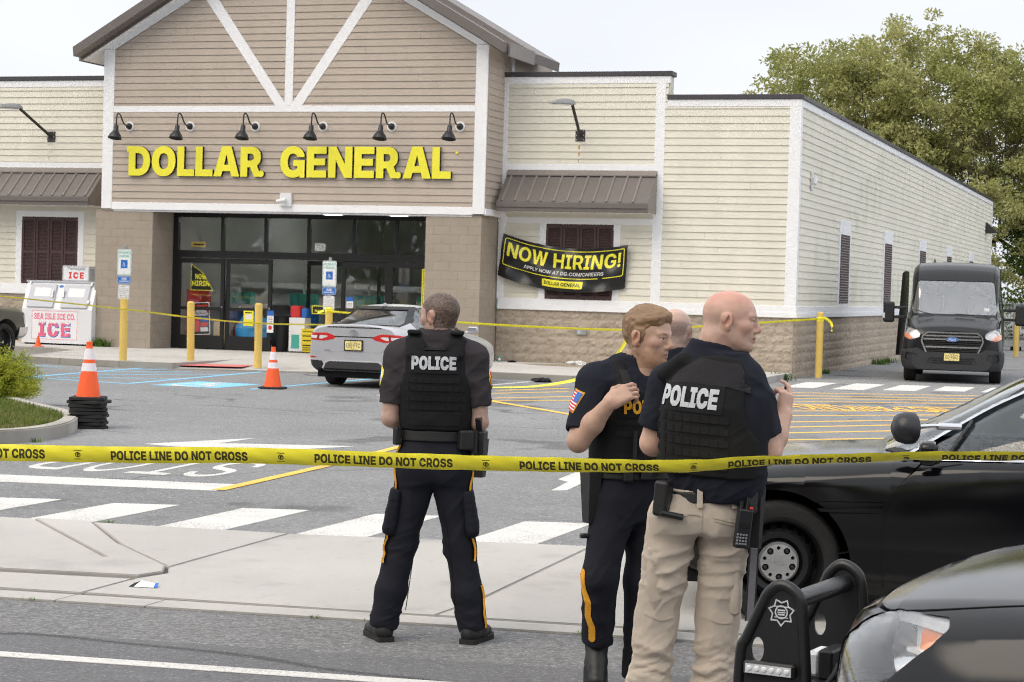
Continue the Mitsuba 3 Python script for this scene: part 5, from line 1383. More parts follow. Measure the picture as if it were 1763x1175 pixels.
    # the side door standing open along the flank
    dr_ = obj('open_door', xf(hull([(-4.55, -1.16, .42), (-4.62, -1.22, .42), (-4.55, -1.16, 2.35), (-4.62, -1.22, 2.30), (-3.72, -1.30, .42), (-3.74, -1.38, .42), (-3.72, -1.22, 2.35), (-3.74, -1.28, 2.30)]), M), 'van_black', t)
    obj('door_step', xf(cbox(-2.6, -1.6, -1.14, -1.02, .30, .36, .01), M), 'black_plastic', t)
    obj('roof_aerial', xf(hull([(-2.5, -.52, 2.64), (-2.6, -.56, 2.52), (-2.6, -.48, 2.52), (-2.4, -.53, 2.52), (-2.4, -.51, 2.52)]), M), 'black_plastic', t)


van()


# ---------------------------------------------------------------- the pickup truck at the left edge
def pickup():
    t = thing('pickup_truck', 'pewter pickup truck with chrome bumper, cut by the left edge of the photo', 'pickup truck')
    rz = math.radians(88); R = rotz(rz)
    M = mat(R, np.array([-23.15, 35.45, 0]) - R @ np.array([0, -.83, 0]))
    S = [(.88, [(0, .55), (.60, .55), (.72, .60), (.76, .74), (.74, .90), (.62, .98), (0, 1.0)]),
         (.78, [(0, .50), (.74, .50), (.86, .56), (.90, .74), (.88, .96), (.74, 1.04), (0, 1.07)]),
         (.4, [(0, .46), (.80, .46), (.94, .54), (.975, .76), (.95, 1.02), (.80, 1.10), (0, 1.13)]),
         (-.6, [(0, .45), (.82, .45), (.96, .52), (.99, .78), (.97, 1.07), (.86, 1.14), (0, 1.16)]),
         (-2.4, [(0, .45), (.82, .45), (.96, .52), (.99, .80), (.97, 1.12), (.88, 1.17), (0, 1.17)]),
         (-4.9, [(0, .50), (.82, .50), (.96, .56), (.99, .80), (.97, 1.12), (.90, 1.17), (0, 1.17)])]
    G = gh_secs([(-.7, .88, .78, 1.06, 1.15), (-1.15, .92, .70, 1.10, 1.55), (-1.5, .93, .69, 1.11, 1.78), (-2.3, .93, .69, 1.12, 1.82), (-2.9, .92, .70, 1.12, 1.76), (-3.05, .90, .80, 1.12, 1.3)])
    well = sum((cyl((x, .40), .47, 'y', (.60, 1.2) if s > 0 else (-1.2, -.60)) for x in (0, -3.6) for s in (1, -1)), m3.Manifold())
    dl = rnd([(-1.05, 1.15), (-1.5, 1.68), (-2.75, 1.70), (-2.85, 1.15)], .04)
    fr_ = rnd([(-.80, 1.18), (-.60, 1.70), (.60, 1.70), (.80, 1.18)], .04)
    wins = [pris(dl, 'y', .3, 1.2), pris(dl, 'y', -1.2, -.3), pris(fr_, 'x', -1.6, -.6)]
    body = (loft(S) + loft(G)) - well - pris(sbox(-4.8, .8, -3.2, 1.4), 'y', -.85, .85)
    body = body - (loft(G, .05)) - wins[0] - wins[1] - wins[2]
    obj('body', xf(tm(body), M), 'car_pewter', t, smooth=32)
    for w in wins: obj('window', xf(tm((loft(G, .012) - loft(G, .015)) ^ w), M), 'glass_dark', t, smooth=20)
    bp = (loft(S, -.05) - loft(S, .02)) ^ pris([(-1.2, .46), (-1.2, .69), (1.2, .69), (1.2, .46)], 'x', .42, 1.2)
    obj('bumper', xf(tm(bp), M), 'chrome', t, smooth=32)
    obj('grille', xf(tm(pris(rnd([(-.5, .72), (-.5, .95), (.5, .95), (.5, .72)], .03), 'x', .5, 1.2) ^ loft(S, -.006)), M), 'black_plastic', t)
    for s in (1, -1):
        obj('headlight', xf(tm(pris(affinity.scale(sbox(.56, .76, .92, .94), s, 1, origin=(0, 0)), 'x', .4, 1.2) ^ loft(S, -.005)), M), 'lamp_white', t, smooth=30)
    obj('underbody', xf(box(-4.8, .7, -.8, .8, .42, .55), M), 'gap_black', t)
    for x in (0, -3.6): obj('wheel_arch_liner', xf(box(x - .48, x + .48, -.66, .66, .4, .95), M), 'gap_black', t)
    for x in (0, -3.6):
        for s in (1, -1): wheel(t, M, (x, s * .83, .39), .39, .25, s, 'ring')


pickup()

# ---------------------------------------------------------------- things on and round the shop front
UPR = np.array([[1, 0, 0, 0], [0, 0, -1, 0], [0, 1, 0, 0], [0, 0, 0, 1.]])       # a drawing facing -Y
def face(shape, x, y, z, t=.003): return xf(extrude(shape, t), mat(loc=(x, y, z)) @ UPR)


# the big letters
def big_sign():
    k = thing('store_sign', 'large raised yellow capital letters spelling the shop name across the gable', 'sign')
    word = ['DOLLAR', 'GENERAL']
    for w, x0, x1, z0, z1 in (('DOLLAR', -23.734, -20.172, 4.172, 4.877), ('GENERAL', -19.761, -15.593, 4.167, 4.888)):
        gs = []; x = 0
        for ch in w:
            g = text(ch, 1.0, 900).buffer(.004, join_style=2)
            if ch == 'D': g = unary_union([g, sbox(g.bounds[0] - .08, .82, g.bounds[0] + .1, g.bounds[3])])
            if ch == 'R': g = unary_union([g, Point(g.bounds[2] - .02, .10).buffer(.115).intersection(sbox(-9, -.014, 9, .3))])
            if ch == 'G': g = unary_union([g, sbox(g.bounds[2] - .19, g.bounds[1] + .0, g.bounds[2], .45)])
            a, b, c, d = g.bounds; g = affinity.translate(g, x - a, 0); x += (c - a) + (.075 if ch not in 'LA' else .045); gs.append(g)
        al = unary_union(gs).bounds; sx = (x1 - x0) / (al[2] - al[0]); sz = (z1 - z0) / (al[3] - al[1])
        for g in gs:
            g = affinity.scale(affinity.translate(g, -al[0], -al[1]), sx, sz, origin=(0, 0)).simplify(.004)
            b = obj('letter', face(g.buffer(-.002), x0, GY - .10, z0, .015), 'sign_yellow', k)
            obj('return', face(g, x0, GY - .022, z0, .078), 'sign_black', b)
    obj('trade_mark_dot', face(Point(0, 0).buffer(.035), -15.49, GY - .03, 4.764, .01), 'sign_yellow', k)


big_sign()


def gooseneck():
    k = 'wall_lamp'
    arm = tube(curve([(.0, 0, .0), (.0, -.14, .0), (-.02, -.27, .06), (-.03, -.38, .21), (-.04, -.46, .26), (-.05, -.52, .22), (-.05, -.545, .05), (-.05, -.545, -.03)], 6), .017, 8)
    return {'mount': (xf(lathe([(0, 0), (.115, 0), (.115, .03), (0, .03)], 20, 'y'), mat(loc=(.0, -.0, 0))), 'white_plastic'), 'canopy': (xf(lathe([(0, .0), (.075, .0), (.07, .05), (.03, .09), (0, .095)], 18, 'y'), mat(loc=(.0, -.03, 0))), 'dark_lamp'),
            'arm': (arm, 'dark_lamp'), 'shade': (xf(lathe([(.001, .03), (.05, .03), (.056, -.02), (.058, -.09), (.09, -.14), (.135, -.20), (.165, -.28), (.158, -.28), (.125, -.205), (.08, -.15), (0, -.12)], 24), mat(roty(.0) @ rotx(-.22), (-.05, -.545, -.05))), 'dark_lamp')}


GN = {n: mikit.ply(m, b, smooth=40) for n, (m, b) in gooseneck().items()}
for i, (x, o) in enumerate(zip((-23.723, -22.128, -20.45, -18.752, -17.064, -15.428), ('leftmost', 'second', 'third', 'fourth', 'fifth', 'rightmost'))):
    k = thing('wall_lamp', f'black gooseneck barn lamp, {o} of the six above the sign letters' if i not in (1, 2, 3, 4) else f'black gooseneck barn lamp, {o} from the left above the sign letters', 'wall lamp', 'gooseneck lamps over the sign')
    for n in GN: obj(n, GN[n], None, k, to=mat(loc=(x, GY - .012, 5.34)))


def flood(x, z, lab, bend):
    k = thing('area_light', lab, 'flood light')
    M = mat(loc=(x, W - .02, z))
    pl = obj('mount_plate', xf(cbox(-.11, .11, -.03, 0, -.13, .13, .006), M), 'lamp_bronze', k)
    obj('backing_board', xf(cbox(-.13, .13, -.0, .012, -.16, .14, .004), M), 'trim_white', k)
    for a in (-.08, .08):
        for b in (-.1, 0, .1): obj('bolt', xf(mv(lathe([(0, .012), (.012, .01), (.014, 0)], 8, 'y'), 0, 0, 0), M @ mat(np.diag([1, 1, 1]), (a, -.03, b))), 'steel', pl)
    end = np.array([bend, -.9, .62])
    obj('arm', xf(tube([(0, -.03, 0), end * .97], .035, 12), M), 'lamp_bronze', k, smooth=40)
    sh = [(-.30, .02), (-.26, .07), (-.10, .115), (.06, .12), (.20, .09), (.26, .03), (.26, -.0), (-.30, -.0)]
    head = man(extrude(Polygon(sh), .32))
    R = np.array([[1, 0, 0], [0, 0, -1], [0, 1, 0.]])
    h = obj('head', xf(hull([(x_, y_ * s, z_) for x_, z_, y_ in ((-.32, .01, .08), (-.26, .06, .11), (-.10, .105, .09), (.06, .115, .08), (.2, .09, .07), (.27, .03, .05), (.27, 0, .06), (-.32, -.01, .09), (-.2, 0, .16), (.1, 0, .16), (-.1, .06, .14), (.05, .06, .13)) for s in (1, -1)]), M @ mat(rotz(.9) @ np.eye(3), end + [-.15, -.10, -.01])), 'lamp_grey', k, smooth=25)
    obj('lens', xf(cbox(-.24, .16, -.11, .11, -.025, -.006, .006), M @ mat(rotz(.9), end + [-.15, -.10, -.01])), 'white_plastic', h)


flood(-12.98, 5.24, 'grey flood light on an arm over the right awning, rust streaks below', .06)
flood(-26.52, 5.18, 'grey flood light on an arm on the left wing', -.36)
def streaks(p, n, uv):
    s = fbm(p.x * 26, 1.0, p.z * 1.4, 3); g = noise(p.x * 120, p.z * 60, 2.0)
    return mix(mi.Color3f(0.72, 0.66, 0.50), mi.Color3f(0.55, 0.26, 0.06), smoothstep(0.42, 0.62, s) * (0.6 + 0.4 * g))
mat_('rust_stain', principled(proc(streaks), 0.8))
for x, z, n in ((-12.98, 5.08, 3), (-26.52, 5.02, 2)):
    rr_ = np.random.default_rng(int(-x))
    for j in range(n):
        dx, L = rr_.uniform(-.09, .07), rr_.uniform(.25, .5)
        m = upright(Polygon([(x + dx, z), (x + dx + .035, z), (x + dx + .022, z - L), (x + dx + .008, z - L * .9)]), W - .0275, .0015); obj('rust_streak', m, 'rust_stain', 'store_building__right_wing' if x > -20 else 'store_building__left_wing')
# security cameras
k = thing('security_camera', 'small white security camera on the band under the sign', 'camera')
obj('mount_box', cbox(-19.761, -19.473, GY - .10, GY - .03, 3.508, 3.817, .008), 'white_panel', k)
obj('camera_body', xf(lathe([(0, .22), (.04, .22), (.05, .18), (.05, .02), (0, 0)], 16, 'x'), mat(rotz(PI + .5) @ roty(.2), (-19.576, GY - .17, 3.653))), 'white_plastic', k, smooth=40)
obj('bracket', tube([(-19.606, GY - .09, 3.673), (-19.617, GY - .17, 3.653)], .02, 8), 'steel', k)
k = thing('security_camera', 'white bracket camera high on the side wall near the front corner', 'camera')
obj('mount_plate', cbox(-8.03, -8.0, 44.05, 44.25, 4.15, 4.55, .006), 'white_panel', k)
obj('camera_body', xf(lathe([(0, .20), (.045, .20), (.05, .0), (0, 0)], 14), mat(rotx(2.5) @ np.eye(3), (-7.93, 44.12, 4.44))), 'white_plastic', k, smooth=40)
k = thing('wall_pack', 'dark wall light high at the far end of the side wall', 'wall light')
obj('housing', hull([(-8.0, 84.2, 4.6), (-8.0, 84.8, 4.6), (-8.0, 84.2, 5.05), (-8.0, 84.8, 5.05), (-7.55, 84.3, 4.65), (-7.55, 84.7, 4.65)]), 'lamp_bronze', k)
obj('lens', cbox(-7.9, -7.6, 84.35, 84.65, 4.57, 4.60, .005), 'white_plastic', k)
k = thing('dome_camera', 'small dark dome camera under the left awning', 'camera')
obj('base', xf(lathe([(0, .0), (.09, 0), (.09, -.05), (0, -.05)], 18), mat(loc=(-28.0, W - .35, 3.5))), 'white_plastic', k); obj('dome', xf(lathe([(.075, -.05), (.06, -.10), (0, -.125)], 18), mat(loc=(-28.0, W - .35, 3.5))), 'black_plastic', k, smooth=40)
k = thing('outlet_box', 'grey metal outlet box on the stone base wall', 'electrical box')
obj('box', cbox(-12.93, -12.70, W - .07, W, .79, .96, .006), 'steel', k); obj('cover', cbox(-12.90, -12.83, W - .08, W - .07, .81, .94, .003), 'grey_panel', k)

# the sagging banner
def banner():
    k = thing('banner', 'sagging black banner with yellow hiring lettering, tied across the right window', 'banner')
    A, B, C_, D_ = np.array([-14.68, 3.02]), np.array([-11.76, 2.82]), np.array([-11.83, 1.85]), np.array([-14.80, 2.08])
    def P(u, v, lift=0.0):
        u, v = np.asarray(u, float), np.asarray(v, float)
        top = A[None] * (1 - u)[:, None] + B[None] * u[:, None]; bot = D_[None] * (1 - u)[:, None] + C_[None] * u[:, None]
        q = bot * (1 - v)[:, None] + top * v[:, None]
        sag = 4 * u * (1 - u) * (.20 * v + .22 * (1 - v)); q[:, 1] -= sag
        y = W - .16 - .035 * np.sin(u * 17 + v * 2.2) * (.35 + .65 * (1 - v)) - .02 * np.sin(u * 31 - v * 5) - .05 * np.sin(PI * u) * (1 - v) - .025 * np.sin((u + v) * 11) * np.exp(-((u - .5) / .6) ** 2)
        return np.stack([q[:, 0], y - lift, q[:, 1]], -1)
    nu, nv = 90, 28
    U, V = np.meshgrid(np.linspace(0, 1, nu), np.linspace(0, 1, nv), indexing='ij'); f = []
    for i in range(nu - 1):
        for j in range(nv - 1):
            a, b, c, d = i * nv + j, (i + 1) * nv + j, (i + 1) * nv + j + 1, i * nv + j + 1; f += [(a, b, c), (a, c, d)]
    f = np.array(f); n0 = nu * nv
    v = np.vstack([P(U.ravel(), V.ravel()), P(U.ravel(), V.ravel(), -.003)])
    rim = [i * nv for i in range(nu)] + [(nu - 1) * nv + j for j in range(1, nv)] + [i * nv + nv - 1 for i in range(nu - 2, -1, -1)] + list(range(nv - 2, 0, -1))
    sd = [t for a, b in zip(rim, rim[1:] + rim[:1]) for t in ((a, a + n0, b), (b, a + n0, b + n0))]
    plain('banner_vinyl', (0.012, 0.012, 0.013), 0.28)
    obj('vinyl', trimesh.Trimesh(v, np.vstack([f, f[:, ::-1] + n0, sd]), process=False), 'banner_vinyl', k, smooth=60)
    Wd, Ht = 2.92, .96
    def printed(name, g, bs):
        m = extrude(g.segmentize(.05) if hasattr(g, 'segmentize') else g, .002); m = m.subdivide_to_size(.09)
        w = m.vertices; obj(name, trimesh.Trimesh(P(w[:, 0] / Wd, w[:, 1] / Ht, .004 + w[:, 2]), m.faces, process=False), bs, k)
    t1 = fit(text('NOW HIRING!', .33, 760), .14, .50, 2.78, .82)
    printed('headline', t1, 'sign_yellow'); printed('apply_line', fit(text('APPLY NOW AT DG.COM/CAREERS', .1, 560), .56, .345, 2.42, .435), 'print_white')
    printed('border', ring(.06, .285, 2.86, .90, .018, .05).difference(sbox(2.30, .2, 2.40, .31)), 'sign_yellow')
    tag_ = rrect(1.03, .075, 1.97, .235, .02); printed('name_tag', tag_.difference(fit(text('DOLLAR GENERAL', .1, 800), 1.08, .115, 1.92, .195)), 'sign_yellow')
    for u, v_, tx, tz in ((0, 1, -14.66, 3.10), (1, 1, -11.72, 2.9), (0, 0, -14.82, 2.0), (1, 0, -11.8, 1.78)):
        p = P([u], [v_])[0]; obj('grommet_tie', tube([p, (tx, W - .03, tz)], .006, 6), 'print_white', k)


banner()


# the ice freezer
def freezer():
    k = thing('ice_freezer', 'white two door ice freezer with pink ICE lettering beside the pillar', 'ice freezer')
    x0, x1, yb, yf = -26.45, -24.55, 42.45, 41.42
    prof = Polygon([(yb, .17), (yb, 1.62), (yf + .24, 1.62), (yf, .98), (yf, .17)])
    def prism_x(p, a, b):
        v, f = VF(extrude(p, b - a)); w = np.stack([a + v[:, 2], v[:, 0], v[:, 1]], -1)
        m = trimesh.Trimesh(w, f, process=False); return m if m.volume > 0 else trimesh.Trimesh(w, f[:, ::-1], process=False)
    obj('cabinet', prism_x(prof, x0, x1), 'white_panel', k)
    obj('plinth', box(x0 + .05, x1 - .05, yf + .06, yb, .12, .17), 'black_matt', k)
    obj('lid_rim', prism_x(Polygon([(yb, 1.615), (yb, 1.66), (yf + .21, 1.66), (yf + .21, 1.615)]), x0 - .02, x1 + .02), 'grey_panel', k)
    s0, s1 = np.array([yf + .24, 1.62]), np.array([yf, .98]); e = s1 - s0; L = np.hypot(*e); e /= L; nn = np.array([e[1], -e[0]]); nn = nn if nn[0] < 0 else -nn
    Mx = np.eye(4); Mx[:3, 0] = [1, 0, 0]; Mx[:3, 1] = [0, -e[0], -e[1]]; Mx[:3, 2] = [0, nn[0], nn[1]]; Mx[:3, 3] = [0, *s1]
    for a, b, s in ((x0 + .13, x0 + .85, 1), (x1 - .85, x1 - .13, -1)):
        d = obj('door', xf(cbox(a, b, .03, L - .06, .0, .05, .012), Mx), 'grey_panel', k)
        obj('notice', xf(cbox(a + .15, b - .13, L - .38, L - .16, .05, .053, .001), Mx), 'print_white', d)
        hx = b - .05 if s > 0 else a + .05
        obj('handle', [xf(cbox(hx - .02, hx + .02, .28, .34, .05, .09, .005), Mx), xf(cbox(hx - .015, hx + .015, .34, .46, .07, .10, .005), Mx)], 'steel', d)
        gx = b + .015 if s < 0 else a - .015
        for q in (.15, .6): obj('hinge', xf(cbox(gx - .02, gx + .02, q, q + .08, .02, .06, .004), Mx), 'steel', d)
    obj('crest', xf(extrude(affinity.scale(Point(0, 0).buffer(1), .06, .035), .004), Mx @ mat(loc=((x0 + x1) / 2, L - .10, .001))), 'print_blue', k)
    cx = (x0 + x1) / 2 + .0
    pn = obj('front_panel', face(ring(-.62, -.34, .62, .34, .01), cx - .05, yf - .001, .60, .003), 'print_pink', k)
    obj('panel_field', face(sbox(-.61, -.33, .61, .33), cx - .05, yf - .0005, .60, .002), 'print_white', pn)
    obj('maker_lettering', face(fit(text('SEA ISLE ICE CO.', .14, 800), -.56, .13, .56, .28), cx - .05, yf - .0026, .60, .002), 'print_pink', pn)
    ice = fit(text('ICE', .36, 900, track=.12), -.44, -.27, .42, .09)
    obj('ice_lettering', face(ice, cx - .05, yf - .0026, .60, .002), 'print_pink', pn)
    obj('ice_outline', face(affinity.translate(ice.buffer(.012), .014, -.012).difference(ice.buffer(.002)), cx - .05, yf - .0026, .60, .0015), 'print_blue', pn)
    rr = np.random.default_rng(3)
    cap = unary_union([Point(x_, .07 + rr.uniform(-.02, .02)).buffer(rr.uniform(.02, .035)) for x_ in np.linspace(-.44, .42, 16)] + [Point(rr.uniform(-.44, .42), rr.uniform(-.25, .05)).buffer(.018) for _ in range(12)])
    obj('snow_caps', face(cap.intersection(ice.buffer(.015)), cx - .05, yf - .0048, .60, .001), 'print_white', pn)
    h = thing('ice_sign_box', 'small lit style ICE sign box with condenser standing on the freezer', 'sign')
    obj('box', cbox(-25.72, -24.98, 42.0, 42.3, 1.665, 2.03, .01), 'white_panel', h)
    obj('frame', face(ring(-.36, -.175, .36, .175, .02), -25.35, 41.998, 1.85, .008), 'grey_panel', h)
    obj('big_lettering', face(fit(text('ICE', .15, 900, track=.25), -.19, -.13, .22, .03), -25.35, 41.997, 1.85, .003), 'print_red', h)
    obj('small_lettering', face(fit(text('Packaged', .08, 400), -.22, .06, .25, .15), -25.35, 41.997, 1.85, .003), 'print_grey', h)
    obj('condenser', [cbox(-24.96, -24.74, 42.0, 42.3, 1.665, 1.98, .008)] + [box(-24.95, -24.75, 41.985, 42.0, z, z + .012) for z in np.arange(1.69, 1.96, .03)], 'lamp_grey', h)


freezer()


# bollards and the parking signs
def bollard(x, y, h, lab, lean=0.0, grp=None, z0=0.0):
    k = thing('bollard', lab, 'bollard', grp)
    M = mat(roty(lean), (x, y, z0))
    obj('post', xf(lathe([(0, 0), (.076, 0), (.076, h - .05), (.07, h - .02), (.045, h - .003), (0, h)], 24), M), 'bollard_yellow', k, smooth=40)
    obj('collar', xf(lathe([(.076, .0), (.088, .0), (.080, .03), (.076, .035)], 20), M), 'concrete_kerb', k)
    return k


G4 = None
bollard(-19.17, 36.25, 1.32, 'yellow steel bollard, left of the two without a sign at the entrance', -.02, z0=.02)
bollard(-17.56, 36.05, 1.33, 'yellow steel bollard, right of the two without a sign at the entrance', -.01, z0=.02)
bollard(-7.56, 43.16, 1.46, 'yellow steel bollard at the front corner of the shop with tape tied on', 0)
def sign_post(x, y, h, lab, zb=.02):
    k = thing('parking_sign', lab, 'parking sign')
    M = mat(loc=(x, y, zb))
    obj('post', xf(lathe([(0, 0), (.076, 0), (.076, h), (0, h)], 24), M), 'bollard_yellow', k, smooth=40)
    obj('pole', xf(cbox(-.03, .03, -.02, .02, h - .1, h + 1.05, .004), M), 'steel', k)
    def plate(name, x0, z0, x1, z1, bs, r=.03):
        return obj(name, face(rrect(x0, z0, x1, z1, r), x, y - .03, zb + h, .004), bs, k)
    p = plate('reserved_plate', -.155, .46, .155, .98, 'print_white')
    def pr(name, g, bs, par, t=.0055): return obj(name, face(g, x, y - .0305, zb + h, t), bs, par)
    pr('border', ring(-.145, .47, .145, .97, .008, .025), 'print_green', p)
    pr('lettering', unary_union([fit(text('RESERVED', .05, 700), -.125, .885, .125, .935), fit(text('PARKING', .05, 700), -.11, .815, .11, .865)]), 'print_green', p)
    sq = pr('symbol_field', sbox(-.075, .60, .075, .765), 'print_blue', p)
    pr('wheelchair_symbol', affinity.translate(affinity.scale(fig, .085, .085, origin=(0, 0)), -.01, .672), 'print_white', p, .0065)
    pr('arrow', sbox(-.02, .50, .02, .508), 'print_green', p)
    q = plate('van_plate', -.15, .29, .15, .445, 'print_blue')
    pr('lettering', unary_union([fit(text('VAN', .05, 800), -.06, .37, .06, .415), fit(text('ACCESSIBLE', .03, 700), -.11, .325, .11, .355), ring(-.14, .30, .14, .435, .005, .02)]), 'print_white', q)
    w = plate('penalty_plate', -.125, -.02, .125, .27, 'print_white')
    pr('lettering', unary_union([ring(-.117, -.012, .117, .262, .005, .02)] + [fit(text(s, .02, 700), -a, z, a, z + .022) for s, a, z in (('PENALTY', .06, .225), ('$250 FIRST OFFENSE', .10, .188), ('SUBSEQUENT OFFENSES', .10, .151), ('$250 MINIMUM AND', .095, .114), ('UP TO 90 DAYS', .085, .077), ('COMMUNITY SERVICE', .10, .040), ('TOW AWAY ZONE', .095, .003))]), 'print_grey', w)


sign_post(-20.10, 35.15, 1.24, 'wheelchair parking sign on a yellow post in front of the left pillar', .13)
sign_post(-16.55, 37.2, 1.24, 'wheelchair parking sign on a yellow post behind the silver sedan')


# cones
def cone(x, y, lab, s=1.0, z=0.0, rz=0.0, base_only=False, grp=None, body=True):
    k = thing('traffic_cone', lab, 'traffic cone', grp)
    M = mat(rotz(rz) * s, (x, y, z))
    sq = m3.Manifold.hull_points(np.array([(a * .215 * (1 - .0) + c, b * .215 + d, e) for a in (-1, 1) for b in (-1, 1) for c, d in ((-a * .05, 0), (0, -b * .05)) for e in (.0, .030)] + [(a * .19, b * .19, .038) for a in (-1, 1) for b in (-1, 1)]).astype(np.float32))
    obj('base', xf(tm(sq), M), 'rubber', k, smooth=25)
    def seg(name, z0, z1, bs, d=0.0):
        def r(z): return .158 - (.158 - .034) * z / .70 + d
        obj(name, xf(lathe([(r(z0) - .008, z0), (r(z0), z0), (r(z1), z1), (r(z1) - .008, z1)], 36), M), bs, k, smooth=40)
    if base_only: seg('cone_body', .035, .075, 'cone_orange')
    else:
        seg('cone_body', .035, .70, 'cone_orange'); seg('lower_band', .355, .455, 'cone_white', .002); seg('upper_band', .50, .635, 'cone_white', .002)
        obj('tip', xf(lathe([(.033, .69), (.040, .695), (.040, .715), (.034, .72), (.02, .72), (.018, .70)], 24), M), 'cone_orange', k, smooth=40)
    return k


ords = ['lowest', 'second lowest', 'third lowest', 'fourth lowest', 'middle', 'fourth from the top', 'third from the top', 'second from the top']
rc = np.random.default_rng(4)
for i in range(8): cone(-12.30 + rc.uniform(-.012, .012), 20.72 + rc.uniform(-.012, .012), f'black rubber cone base, {ords[i]} in the stack of cones by the island', rz=.35 + rc.uniform(-.28, .28), z=.041 * i + .001 * i, base_only=True, grp='cones nested in the stack')
cone(-12.30, 20.72, 'orange and white cone on top of the stack by the island', z=.042 * 8, rz=.4, s=.95)
cone(-14.43, 30.20, 'single orange and white cone left of the silver sedan', rz=.2, s=.97)
k = thing('marker_cone', 'tiny plain orange cone in front of the ice freezer', 'marker cone')
obj('shell', xf(lathe([(.0, .30), (.018, .30), (.03, .26), (.085, .03), (.12, .022), (.12, .0)], 20), mat(loc=(-25.16, 40.1, .13)) @ mat(np.eye(3) * .85)), 'cone_orange', k, smooth=40)
obj('rim', xf(cbox(-.10, .10, -.10, .10, 0, .018, .004), mat(loc=(-25.16, 40.1, .13))), 'cone_orange', k)


# things in and on the entrance
def poster(name, lab, g, bs, x, y, z, prints):
    k = thing(name, lab, 'poster'); obj('sheet', face(g, x, y, z, .003), bs, k)
    for n, h, b in prints: obj(n, face(h, x, y - .0032, z, .002), b, k)
hp = Polygon([(0, 0), (0, .66), (.10, .58), (.24, .50), (.36, .40), (.48, .22), (.60, .03), (.60, 0)])
poster('hiring_poster', 'torn black and yellow hiring poster inside the left door', hp, 'sign_black', -22.584, SY - .02, 1.52,
       [('lettering', unary_union([fit(text('NOW', .13, 800), .12, .27, .42, .40), fit(text('HIRING', .13, 800), .04, .11, .62, .24)]).intersection(hp.buffer(-.01)), 'sign_yellow'), ('border', hp.buffer(-.005).difference(hp.buffer(-.02)), 'sign_yellow')])
poster('snap_poster', 'yellow benefits poster behind the right door pane, cut by the pillar', sbox(0, 0, .62, .95), 'sign_yellow', -16.645, SY - .07, 1.22,
       [('border', ring(.03, .03, .6, .92, .01), 'sign_black'), ('headline', fit(text('WE ACCEPT', .1, 700), .07, .76, .60, .85), 'sign_black'), ('emblem', Polygon([(.12, .14), (.62, .10), (.62, .42), (.14, .48)]), 'sign_black'), ('goods', unary_union([sbox(.14 + .08 * i, .47, .19 + .08 * i, .58 + .06 * (i % 3)) for i in range(6)]), 'sign_black')])
obj('snap_lettering', face(fit(text('SNAP', .12, 900), .11, .27, .62, .42), -16.645, SY - .0752, 1.22, .002), 'sign_yellow', 'snap_poster')
poster('street_number', 'white 705 street number in the transom glass', sbox(-.13, -.085, .13, .085), 'print_white', -19.234, SY - .012, 2.62, [('lettering', fit(text('705', .13, 420), -.11, -.065, .11, .065), 'print_black')])
poster('door_notice', 'blue and white notice on the right sliding door', sbox(0, 0, .17, .26), 'print_white', -18.515, SY - .05, 1.22, [('header', sbox(0, .16, .17, .26), 'print_blue'), ('lines', unary_union([sbox(.03, .04 + .03 * i, .14, .052 + .03 * i) for i in range(3)]), 'print_grey')])
poster('door_notice', 'blue and white notice on the edge of the left door', sbox(0, 0, .17, .52), 'print_white', -20.529, SY - .07, .58, [('header', sbox(0, .40, .17, .52), 'print_blue'), ('seal', Point(.085, .12).buffer(.05), 'print_red'), ('lines', unary_union([sbox(.03, .22 + .04 * i, .14, .235 + .04 * i) for i in range(4)]), 'print_grey')])
poster('yellow_notice', 'yellow notice with white field on the left sliding door', sbox(0, 0, .26, .36), 'sign_yellow', -21.166, SY - .02, .72, [('field', sbox(.05, .16, .21, .27), 'print_white'), ('header', sbox(.04, .30, .22, .325), 'sign_black')])
poster('wall_notice', 'yellow bordered notice on the glass above the yellow baskets', sbox(0, 0, .36, .20), 'sign_black', -19.573, SY + .35, 1.05, [('border', ring(0, 0, .36, .20, .022), 'sign_yellow'), ('lettering', fit(text('YELLOW', .06, 800), .07, .05, .29, .10), 'sign_yellow')])
poster('transom_sticker', 'dim yellow sticker in the left transom pane', sbox(0, 0, .40, .13), 'bollard_yellow', -22.656, SY + .10, 2.56, [('lettering', sbox(.05, .045, .35, .08), 'sign_black')])
k = thing('cigarette_board', 'tilted white and red framed price board inside the left door', 'price board')
MBD = mat(roty(-.06), (-22.553, SY + .12, .45))
obj('frame', xf(upright(ring(0, 0, .46, .78, .02, .03), 0, .02), MBD), 'print_white', k)
obj('board', xf(upright(sbox(.015, .015, .445, .765), .01, .015), MBD), 'sign_black', k)
obj('chevron', xf(upright(Polygon([(.05, .72), (.40, .72), (.40, .56), (.225, .68), (.05, .56)]), -.006, .004), MBD), 'print_red', k)
obj('white_field', xf(upright(unary_union([Polygon([(.05, .55), (.225, .67), (.40, .55), (.40, .46), (.05, .46)]), sbox(.20, .08, .40, .18)]), -.006, .004), MBD), 'print_white', k)
obj('script', xf(upright(fit(text('Marlboro', .06, 500), .07, .49, .38, .54), -.011, .002), MBD), 'print_black', k)
obj('blocks', xf(upright(unary_union([sbox(.05, .08, .18, .40), sbox(.20, .20, .40, .30)]), -.006, .004), MBD), 'print_red', k)
obj('blue_block', xf(upright(sbox(.20, .32, .40, .43), -.006, .004), MBD), 'print_blue', k)
plain('tote_blue', (0.05, 0.36, 0.72), 0.45); plain('basket_yellow', (0.78, 0.62, 0.03), 0.45); plain('carton', (0.48, 0.38, 0.26), 0.8)
k = thing('blue_bag', 'bulging bright blue bag of goods behind the left sliding door', 'bag')
bm = trimesh.creation.icosphere(4, 1.0); v = bm.vertices; v *= (1 + .10 * np.sin(v[:, :1] * 5) * np.cos(v[:, 2:] * 4))
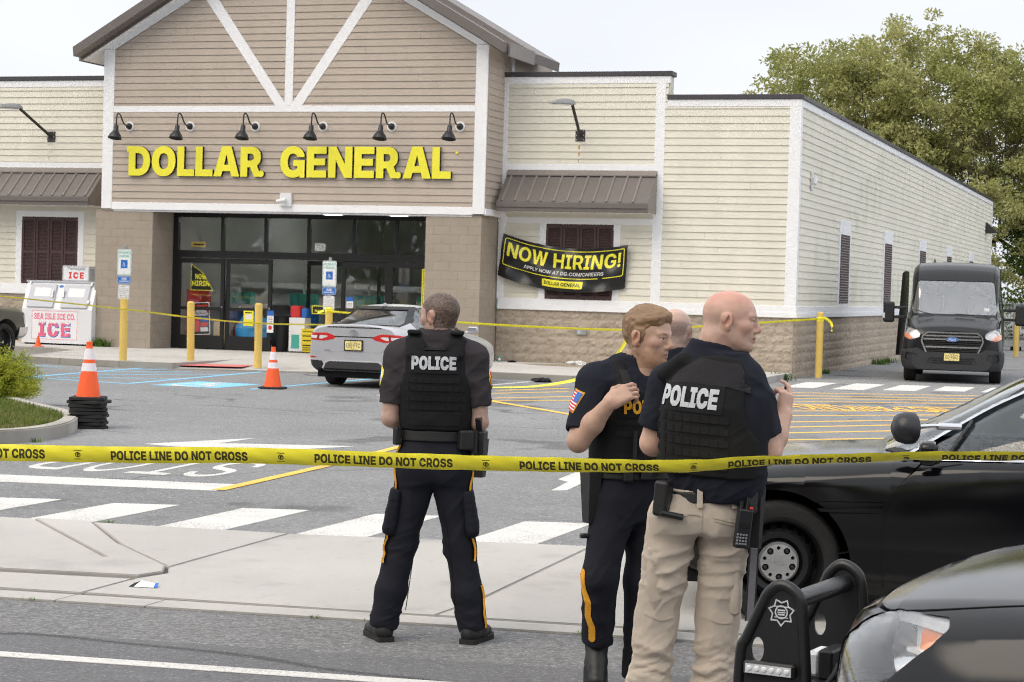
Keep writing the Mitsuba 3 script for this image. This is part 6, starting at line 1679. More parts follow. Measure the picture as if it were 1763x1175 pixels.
obj('bag_body', trimesh.Trimesh(np.clip(v, -.9, .92) * [.46, .25, .43] + [-21.115, SY + .42, .58], bm.faces, process=False), 'tote_blue', k, smooth=True)
obj('neck', mv(lathe([(.05, 0), (.08, .05), (.10, .12)], 14), -21.115, SY + .42, .95), 'tote_blue', k)
k = thing('vending_unit', 'red vending unit standing inside the left door', 'vending unit')
obj('cabinet', cbox(-22.892, -22.502, SY + .35, SY + .9, .15, 1.55, .02), 'print_red', k); obj('panel', box(-22.81, -22.553, SY + .34, SY + .349, .5, 1.3), 'print_pink', k)
k = thing('carton', 'brown carton inside the left door beside the price board', 'box'); obj('body', cbox(-22.039, -21.68, SY + .15, SY + .5, .15, .80, .01), 'carton', k); obj('tape', box(-21.895, -21.834, SY + .146, SY + .15, .2, .8), 'bollard_yellow', k)
# stack of shopping baskets
bkm = None
def basket(i):
    k = thing('shopping_basket', f'yellow shopping basket, {["lowest", "second", "third", "top"][i]} of the stack in the doorway', 'basket', 'baskets stacked in the doorway')
    z = .15 + .11 * i; x, y = -19.471, SY + .25
    o = [(-.24, -.16), (.24, -.16), (.24, .16), (-.24, .16)]
    P = lambda s, zz: [(x + a * s, y + b * s, zz) for a, b in o]
    body = man(hull(P(.86, z) + P(1.0, z + .21))) - man(hull(P(.83, z + .012) + P(.98, z + .25)))
    obj('tub', tm(body), 'basket_yellow', k)
    obj('rim', [tube([(*p[:2], z + .21) for p in P(1.0, 0)], .012, 6, closed=True)], 'basket_yellow', k)
    obj('slots', cat([box(x - .20, x + .20, y - .165, y - .1625, z + .05 + .05 * j, z + .062 + .05 * j) for j in range(3)]), 'gap_black', k)
for i in range(4): basket(i)
k = thing('display_box', 'white display box with green label in the doorway', 'display box')
obj('box', cbox(-20.087, -19.676, SY + .2, SY + .55, .15, .95, .01), 'print_white', k); obj('label', box(-20.015, -19.81, SY + .195, SY + .2, .22, .55), 'print_green', k)
k = thing('goods_bundle', 'red and blue bundle lying on the white display box', 'bundle')
obj('red_pack', rbox(-19.953, SY + .36, 1.09, .26, .26, .28, .05), 'print_red', k, smooth=40); obj('blue_pack', rbox(-19.727, SY + .36, 1.06, .16, .22, .24, .05), 'print_blue', k, smooth=40)
k = thing('bin', 'black bin standing in the doorway beside the white display box', 'bin')
obj('tub', mv(lathe([(0, 0), (.19, 0), (.23, .80), (.21, .80), (.2, .74), (0, .74)], 20), -20.426, SY + .45, .15), 'black_plastic', k, smooth=40); obj('rim', mv(lathe([(.225, .78), (.245, .79), (.245, .82), (.225, .82)], 20), -20.426, SY + .45, .15), 'black_plastic', k)

# litter
k = thing('drink_can', 'green drink can standing by the wall behind the silver sedan', 'can')
obj('can_body', mv(lathe([(0, 0), (.028, .0), (.033, .01), (.033, .11), (.026, .122), (0, .12)], 18), -14.62, 42.3, .13), 'print_green', k, smooth=40); obj('band', mv(lathe([(.0335, .03), (.0337, .03), (.0337, .08), (.0335, .08)], 18), -14.62, 42.3, .13), 'print_white', k)
plain('litter_white', (0.75, 0.75, 0.74), 0.5)
def crumple(x, y, z, s, seed, bs, name, lab, cat_, flat_=.45):
    r = np.random.default_rng(seed); m = trimesh.creation.icosphere(2, 1.0); v = m.vertices * (1 + r.uniform(-.4, .35, (len(m.vertices), 1))) * [1, 1, flat_]
    k = thing(name, lab, cat_); obj('crumple', trimesh.Trimesh(v * s + [x, y, z + s * flat_ * .6], m.faces, process=False), bs, k); return k
for i, (x, y, s, lab) in enumerate(((-12.95, 42.35, .10, 'leftmost white scrap of plastic litter on the puddle'), (-12.72, 42.32, .12, 'largest white scrap of plastic litter on the puddle'), (-12.5, 42.38, .07, 'small white scrap between two bigger ones on the puddle'), (-12.25, 42.25, .10, 'rightmost white scrap of litter by the stone wall'))):
    crumple(x, y, .13, s, 30 + i, 'litter_white', 'plastic_litter', lab, 'litter')
crumple(-14.3, 42.25, .13, .09, 41, 'black_matt', 'black_litter', 'flat black scrap of litter right of the green can', 'litter', .3)
crumple(-11.72, 36.45, 0, .17, 42, 'black_matt', 'black_rag', 'black lump lying in the gutter below the kerb', 'litter', .3)
crumple(-13.35, 36.75, .03, .05, 43, 'cone_orange', 'orange_scrap', 'rust orange scrap against the kerb right of the sedan', 'litter', .7)
def damp(p, n, uv): return mix(mi.Color3f(0.20, 0.16, 0.115), mi.Color3f(0.31, 0.265, 0.205), fbm(p.x * 3, p.y * 3, 1.0, 3))
mat_('damp_concrete', principled(proc(damp), 0.28))
pd = Polygon(curve([(-13.9, 41.6), (-13.2, 42.3), (-12.2, 42.5), (-11.3, 42.2), (-11.2, 41.4), (-11.7, 40.9), (-12.7, 41.0), (-13.4, 41.2), (-13.9, 41.6)], 5)).buffer(0)
obj('puddle', flat(pd, .1305, .002), 'damp_concrete', 'walkway')
k = thing('paper_scrap', 'folded blue and white paper lying on the gutter slab', 'paper')
obj('leaf_sheet', hull([(-5.67, 10.09, .026), (-5.55, 10.11, .026), (-5.57, 10.18, .040), (-5.66, 10.17, .052), (-5.6, 10.14, .050)]), 'print_white', k); obj('blue_edge', hull([(-5.55, 10.11, .027), (-5.53, 10.115, .027), (-5.555, 10.185, .041), (-5.575, 10.18, .042)]), 'print_blue', k); obj('dark_fold', hull([(-5.70, 10.09, .024), (-5.665, 10.09, .027), (-5.66, 10.165, .050), (-5.69, 10.14, .040)]), 'black_matt', k)
# weeds in the joints
rw_ = np.random.default_rng(17)
for x, y, n, h, lab in ((-8.12, 41.9, 90, .18, 'tuft of weeds at the foot of the shop corner'), (-7.95, 46.2, 60, .13, 'weeds at the side wall left of the corner bollard'), (-7.9, 54.2, 60, .20, 'weeds by the side wall near the van, left'), (-7.9, 56.0, 60, .18, 'weeds by the side wall close to the van'),
                        (-24.35, 41.5, 110, .22, 'weeds between the ice freezer and the pillar'), (-11.66, 18.55, 40, .055, 'weeds at the toe of the island kerb'), (-4.35, 9.66, 26, .028, 'tiny weeds at the road edge left of the first officer'), (-3.98, 9.70, 30, .030, 'tiny weeds at the road edge beside the first officer'), (-5.95, 9.46, 20, .024, 'tiny weeds at the far left of the road edge'), (-2.9, 9.86, 20, .028, 'tiny weeds at the road edge near the khaki trousers'), (-7.35, 12.68, 36, .030, 'dry weeds at the back edge of the apron')):
    z = .13 if 'freezer' in lab else .012 if y < 13 else 0
    q = np.c_[rw_.normal(x, h * 1.0 if h < .06 else h * .6, n), rw_.normal(y, h * .25, n), np.full(n, z)]
    obj('weed', blades(q, h, h * .07, rw_, 1.2), 'weed_leaf', label=lab, category='weed', group='weeds in the joints')


# roll cages behind the van
def roll_cage(x, y, rz, lab, h=1.75):
    k = thing('roll_cage', lab, 'roll cage'); M = place(x, y, 0, rz); w, d = .72, .8
    T_ = []
    for sx in (-1, 1):
        for sy in (-1, 1): obj('upright', xf(tube([(sx * w / 2, sy * d / 2, .18), (sx * w / 2, sy * d / 2, h)], .014, 6), M), 'wire', k)
    for side, n in (('x', 7), ('y', 7)):
        for s in (-1, 1):
            g = []
            for t in np.linspace(-.5, .5, 8): g.append(tube([(t * w, s * d / 2, .22), (t * w, s * d / 2, h - .02)] if side == 'x' else [(s * w / 2, t * d, .22), (s * w / 2, t * d, h - .02)], .0055, 4, caps=False))
            for z in np.linspace(.25, h - .02, 12): g.append(tube([(-w / 2, s * d / 2, z), (w / 2, s * d / 2, z)] if side == 'x' else [(s * w / 2, -d / 2, z), (s * w / 2, d / 2, z)], .0055, 4, caps=False))
            obj('mesh_side', xf(cat(g), M), 'wire', k)
    obj('base', xf(cbox(-w / 2, w / 2, -d / 2, d / 2, .15, .20, .006), M), 'wire', k)
    for sx in (-1, 1):
        for sy in (-1, 1): obj('castor', xf(lathe([(0, -.025), (.07, -.025), (.075, 0), (.07, .025), (0, .025)], 14, 'x'), M @ mat(loc=(sx * w * .4, sy * d * .4, .075))), 'rubber', k)
roll_cage(-7.25, 75.2, .1, 'wire roll cage right behind the van, leftmost of the row')
roll_cage(-6.4, 75.6, .0, 'wire roll cage in the row behind the van, second from left')
roll_cage(-5.55, 75.3, -.1, 'wire roll cage at the right edge of the photo behind the van mirror')
roll_cage(-4.7, 75.9, .1, 'wire roll cage at the far right end of the row')
k = bollard(-5.2, 66.0, 1.5, 'thick yellow bollard in front of the wire roll cages', 0)
k = thing('tote', 'small yellow tote lying in a wire roll cage', 'tote'); obj('tub', cbox(-7.4, -6.9, 74.95, 75.4, .21, .75, .02), 'basket_yellow', k); obj('rim', cbox(-7.43, -6.87, 74.92, 75.43, .72, .77, .01), 'basket_yellow', k)

# ---------------------------------------------------------------- people: smooth-blended volumes turned into skins
from meshkit import noise as mnoise


class Vol:
    def __init__(s, lo, hi, h):
        s.h = h; s.lo = np.array(lo, float); n = np.ceil((np.array(hi) - s.lo) / h).astype(int) + 1
        s.ax = [s.lo[i] + h * np.arange(n[i]) for i in range(3)]; s.D = np.full(n, 1.0, np.float32)

    def _box(s, lo, hi, m):
        sl = []
        for i in range(3):
            a = int(max(0, math.floor((lo[i] - m - s.lo[i]) / s.h))); b = int(min(len(s.ax[i]), math.ceil((hi[i] + m - s.lo[i]) / s.h) + 1))
            if b <= a: return None
            sl.append(slice(a, b))
        return tuple(sl)

    def _pts(s, sl): return [a.astype(np.float32) for a in np.meshgrid(*[s.ax[i][sl[i]] for i in range(3)], indexing='ij', sparse=True)]

    def put(s, f, lo, hi, k=.02, mode='add', m=None):
        sl = s._box(lo, hi, (k + .02) if m is None else m)
        if sl is None: return s
        d = f(*s._pts(sl)).astype(np.float32); o = s.D[sl]
        if mode == 'add':
            h = np.clip(.5 + .5 * (o - d) / max(k, 1e-5), 0, 1); s.D[sl] = o * (1 - h) + d * h - k * h * (1 - h)
        else:
            d = -d; h = np.clip(.5 - .5 * (o - d) / max(k, 1e-5), 0, 1); s.D[sl] = o * (1 - h) + d * h + k * h * (1 - h)
        return s

    def cone(s, a, b, ra, rb, k=.02, mode='add', flat=None, cut=None):
        """a tapered rod from a to b; flat = (direction, factor) squashes it; cut trims it square at b"""
        a, b = np.array(a, float), np.array(b, float); d = b - a; L2 = d @ d; R = max(ra, rb) * 1.3
        def f(x, y, z):
            px, py, pz = x - a[0], y - a[1], z - a[2]
            tt = (px * d[0] + py * d[1] + pz * d[2]) / L2; t = np.clip(tt, 0, 1)
            qx, qy, qz = px - t * d[0], py - t * d[1], pz - t * d[2]
            if flat is not None:
                n, c = np.array(flat[0], float), flat[1]; n = n / np.linalg.norm(n); e = (qx * n[0] + qy * n[1] + qz * n[2]) * (1 / c - 1)
                qx, qy, qz = qx + e * n[0], qy + e * n[1], qz + e * n[2]
            v = np.sqrt(qx * qx + qy * qy + qz * qz) - (ra + (rb - ra) * t)
            if cut: v = np.maximum(v, (tt - 1) * math.sqrt(L2))
            return v
        return s.put(f, np.minimum(a, b) - R, np.maximum(a, b) + R, k, mode)

    def ell(s, c, r, k=.02, mode='add', R=None):
        c, r = np.array(c, float), np.array(r, float); R = np.eye(3) if R is None else np.asarray(R); M = max(r)
        def f(x, y, z):
            p = [x - c[0], y - c[1], z - c[2]]
            q = [(p[0] * R[0, i] + p[1] * R[1, i] + p[2] * R[2, i]) / r[i] for i in range(3)]
            k0 = np.sqrt(q[0] ** 2 + q[1] ** 2 + q[2] ** 2); k1 = np.sqrt(sum((q[i] / r[i]) ** 2 for i in range(3)))
            return k0 * (k0 - 1) / np.maximum(k1, 1e-6)
        return s.put(f, c - M, c + M, k, mode)

    def slab(s, secs, k=.02, mode='add', R=None, p=2.4, o=(0, 0, 0)):
        """a stack of rounded sections (z, cx, cy, rx, ry) blended along z; R turns them about the point o"""
        S = np.array(sorted(secs), float); I = PchipInterpolator(S[:, 0], S[:, 1:], axis=0); z0, z1 = S[0, 0], S[-1, 0]; o = np.array(o, float); R = np.eye(3) if R is None else R
        M = max(S[:, 3].max(), S[:, 4].max()) + np.abs(S[:, 1:3]).max()
        def f(x, y, z):
            X, Y, Z = x - o[0], y - o[1], z - o[2]
            u, v, w = (X * R[0, i] + Y * R[1, i] + Z * R[2, i] for i in range(3))
            tab = I(np.linspace(z0, z1, 200)); wz = np.clip(w, z0, z1); q = [np.interp(wz, np.linspace(z0, z1, 200), tab[:, i]) for i in range(4)]
            a, b = np.abs(u - q[0]) / q[2], np.abs(v - q[1]) / q[3]
            rr = (a ** p + b ** p) ** (1 / p)
            d = (rr - 1) * np.minimum(q[2], q[3]) * .9
            return np.maximum(d, np.maximum(z0 - w, w - z1))
        H = max(abs(z0), abs(z1)) + M
        return s.put(f, o - [M, M, 0] + R @ [0, 0, z0] - .1, o + [M, M, 0] + R @ [0, 0, z1] + .1, k, mode, m=.045)

    def trim(s, n, c):
        """keep only the side where p.n < c"""
        n = np.array(n, float); g = self_dot(s, n); s.D = np.maximum(s.D, (g - c).astype(np.float32)); return s

    def mesh(s):
        D = s.D; ins = D < 0; n = D.shape
        shp = tuple(a - 1 for a in n); cnt = np.empty(shp, np.int8); ids, pts = [], []
        for ax in range(3):
            a = D[tuple(slice(0, -1) if i == ax else slice(None) for i in range(3))]; b = D[tuple(slice(1, None) if i == ax else slice(None) for i in range(3))]
            I = np.argwhere((a < 0) != (b < 0))
            va, vb = a[tuple(I.T)], b[tuple(I.T)]; t = va / (va - vb)
            P = I.astype(np.float32); P[:, ax] += t
            o = [i for i in range(3) if i != ax]
            for d0 in (0, -1):
                for d1 in (0, -1):
                    C = I.copy(); C[:, o[0]] += d0; C[:, o[1]] += d1
                    ok = np.all((C >= 0) & (C < np.array(n) - 1), axis=1); C = C[ok]
                    li = np.ravel_multi_index(tuple(C.T), cnt.shape); ids.append(li); pts.append(P[ok])
        ids = np.concatenate(ids); pts = np.vstack(pts); un, inv = np.unique(ids, return_inverse=True); c = np.bincount(inv)
        idx = np.full(int(np.prod(shp)), -1, np.int64); idx[un] = np.arange(len(un)); idx = idx.reshape(shp)
        V = np.stack([np.bincount(inv, pts[:, i]) / c for i in range(3)], 1) * s.h + s.lo
        F = []
        for ax in range(3):
            a = ins[tuple(slice(0, -1) if i == ax else slice(None) for i in range(3))]; b = ins[tuple(slice(1, None) if i == ax else slice(None) for i in range(3))]
            I = np.argwhere(a != b); o = [i for i in range(3) if i != ax]
            I = I[(I[:, o[0]] > 0) & (I[:, o[1]] > 0) & (I[:, o[0]] < n[o[0]] - 1) & (I[:, o[1]] < n[o[1]] - 1)]
            q = []
            for d0, d1 in ((0, 0), (-1, 0), (-1, -1), (0, -1)):
                C = I.copy(); C[:, o[0]] += d0; C[:, o[1]] += d1; q.append(idx[tuple(C.T)])
            q = np.stack(q, 1); fl = a[tuple(I.T)] ^ (ax == 1)
            q = np.where(fl[:, None], q, q[:, ::-1]); F += [q[:, [0, 1, 2]], q[:, [0, 2, 3]]]
        return trimesh.Trimesh(V, np.vstack(F), process=False)


def self_dot(s, n): return (s.ax[0] * n[0])[:, None, None] + (s.ax[1] * n[1])[None, :, None] + (s.ax[2] * n[2])[None, None, :]


def vnormals(m):
    v, f = m.vertices, m.faces; n = np.zeros_like(v); c = np.cross(v[f[:, 1]] - v[f[:, 0]], v[f[:, 2]] - v[f[:, 0]])
    n = np.stack([sum(np.bincount(f[:, k], c[:, i], len(v)) for k in range(3)) for i in range(3)], 1)
    return n / (np.linalg.norm(n, axis=1, keepdims=True) + 1e-12)


def relax(m, it=3):
    from scipy.sparse import coo_matrix
    f = m.faces; n = len(m.vertices); i = np.concatenate([f[:, 0], f[:, 1], f[:, 2], f[:, 1], f[:, 2], f[:, 0]]); j = np.concatenate([f[:, 1], f[:, 2], f[:, 0], f[:, 0], f[:, 1], f[:, 2]])
    A = coo_matrix((np.ones(len(i)), (i, j)), (n, n)).tocsr(); A.data[:] = 1; d = np.maximum(np.asarray(A.sum(1)), 1); v = m.vertices
    for k in range(it): v = v + (.5 if k % 2 == 0 else -.40) * (A @ v / d - v)
    return trimesh.Trimesh(v, f, process=False)


def folds(m, amp, fz=16, fx=5, seed=0, where=None):
    """cloth: sharp-crested folds in two slanting directions pushed along the normal, more where 'where' says"""
    p = m.vertices; w = mnoise(p * 5.0, seed + 3) - .5; d = 0
    for j, (sl, wt) in enumerate(((.55, 1.0), (-.8, .8))):
        q = np.stack([p[:, 0] * fx, p[:, 1] * fx, p[:, 2] * fz + (p[:, 0] + .6 * p[:, 1]) * sl * fz + w * 2.6], -1)
        a = mnoise(q, seed + 7 * j); a = (1 - np.abs(2 * a - 1)) ** 2.2
        d = d + wt * (a - .28)
    q = np.stack([p[:, 0] * fx * 2, p[:, 1] * fx * 2, p[:, 2] * fz * 2.3 - p[:, 0] * fz + w * 4], -1); b = (1 - np.abs(2 * mnoise(q, seed + 1) - 1)) ** 2
    d = amp * (.62 * d + .28 * (b - .33))
    if where is not None: d = d * where(p)
    return trimesh.Trimesh(p + vnormals(m) * d[:, None], m.faces, process=False)


def shrinkwrap(m, target, direction, lift=.002):
    """lay a flat print (drawn with z as its own thickness) on a surface along a direction; m lies in front of the target"""
    d = np.array(direction, float); d /= np.linalg.norm(d)
    from scipy.spatial import cKDTree
    v = m.vertices.copy(); h = v @ -d; base = h.min(); tv = target.vertices; tn = vnormals(target)
    facing = (tn @ d) < -.05; tv, tn = tv[facing], tn[facing]
    A = np.linalg.svd(np.outer(d, d) - np.eye(3))[0][:, :2]
    tree_ = cKDTree(tv @ A); dist, ix = tree_.query(v @ A, k=12)
    wgt = 1 / (dist + .002); dep = (tv @ d)[ix]; near = dep.min(1, keepdims=True); wgt = wgt * (dep < near + .05)
    s = (dep * wgt).sum(1) / wgt.sum(1)
    return trimesh.Trimesh(v + ((s - lift - (h - base)) - v @ d)[:, None] * d, m.faces, process=False)


SKIN = {'scalp': 0}


def head(V, c, fwd, up, s=1.0, ears=True, jaw=1.0, k=.012):
    """the head's volumes; fwd the way the face looks"""
    f = np.array(fwd, float); f /= np.linalg.norm(f); u = np.array(up, float); u -= f * (u @ f); u /= np.linalg.norm(u); l = np.cross(u, f)
    R = np.stack([f, l, u], 1)
    W = lambda p: np.array(c) + R @ (np.array(p, float) * s)
    E = lambda p, r, kk=k, mode='add', Q=np.eye(3): V.ell(W(p), np.array(r) * s, kk, mode, R @ Q)
    C = lambda a, b, ra, rb, kk=k, mode='add': V.cone(W(a), W(b), ra * s, rb * s, kk, mode)
    E((-.014, 0, .034), (.100, .077, .088), .03); E((.012, 0, .030), (.088, .072, .078), .03)
    E((.028, 0, -.038), (.066, .060 * jaw, .076), .03)
    C((.050, 0, -.088), (.080, 0, -.098), .032, .022, .03)
    for y in (-1, 1):
        C((-.012, y * .054 * jaw, -.045), (.058, y * .028 * jaw, -.096), .022, .018, .03)
        E((.060, y * .043, -.016), (.028, .024, .022), .022)
        C((.080, y * .046, .026), (.094, y * .014, .024), .010, .011, .014)
    C((.094, 0, .020), (.116, 0, -.024), .0095, .0115, .014); E((.113, 0, -.029), (.0115, .0120, .0105), .010); E((.074, 0, -.050), (.026, .028, .024), .02)
    for y in (-1, 1):
        E((.103, y * .0125, -.034), (.011, .0085, .008), .008)
        E((.103, y * .031, .006), (.014, .017, .011), .012, 'sub')
        E((.080, y * .031, .006), (.0128, .0135, .0125), .002)
        C((.090, y * .045, .0135), (.096, y * .020, .0135), .0042, .0048, .006)
        C((.088, y * .043, -.003), (.094, y * .020, -.002), .0035, .0035, .006)
    C((.088, -.021, -.060), (.100, 0, -.0585), .0055, .0070, .006); C((.088, .021, -.060), (.100, 0, -.0585), .0055, .0070, .006)
    C((.087, -.018, -.0695), (.098, 0, -.0710), .0060, .0080, .006); C((.087, .018, -.0695), (.098, 0, -.0710), .0060, .0080, .006)
    C((.092, -.020, -.0648), (.108, 0, -.0645), .0012, .0016, .003, 'sub'); C((.092, .020, -.0648), (.108, 0, -.0645), .0012, .0016, .003, 'sub')
    if ears:
        for y in (-1, 1):
            Q = rotz(y * .38) @ roty(.22)
            E((-.010, y * .083, -.004), (.0250, .0090, .036), .006, 'add', Q)
            E((-.017, y * .088, .010), (.0205, .0095, .024), .004, 'add', Q)
            E((-.003, y * .0940, .003), (.0125, .0060, .021), .004, 'sub', Q)
            E((.000, y * .082, -.030), (.009, .006, .010), .006, 'add', Q)
    return R, W


def head_local(p, c, R, s): return (p - np.array(c)) @ R / s


def skin_color(p, c, R, s, tone, seed=0, stub=None, beard=None, brow=(0.20, .12, .07), scalp_hair=None):
    """skin by place: lips, lids, brows, stubble and beard as dye, with fine mottling"""
    q = head_local(p, c, R, s); x, y, z = q.T; ay = np.abs(y)
    inhead = (z > -.13) & (np.linalg.norm(q, axis=1) < .19)
    m = mnoise(p * 55, seed)[:, None] - .5; m2 = mnoise(p * 16, seed + 1)[:, None] - .5
    col = np.array(tone) * (1 + .15 * m + .20 * m2)
    red = np.array([1.04, .80, .76])
    def soft(v, a, b): t = np.clip((v - a) / (b - a), 0, 1); return (t * t * (3 - 2 * t))[:, None]
    def blob(cx, cy, cz, rx, ry, rz): return np.clip(1.4 - np.sqrt(((x - cx) / rx) ** 2 + ((ay - cy) / ry) ** 2 + ((z - cz) / rz) ** 2), 0, 1)[:, None]
    h = inhead[:, None]
    for b, w in ((blob(.062, .040, -.022, .03, .03, .022), .7), (blob(.115, 0, -.028, .02, .02, .016), .6), (blob(-.008, .088, 0, .03, .012, .036), .9)):
        col = np.where(h, col * (1 - w * b * (1 - red)), col)
    lips = blob(.098, 0, -.0650, .016, .022, .0115); col = np.where(h, col * (1 - lips) + lips * np.array([.40, .165, .14]) * (1 + .1 * m), col)
    gap = ((x > .085) & (ay < .021) & (np.abs(z + .0646) < .0016))[:, None] & h; col = np.where(gap, np.array([.10, .03, .03]), col)
    if stub is not None:
        fn, tint, a = stub; w = fn(x, ay, z)[:, None] * a * (.75 + .5 * mnoise(p * 150, seed + 5)[:, None]); col = np.where(h, col * (1 - w) + w * np.array(tint), col)
    if beard is not None:
        tint, a = beard
        w = soft(-z, .040, .062) * soft(x, -.02, .03) * (.65 + .7 * mnoise(p * 130, seed + 7)[:, None]) * (1 - lips)
        w = np.maximum(w, (soft(-z, .0, .05) * soft(-np.abs(x - .012), -.03, -.012) * .8)); w = w * (1 - blob(.062, .045, -.022, .022, .02, .022))
        w = w * (1 - np.clip(blob(.115, 0, -.024, .03, .028, .024) * 2, 0, 1))
        col = np.where(h, col * (1 - a * np.clip(w, 0, 1)) + a * np.clip(w, 0, 1) * np.array(tint) * (1 + .5 * m), col)
    b = (np.clip(1.25 - np.sqrt(((ay - .031) / .021) ** 2 + ((z - .0255 + .10 * np.abs(ay - .026)) / .0052) ** 2), 0, 1) * (x > .06))[:, None]
    col = np.where(h, col * (1 - .8 * b) + .8 * b * np.array(brow), col)
    d = np.sqrt((x - .081) ** 2 + (ay - .031) ** 2 + (z - .0062) ** 2); eye = (d < .0146) & (x > .084) & (np.abs(z - .0055) < .0062)
    col = np.where((eye & inhead)[:, None], np.array([.62, .60, .58]), col)
    iris = eye & (np.sqrt((ay - .030) ** 2 + (z - .0058) ** 2) < .0062); col = np.where((iris & inhead)[:, None], np.array([.035, .04, .045]), col)
    lid = (x > .078) & (np.abs(d - .0150) < .0022) & (z > .0095); col = np.where((lid & inhead)[:, None], np.array([.12, .06, .045]), col)
    return np.clip(col, 0, 1)


def hand(V, w, fwd, back, curl=(.5, .5, .5, .5), thumb=.4, s=1.0, side=1, spread=.06, tip=None):
    """palm, four jointed fingers and a thumb; w the wrist, fwd the way the fingers leave, back the back of the hand; side +1: thumb towards back x fwd"""
    f = np.array(fwd, float); f /= np.linalg.norm(f); b = np.array(back, float); b -= f * (b @ f); b /= np.linalg.norm(b); t = np.cross(b, f) * side
    W = lambda x, y, z: np.array(w) + s * (f * x + t * y + b * z)
    for y0, y1 in ((.020, .030), (.007, .011), (-.007, -.010), (-.019, -.029)): V.cone(W(.0, y0, 0), W(.082, y1, 0), .0155 * s, .0128 * s, .014)
    V.cone(W(.012, .022, -.008), W(.055, .030, -.010), .017 * s, .012 * s, .012); V.cone(W(.015, -.022, -.008), W(.06, -.026, -.008), .014 * s, .011 * s, .012)
    L = ((.044, .027, .021), (.048, .031, .022), (.045, .029, .021), (.035, .021, .018)); Y = (.031, .0105, -.0105, -.030); rad = (.0095, .0098, .0093, .0082)
    for i in range(4):
        a = 0.0; p = np.array([.084, Y[i], 0.]); cu = curl[i]
        for j, l in enumerate(L[i]):
            a += cu * (1.0, 1.15, .75)[j]
            d = np.array([math.cos(a), (1.5 - i) * spread * (1 if j == 0 else .5), -math.sin(a)]); q = p + d * l
            V.cone(W(*p), W(*q), rad[i] * (1 - .08 * j) * s, rad[i] * (.93 - .08 * j) * s, .0035); p = q
    p = np.array([.018, .028, -.006]); dirs = ([.62, .72, -.30 - thumb * .3], [.86, .35 - thumb * .4, -.35 - thumb * .5], [.9, .10 - thumb * .5, -.4 - thumb * .5])
    for d, l, r0, r1 in zip(dirs, (.042, .034, .026), (.015, .0115, .0105), (.0118, .0105, .0085)):
        d = np.array(d) / np.linalg.norm(d); q = p + d * l; V.cone(W(*p), W(*q), r0 * s, r1 * s, .007 if l < .04 else .014); p = q
    return W


mat_('skin', {'type': 'twosided', 'bsdf': {'type': 'principled', 'base_color': {'type': 'mesh_attribute', 'name': 'vertex_color'}, 'roughness': .48, 'specular': .45, 'flatness': .0, 'sheen': .1}})
def cloth(k, c, rough=.85, **kw): return speck(k, c, .10, 9.0, rough, 380.0, specular=.25, **kw)
cloth('shirt_charcoal', (.037, .032, .036)); cloth('shirt_navy', (.0105, .0125, .021)); cloth('trouser_navy', (.0115, .0125, .019)); cloth('vest_black', (.0105, .0105, .0118)); cloth('vest_grey', (.021, .020, .023))
cloth('khaki', (.43, .370, .308)); cloth('stripe_gold', (.62, .30, .03)); cloth('strap_grey', (.14, .135, .15)); cloth('vest_edge', (.0125, .0125, .014))
speck('hair_brown', (.045, .034, .030), .3, 30.0, .8, 300.0); speck('hair_sandy', (.215, .130, .070), .30, 22.0, .5, 240.0)
speck('shoe_black', (.010, .010, .0105), .2, 12.0, .5, 200.0); plain('nylon', (.010, .010, .011), .5); plain('device', (.014, .0145, .016), .35)

O1, O2, O3, O4 = (-3.58, 9.36), (-2.31, 8.42), (-1.82, 7.75), (-2.475, 9.90)   # where each stands
FLAT_BACK = np.array([[1, 0, 0, 0], [0, 0, -1, 0], [0, 1, 0, 0], [0, 0, 0, 1.]])   # a drawing in (x, z) facing -y


def shoe(k, M, heel, toe, roll_=0.0, bs='shoe_black', name='shoe', shaft=True):
    """a laced duty shoe from heel to toe (both on the sole)"""
    a, b = np.array(heel, float), np.array(toe, float); d = (b - a); n = np.linalg.norm(d); d /= n
    up = np.array([0, 0, 1.]) - d * d[2]; up /= np.linalg.norm(up); s = np.cross(up, d)
    W = lambda x, y, z: a + d * x * n + s * y + up * z
    v = Vol(np.minimum(a, b) - .14, np.maximum(a, b) + .20, .005)
    v.cone(W(.10, 0, .045), W(.45, .0, .045), .042, .045, .03); v.cone(W(.45, 0, .042), W(.86, .006, .034), .044, .036, .03)
    v.cone(W(.14, 0, .06), W(.12, 0, .15 if shaft else .085), .043, .047, .03); v.cone(W(.20, 0, .12 if shaft else .09), W(.62, .002, .062), .042, .030, .03)
    g = sum(x * y for x, y in zip(np.meshgrid(*[q.astype(np.float32) for q in v.ax], indexing='ij', sparse=True), up)) - a @ up
    v.D = np.maximum(v.D, -(g - .012)); 
    kk = obj(name, xf(relax(v.mesh(), 4), M), bs, k, smooth=True)
    sole = Polygon([(-.04, -.035), (.0, -.042), (.25, -.042), (.55, -.050), (.80, -.048), (.97, -.028), (1.0, .0), (.97, .032), (.80, .050), (.55, .048), (.25, .038), (.0, .040), (-.04, .034)])
    so = extrude(affinity.scale(sole.buffer(0), n, 1, origin=(0, 0)).buffer(.004), .026); w = so.vertices
    obj('sole', xf(trimesh.Trimesh(a + w[:, :1] * d + w[:, 1:2] * s + w[:, 2:] * up, so.faces, process=False), M), 'rubber', kk)
    la = [tube(curve([W(t, -.026, .105 - .075 * (t - .3)), W(t + .02, 0, .122 - .10 * (t - .3)), W(t, .026, .105 - .075 * (t - .3))], 4), .0035, 5) for t in (.34, .42, .50, .58)]
    obj('laces', xf(cat(la), M), 'nylon', kk)
    return kk


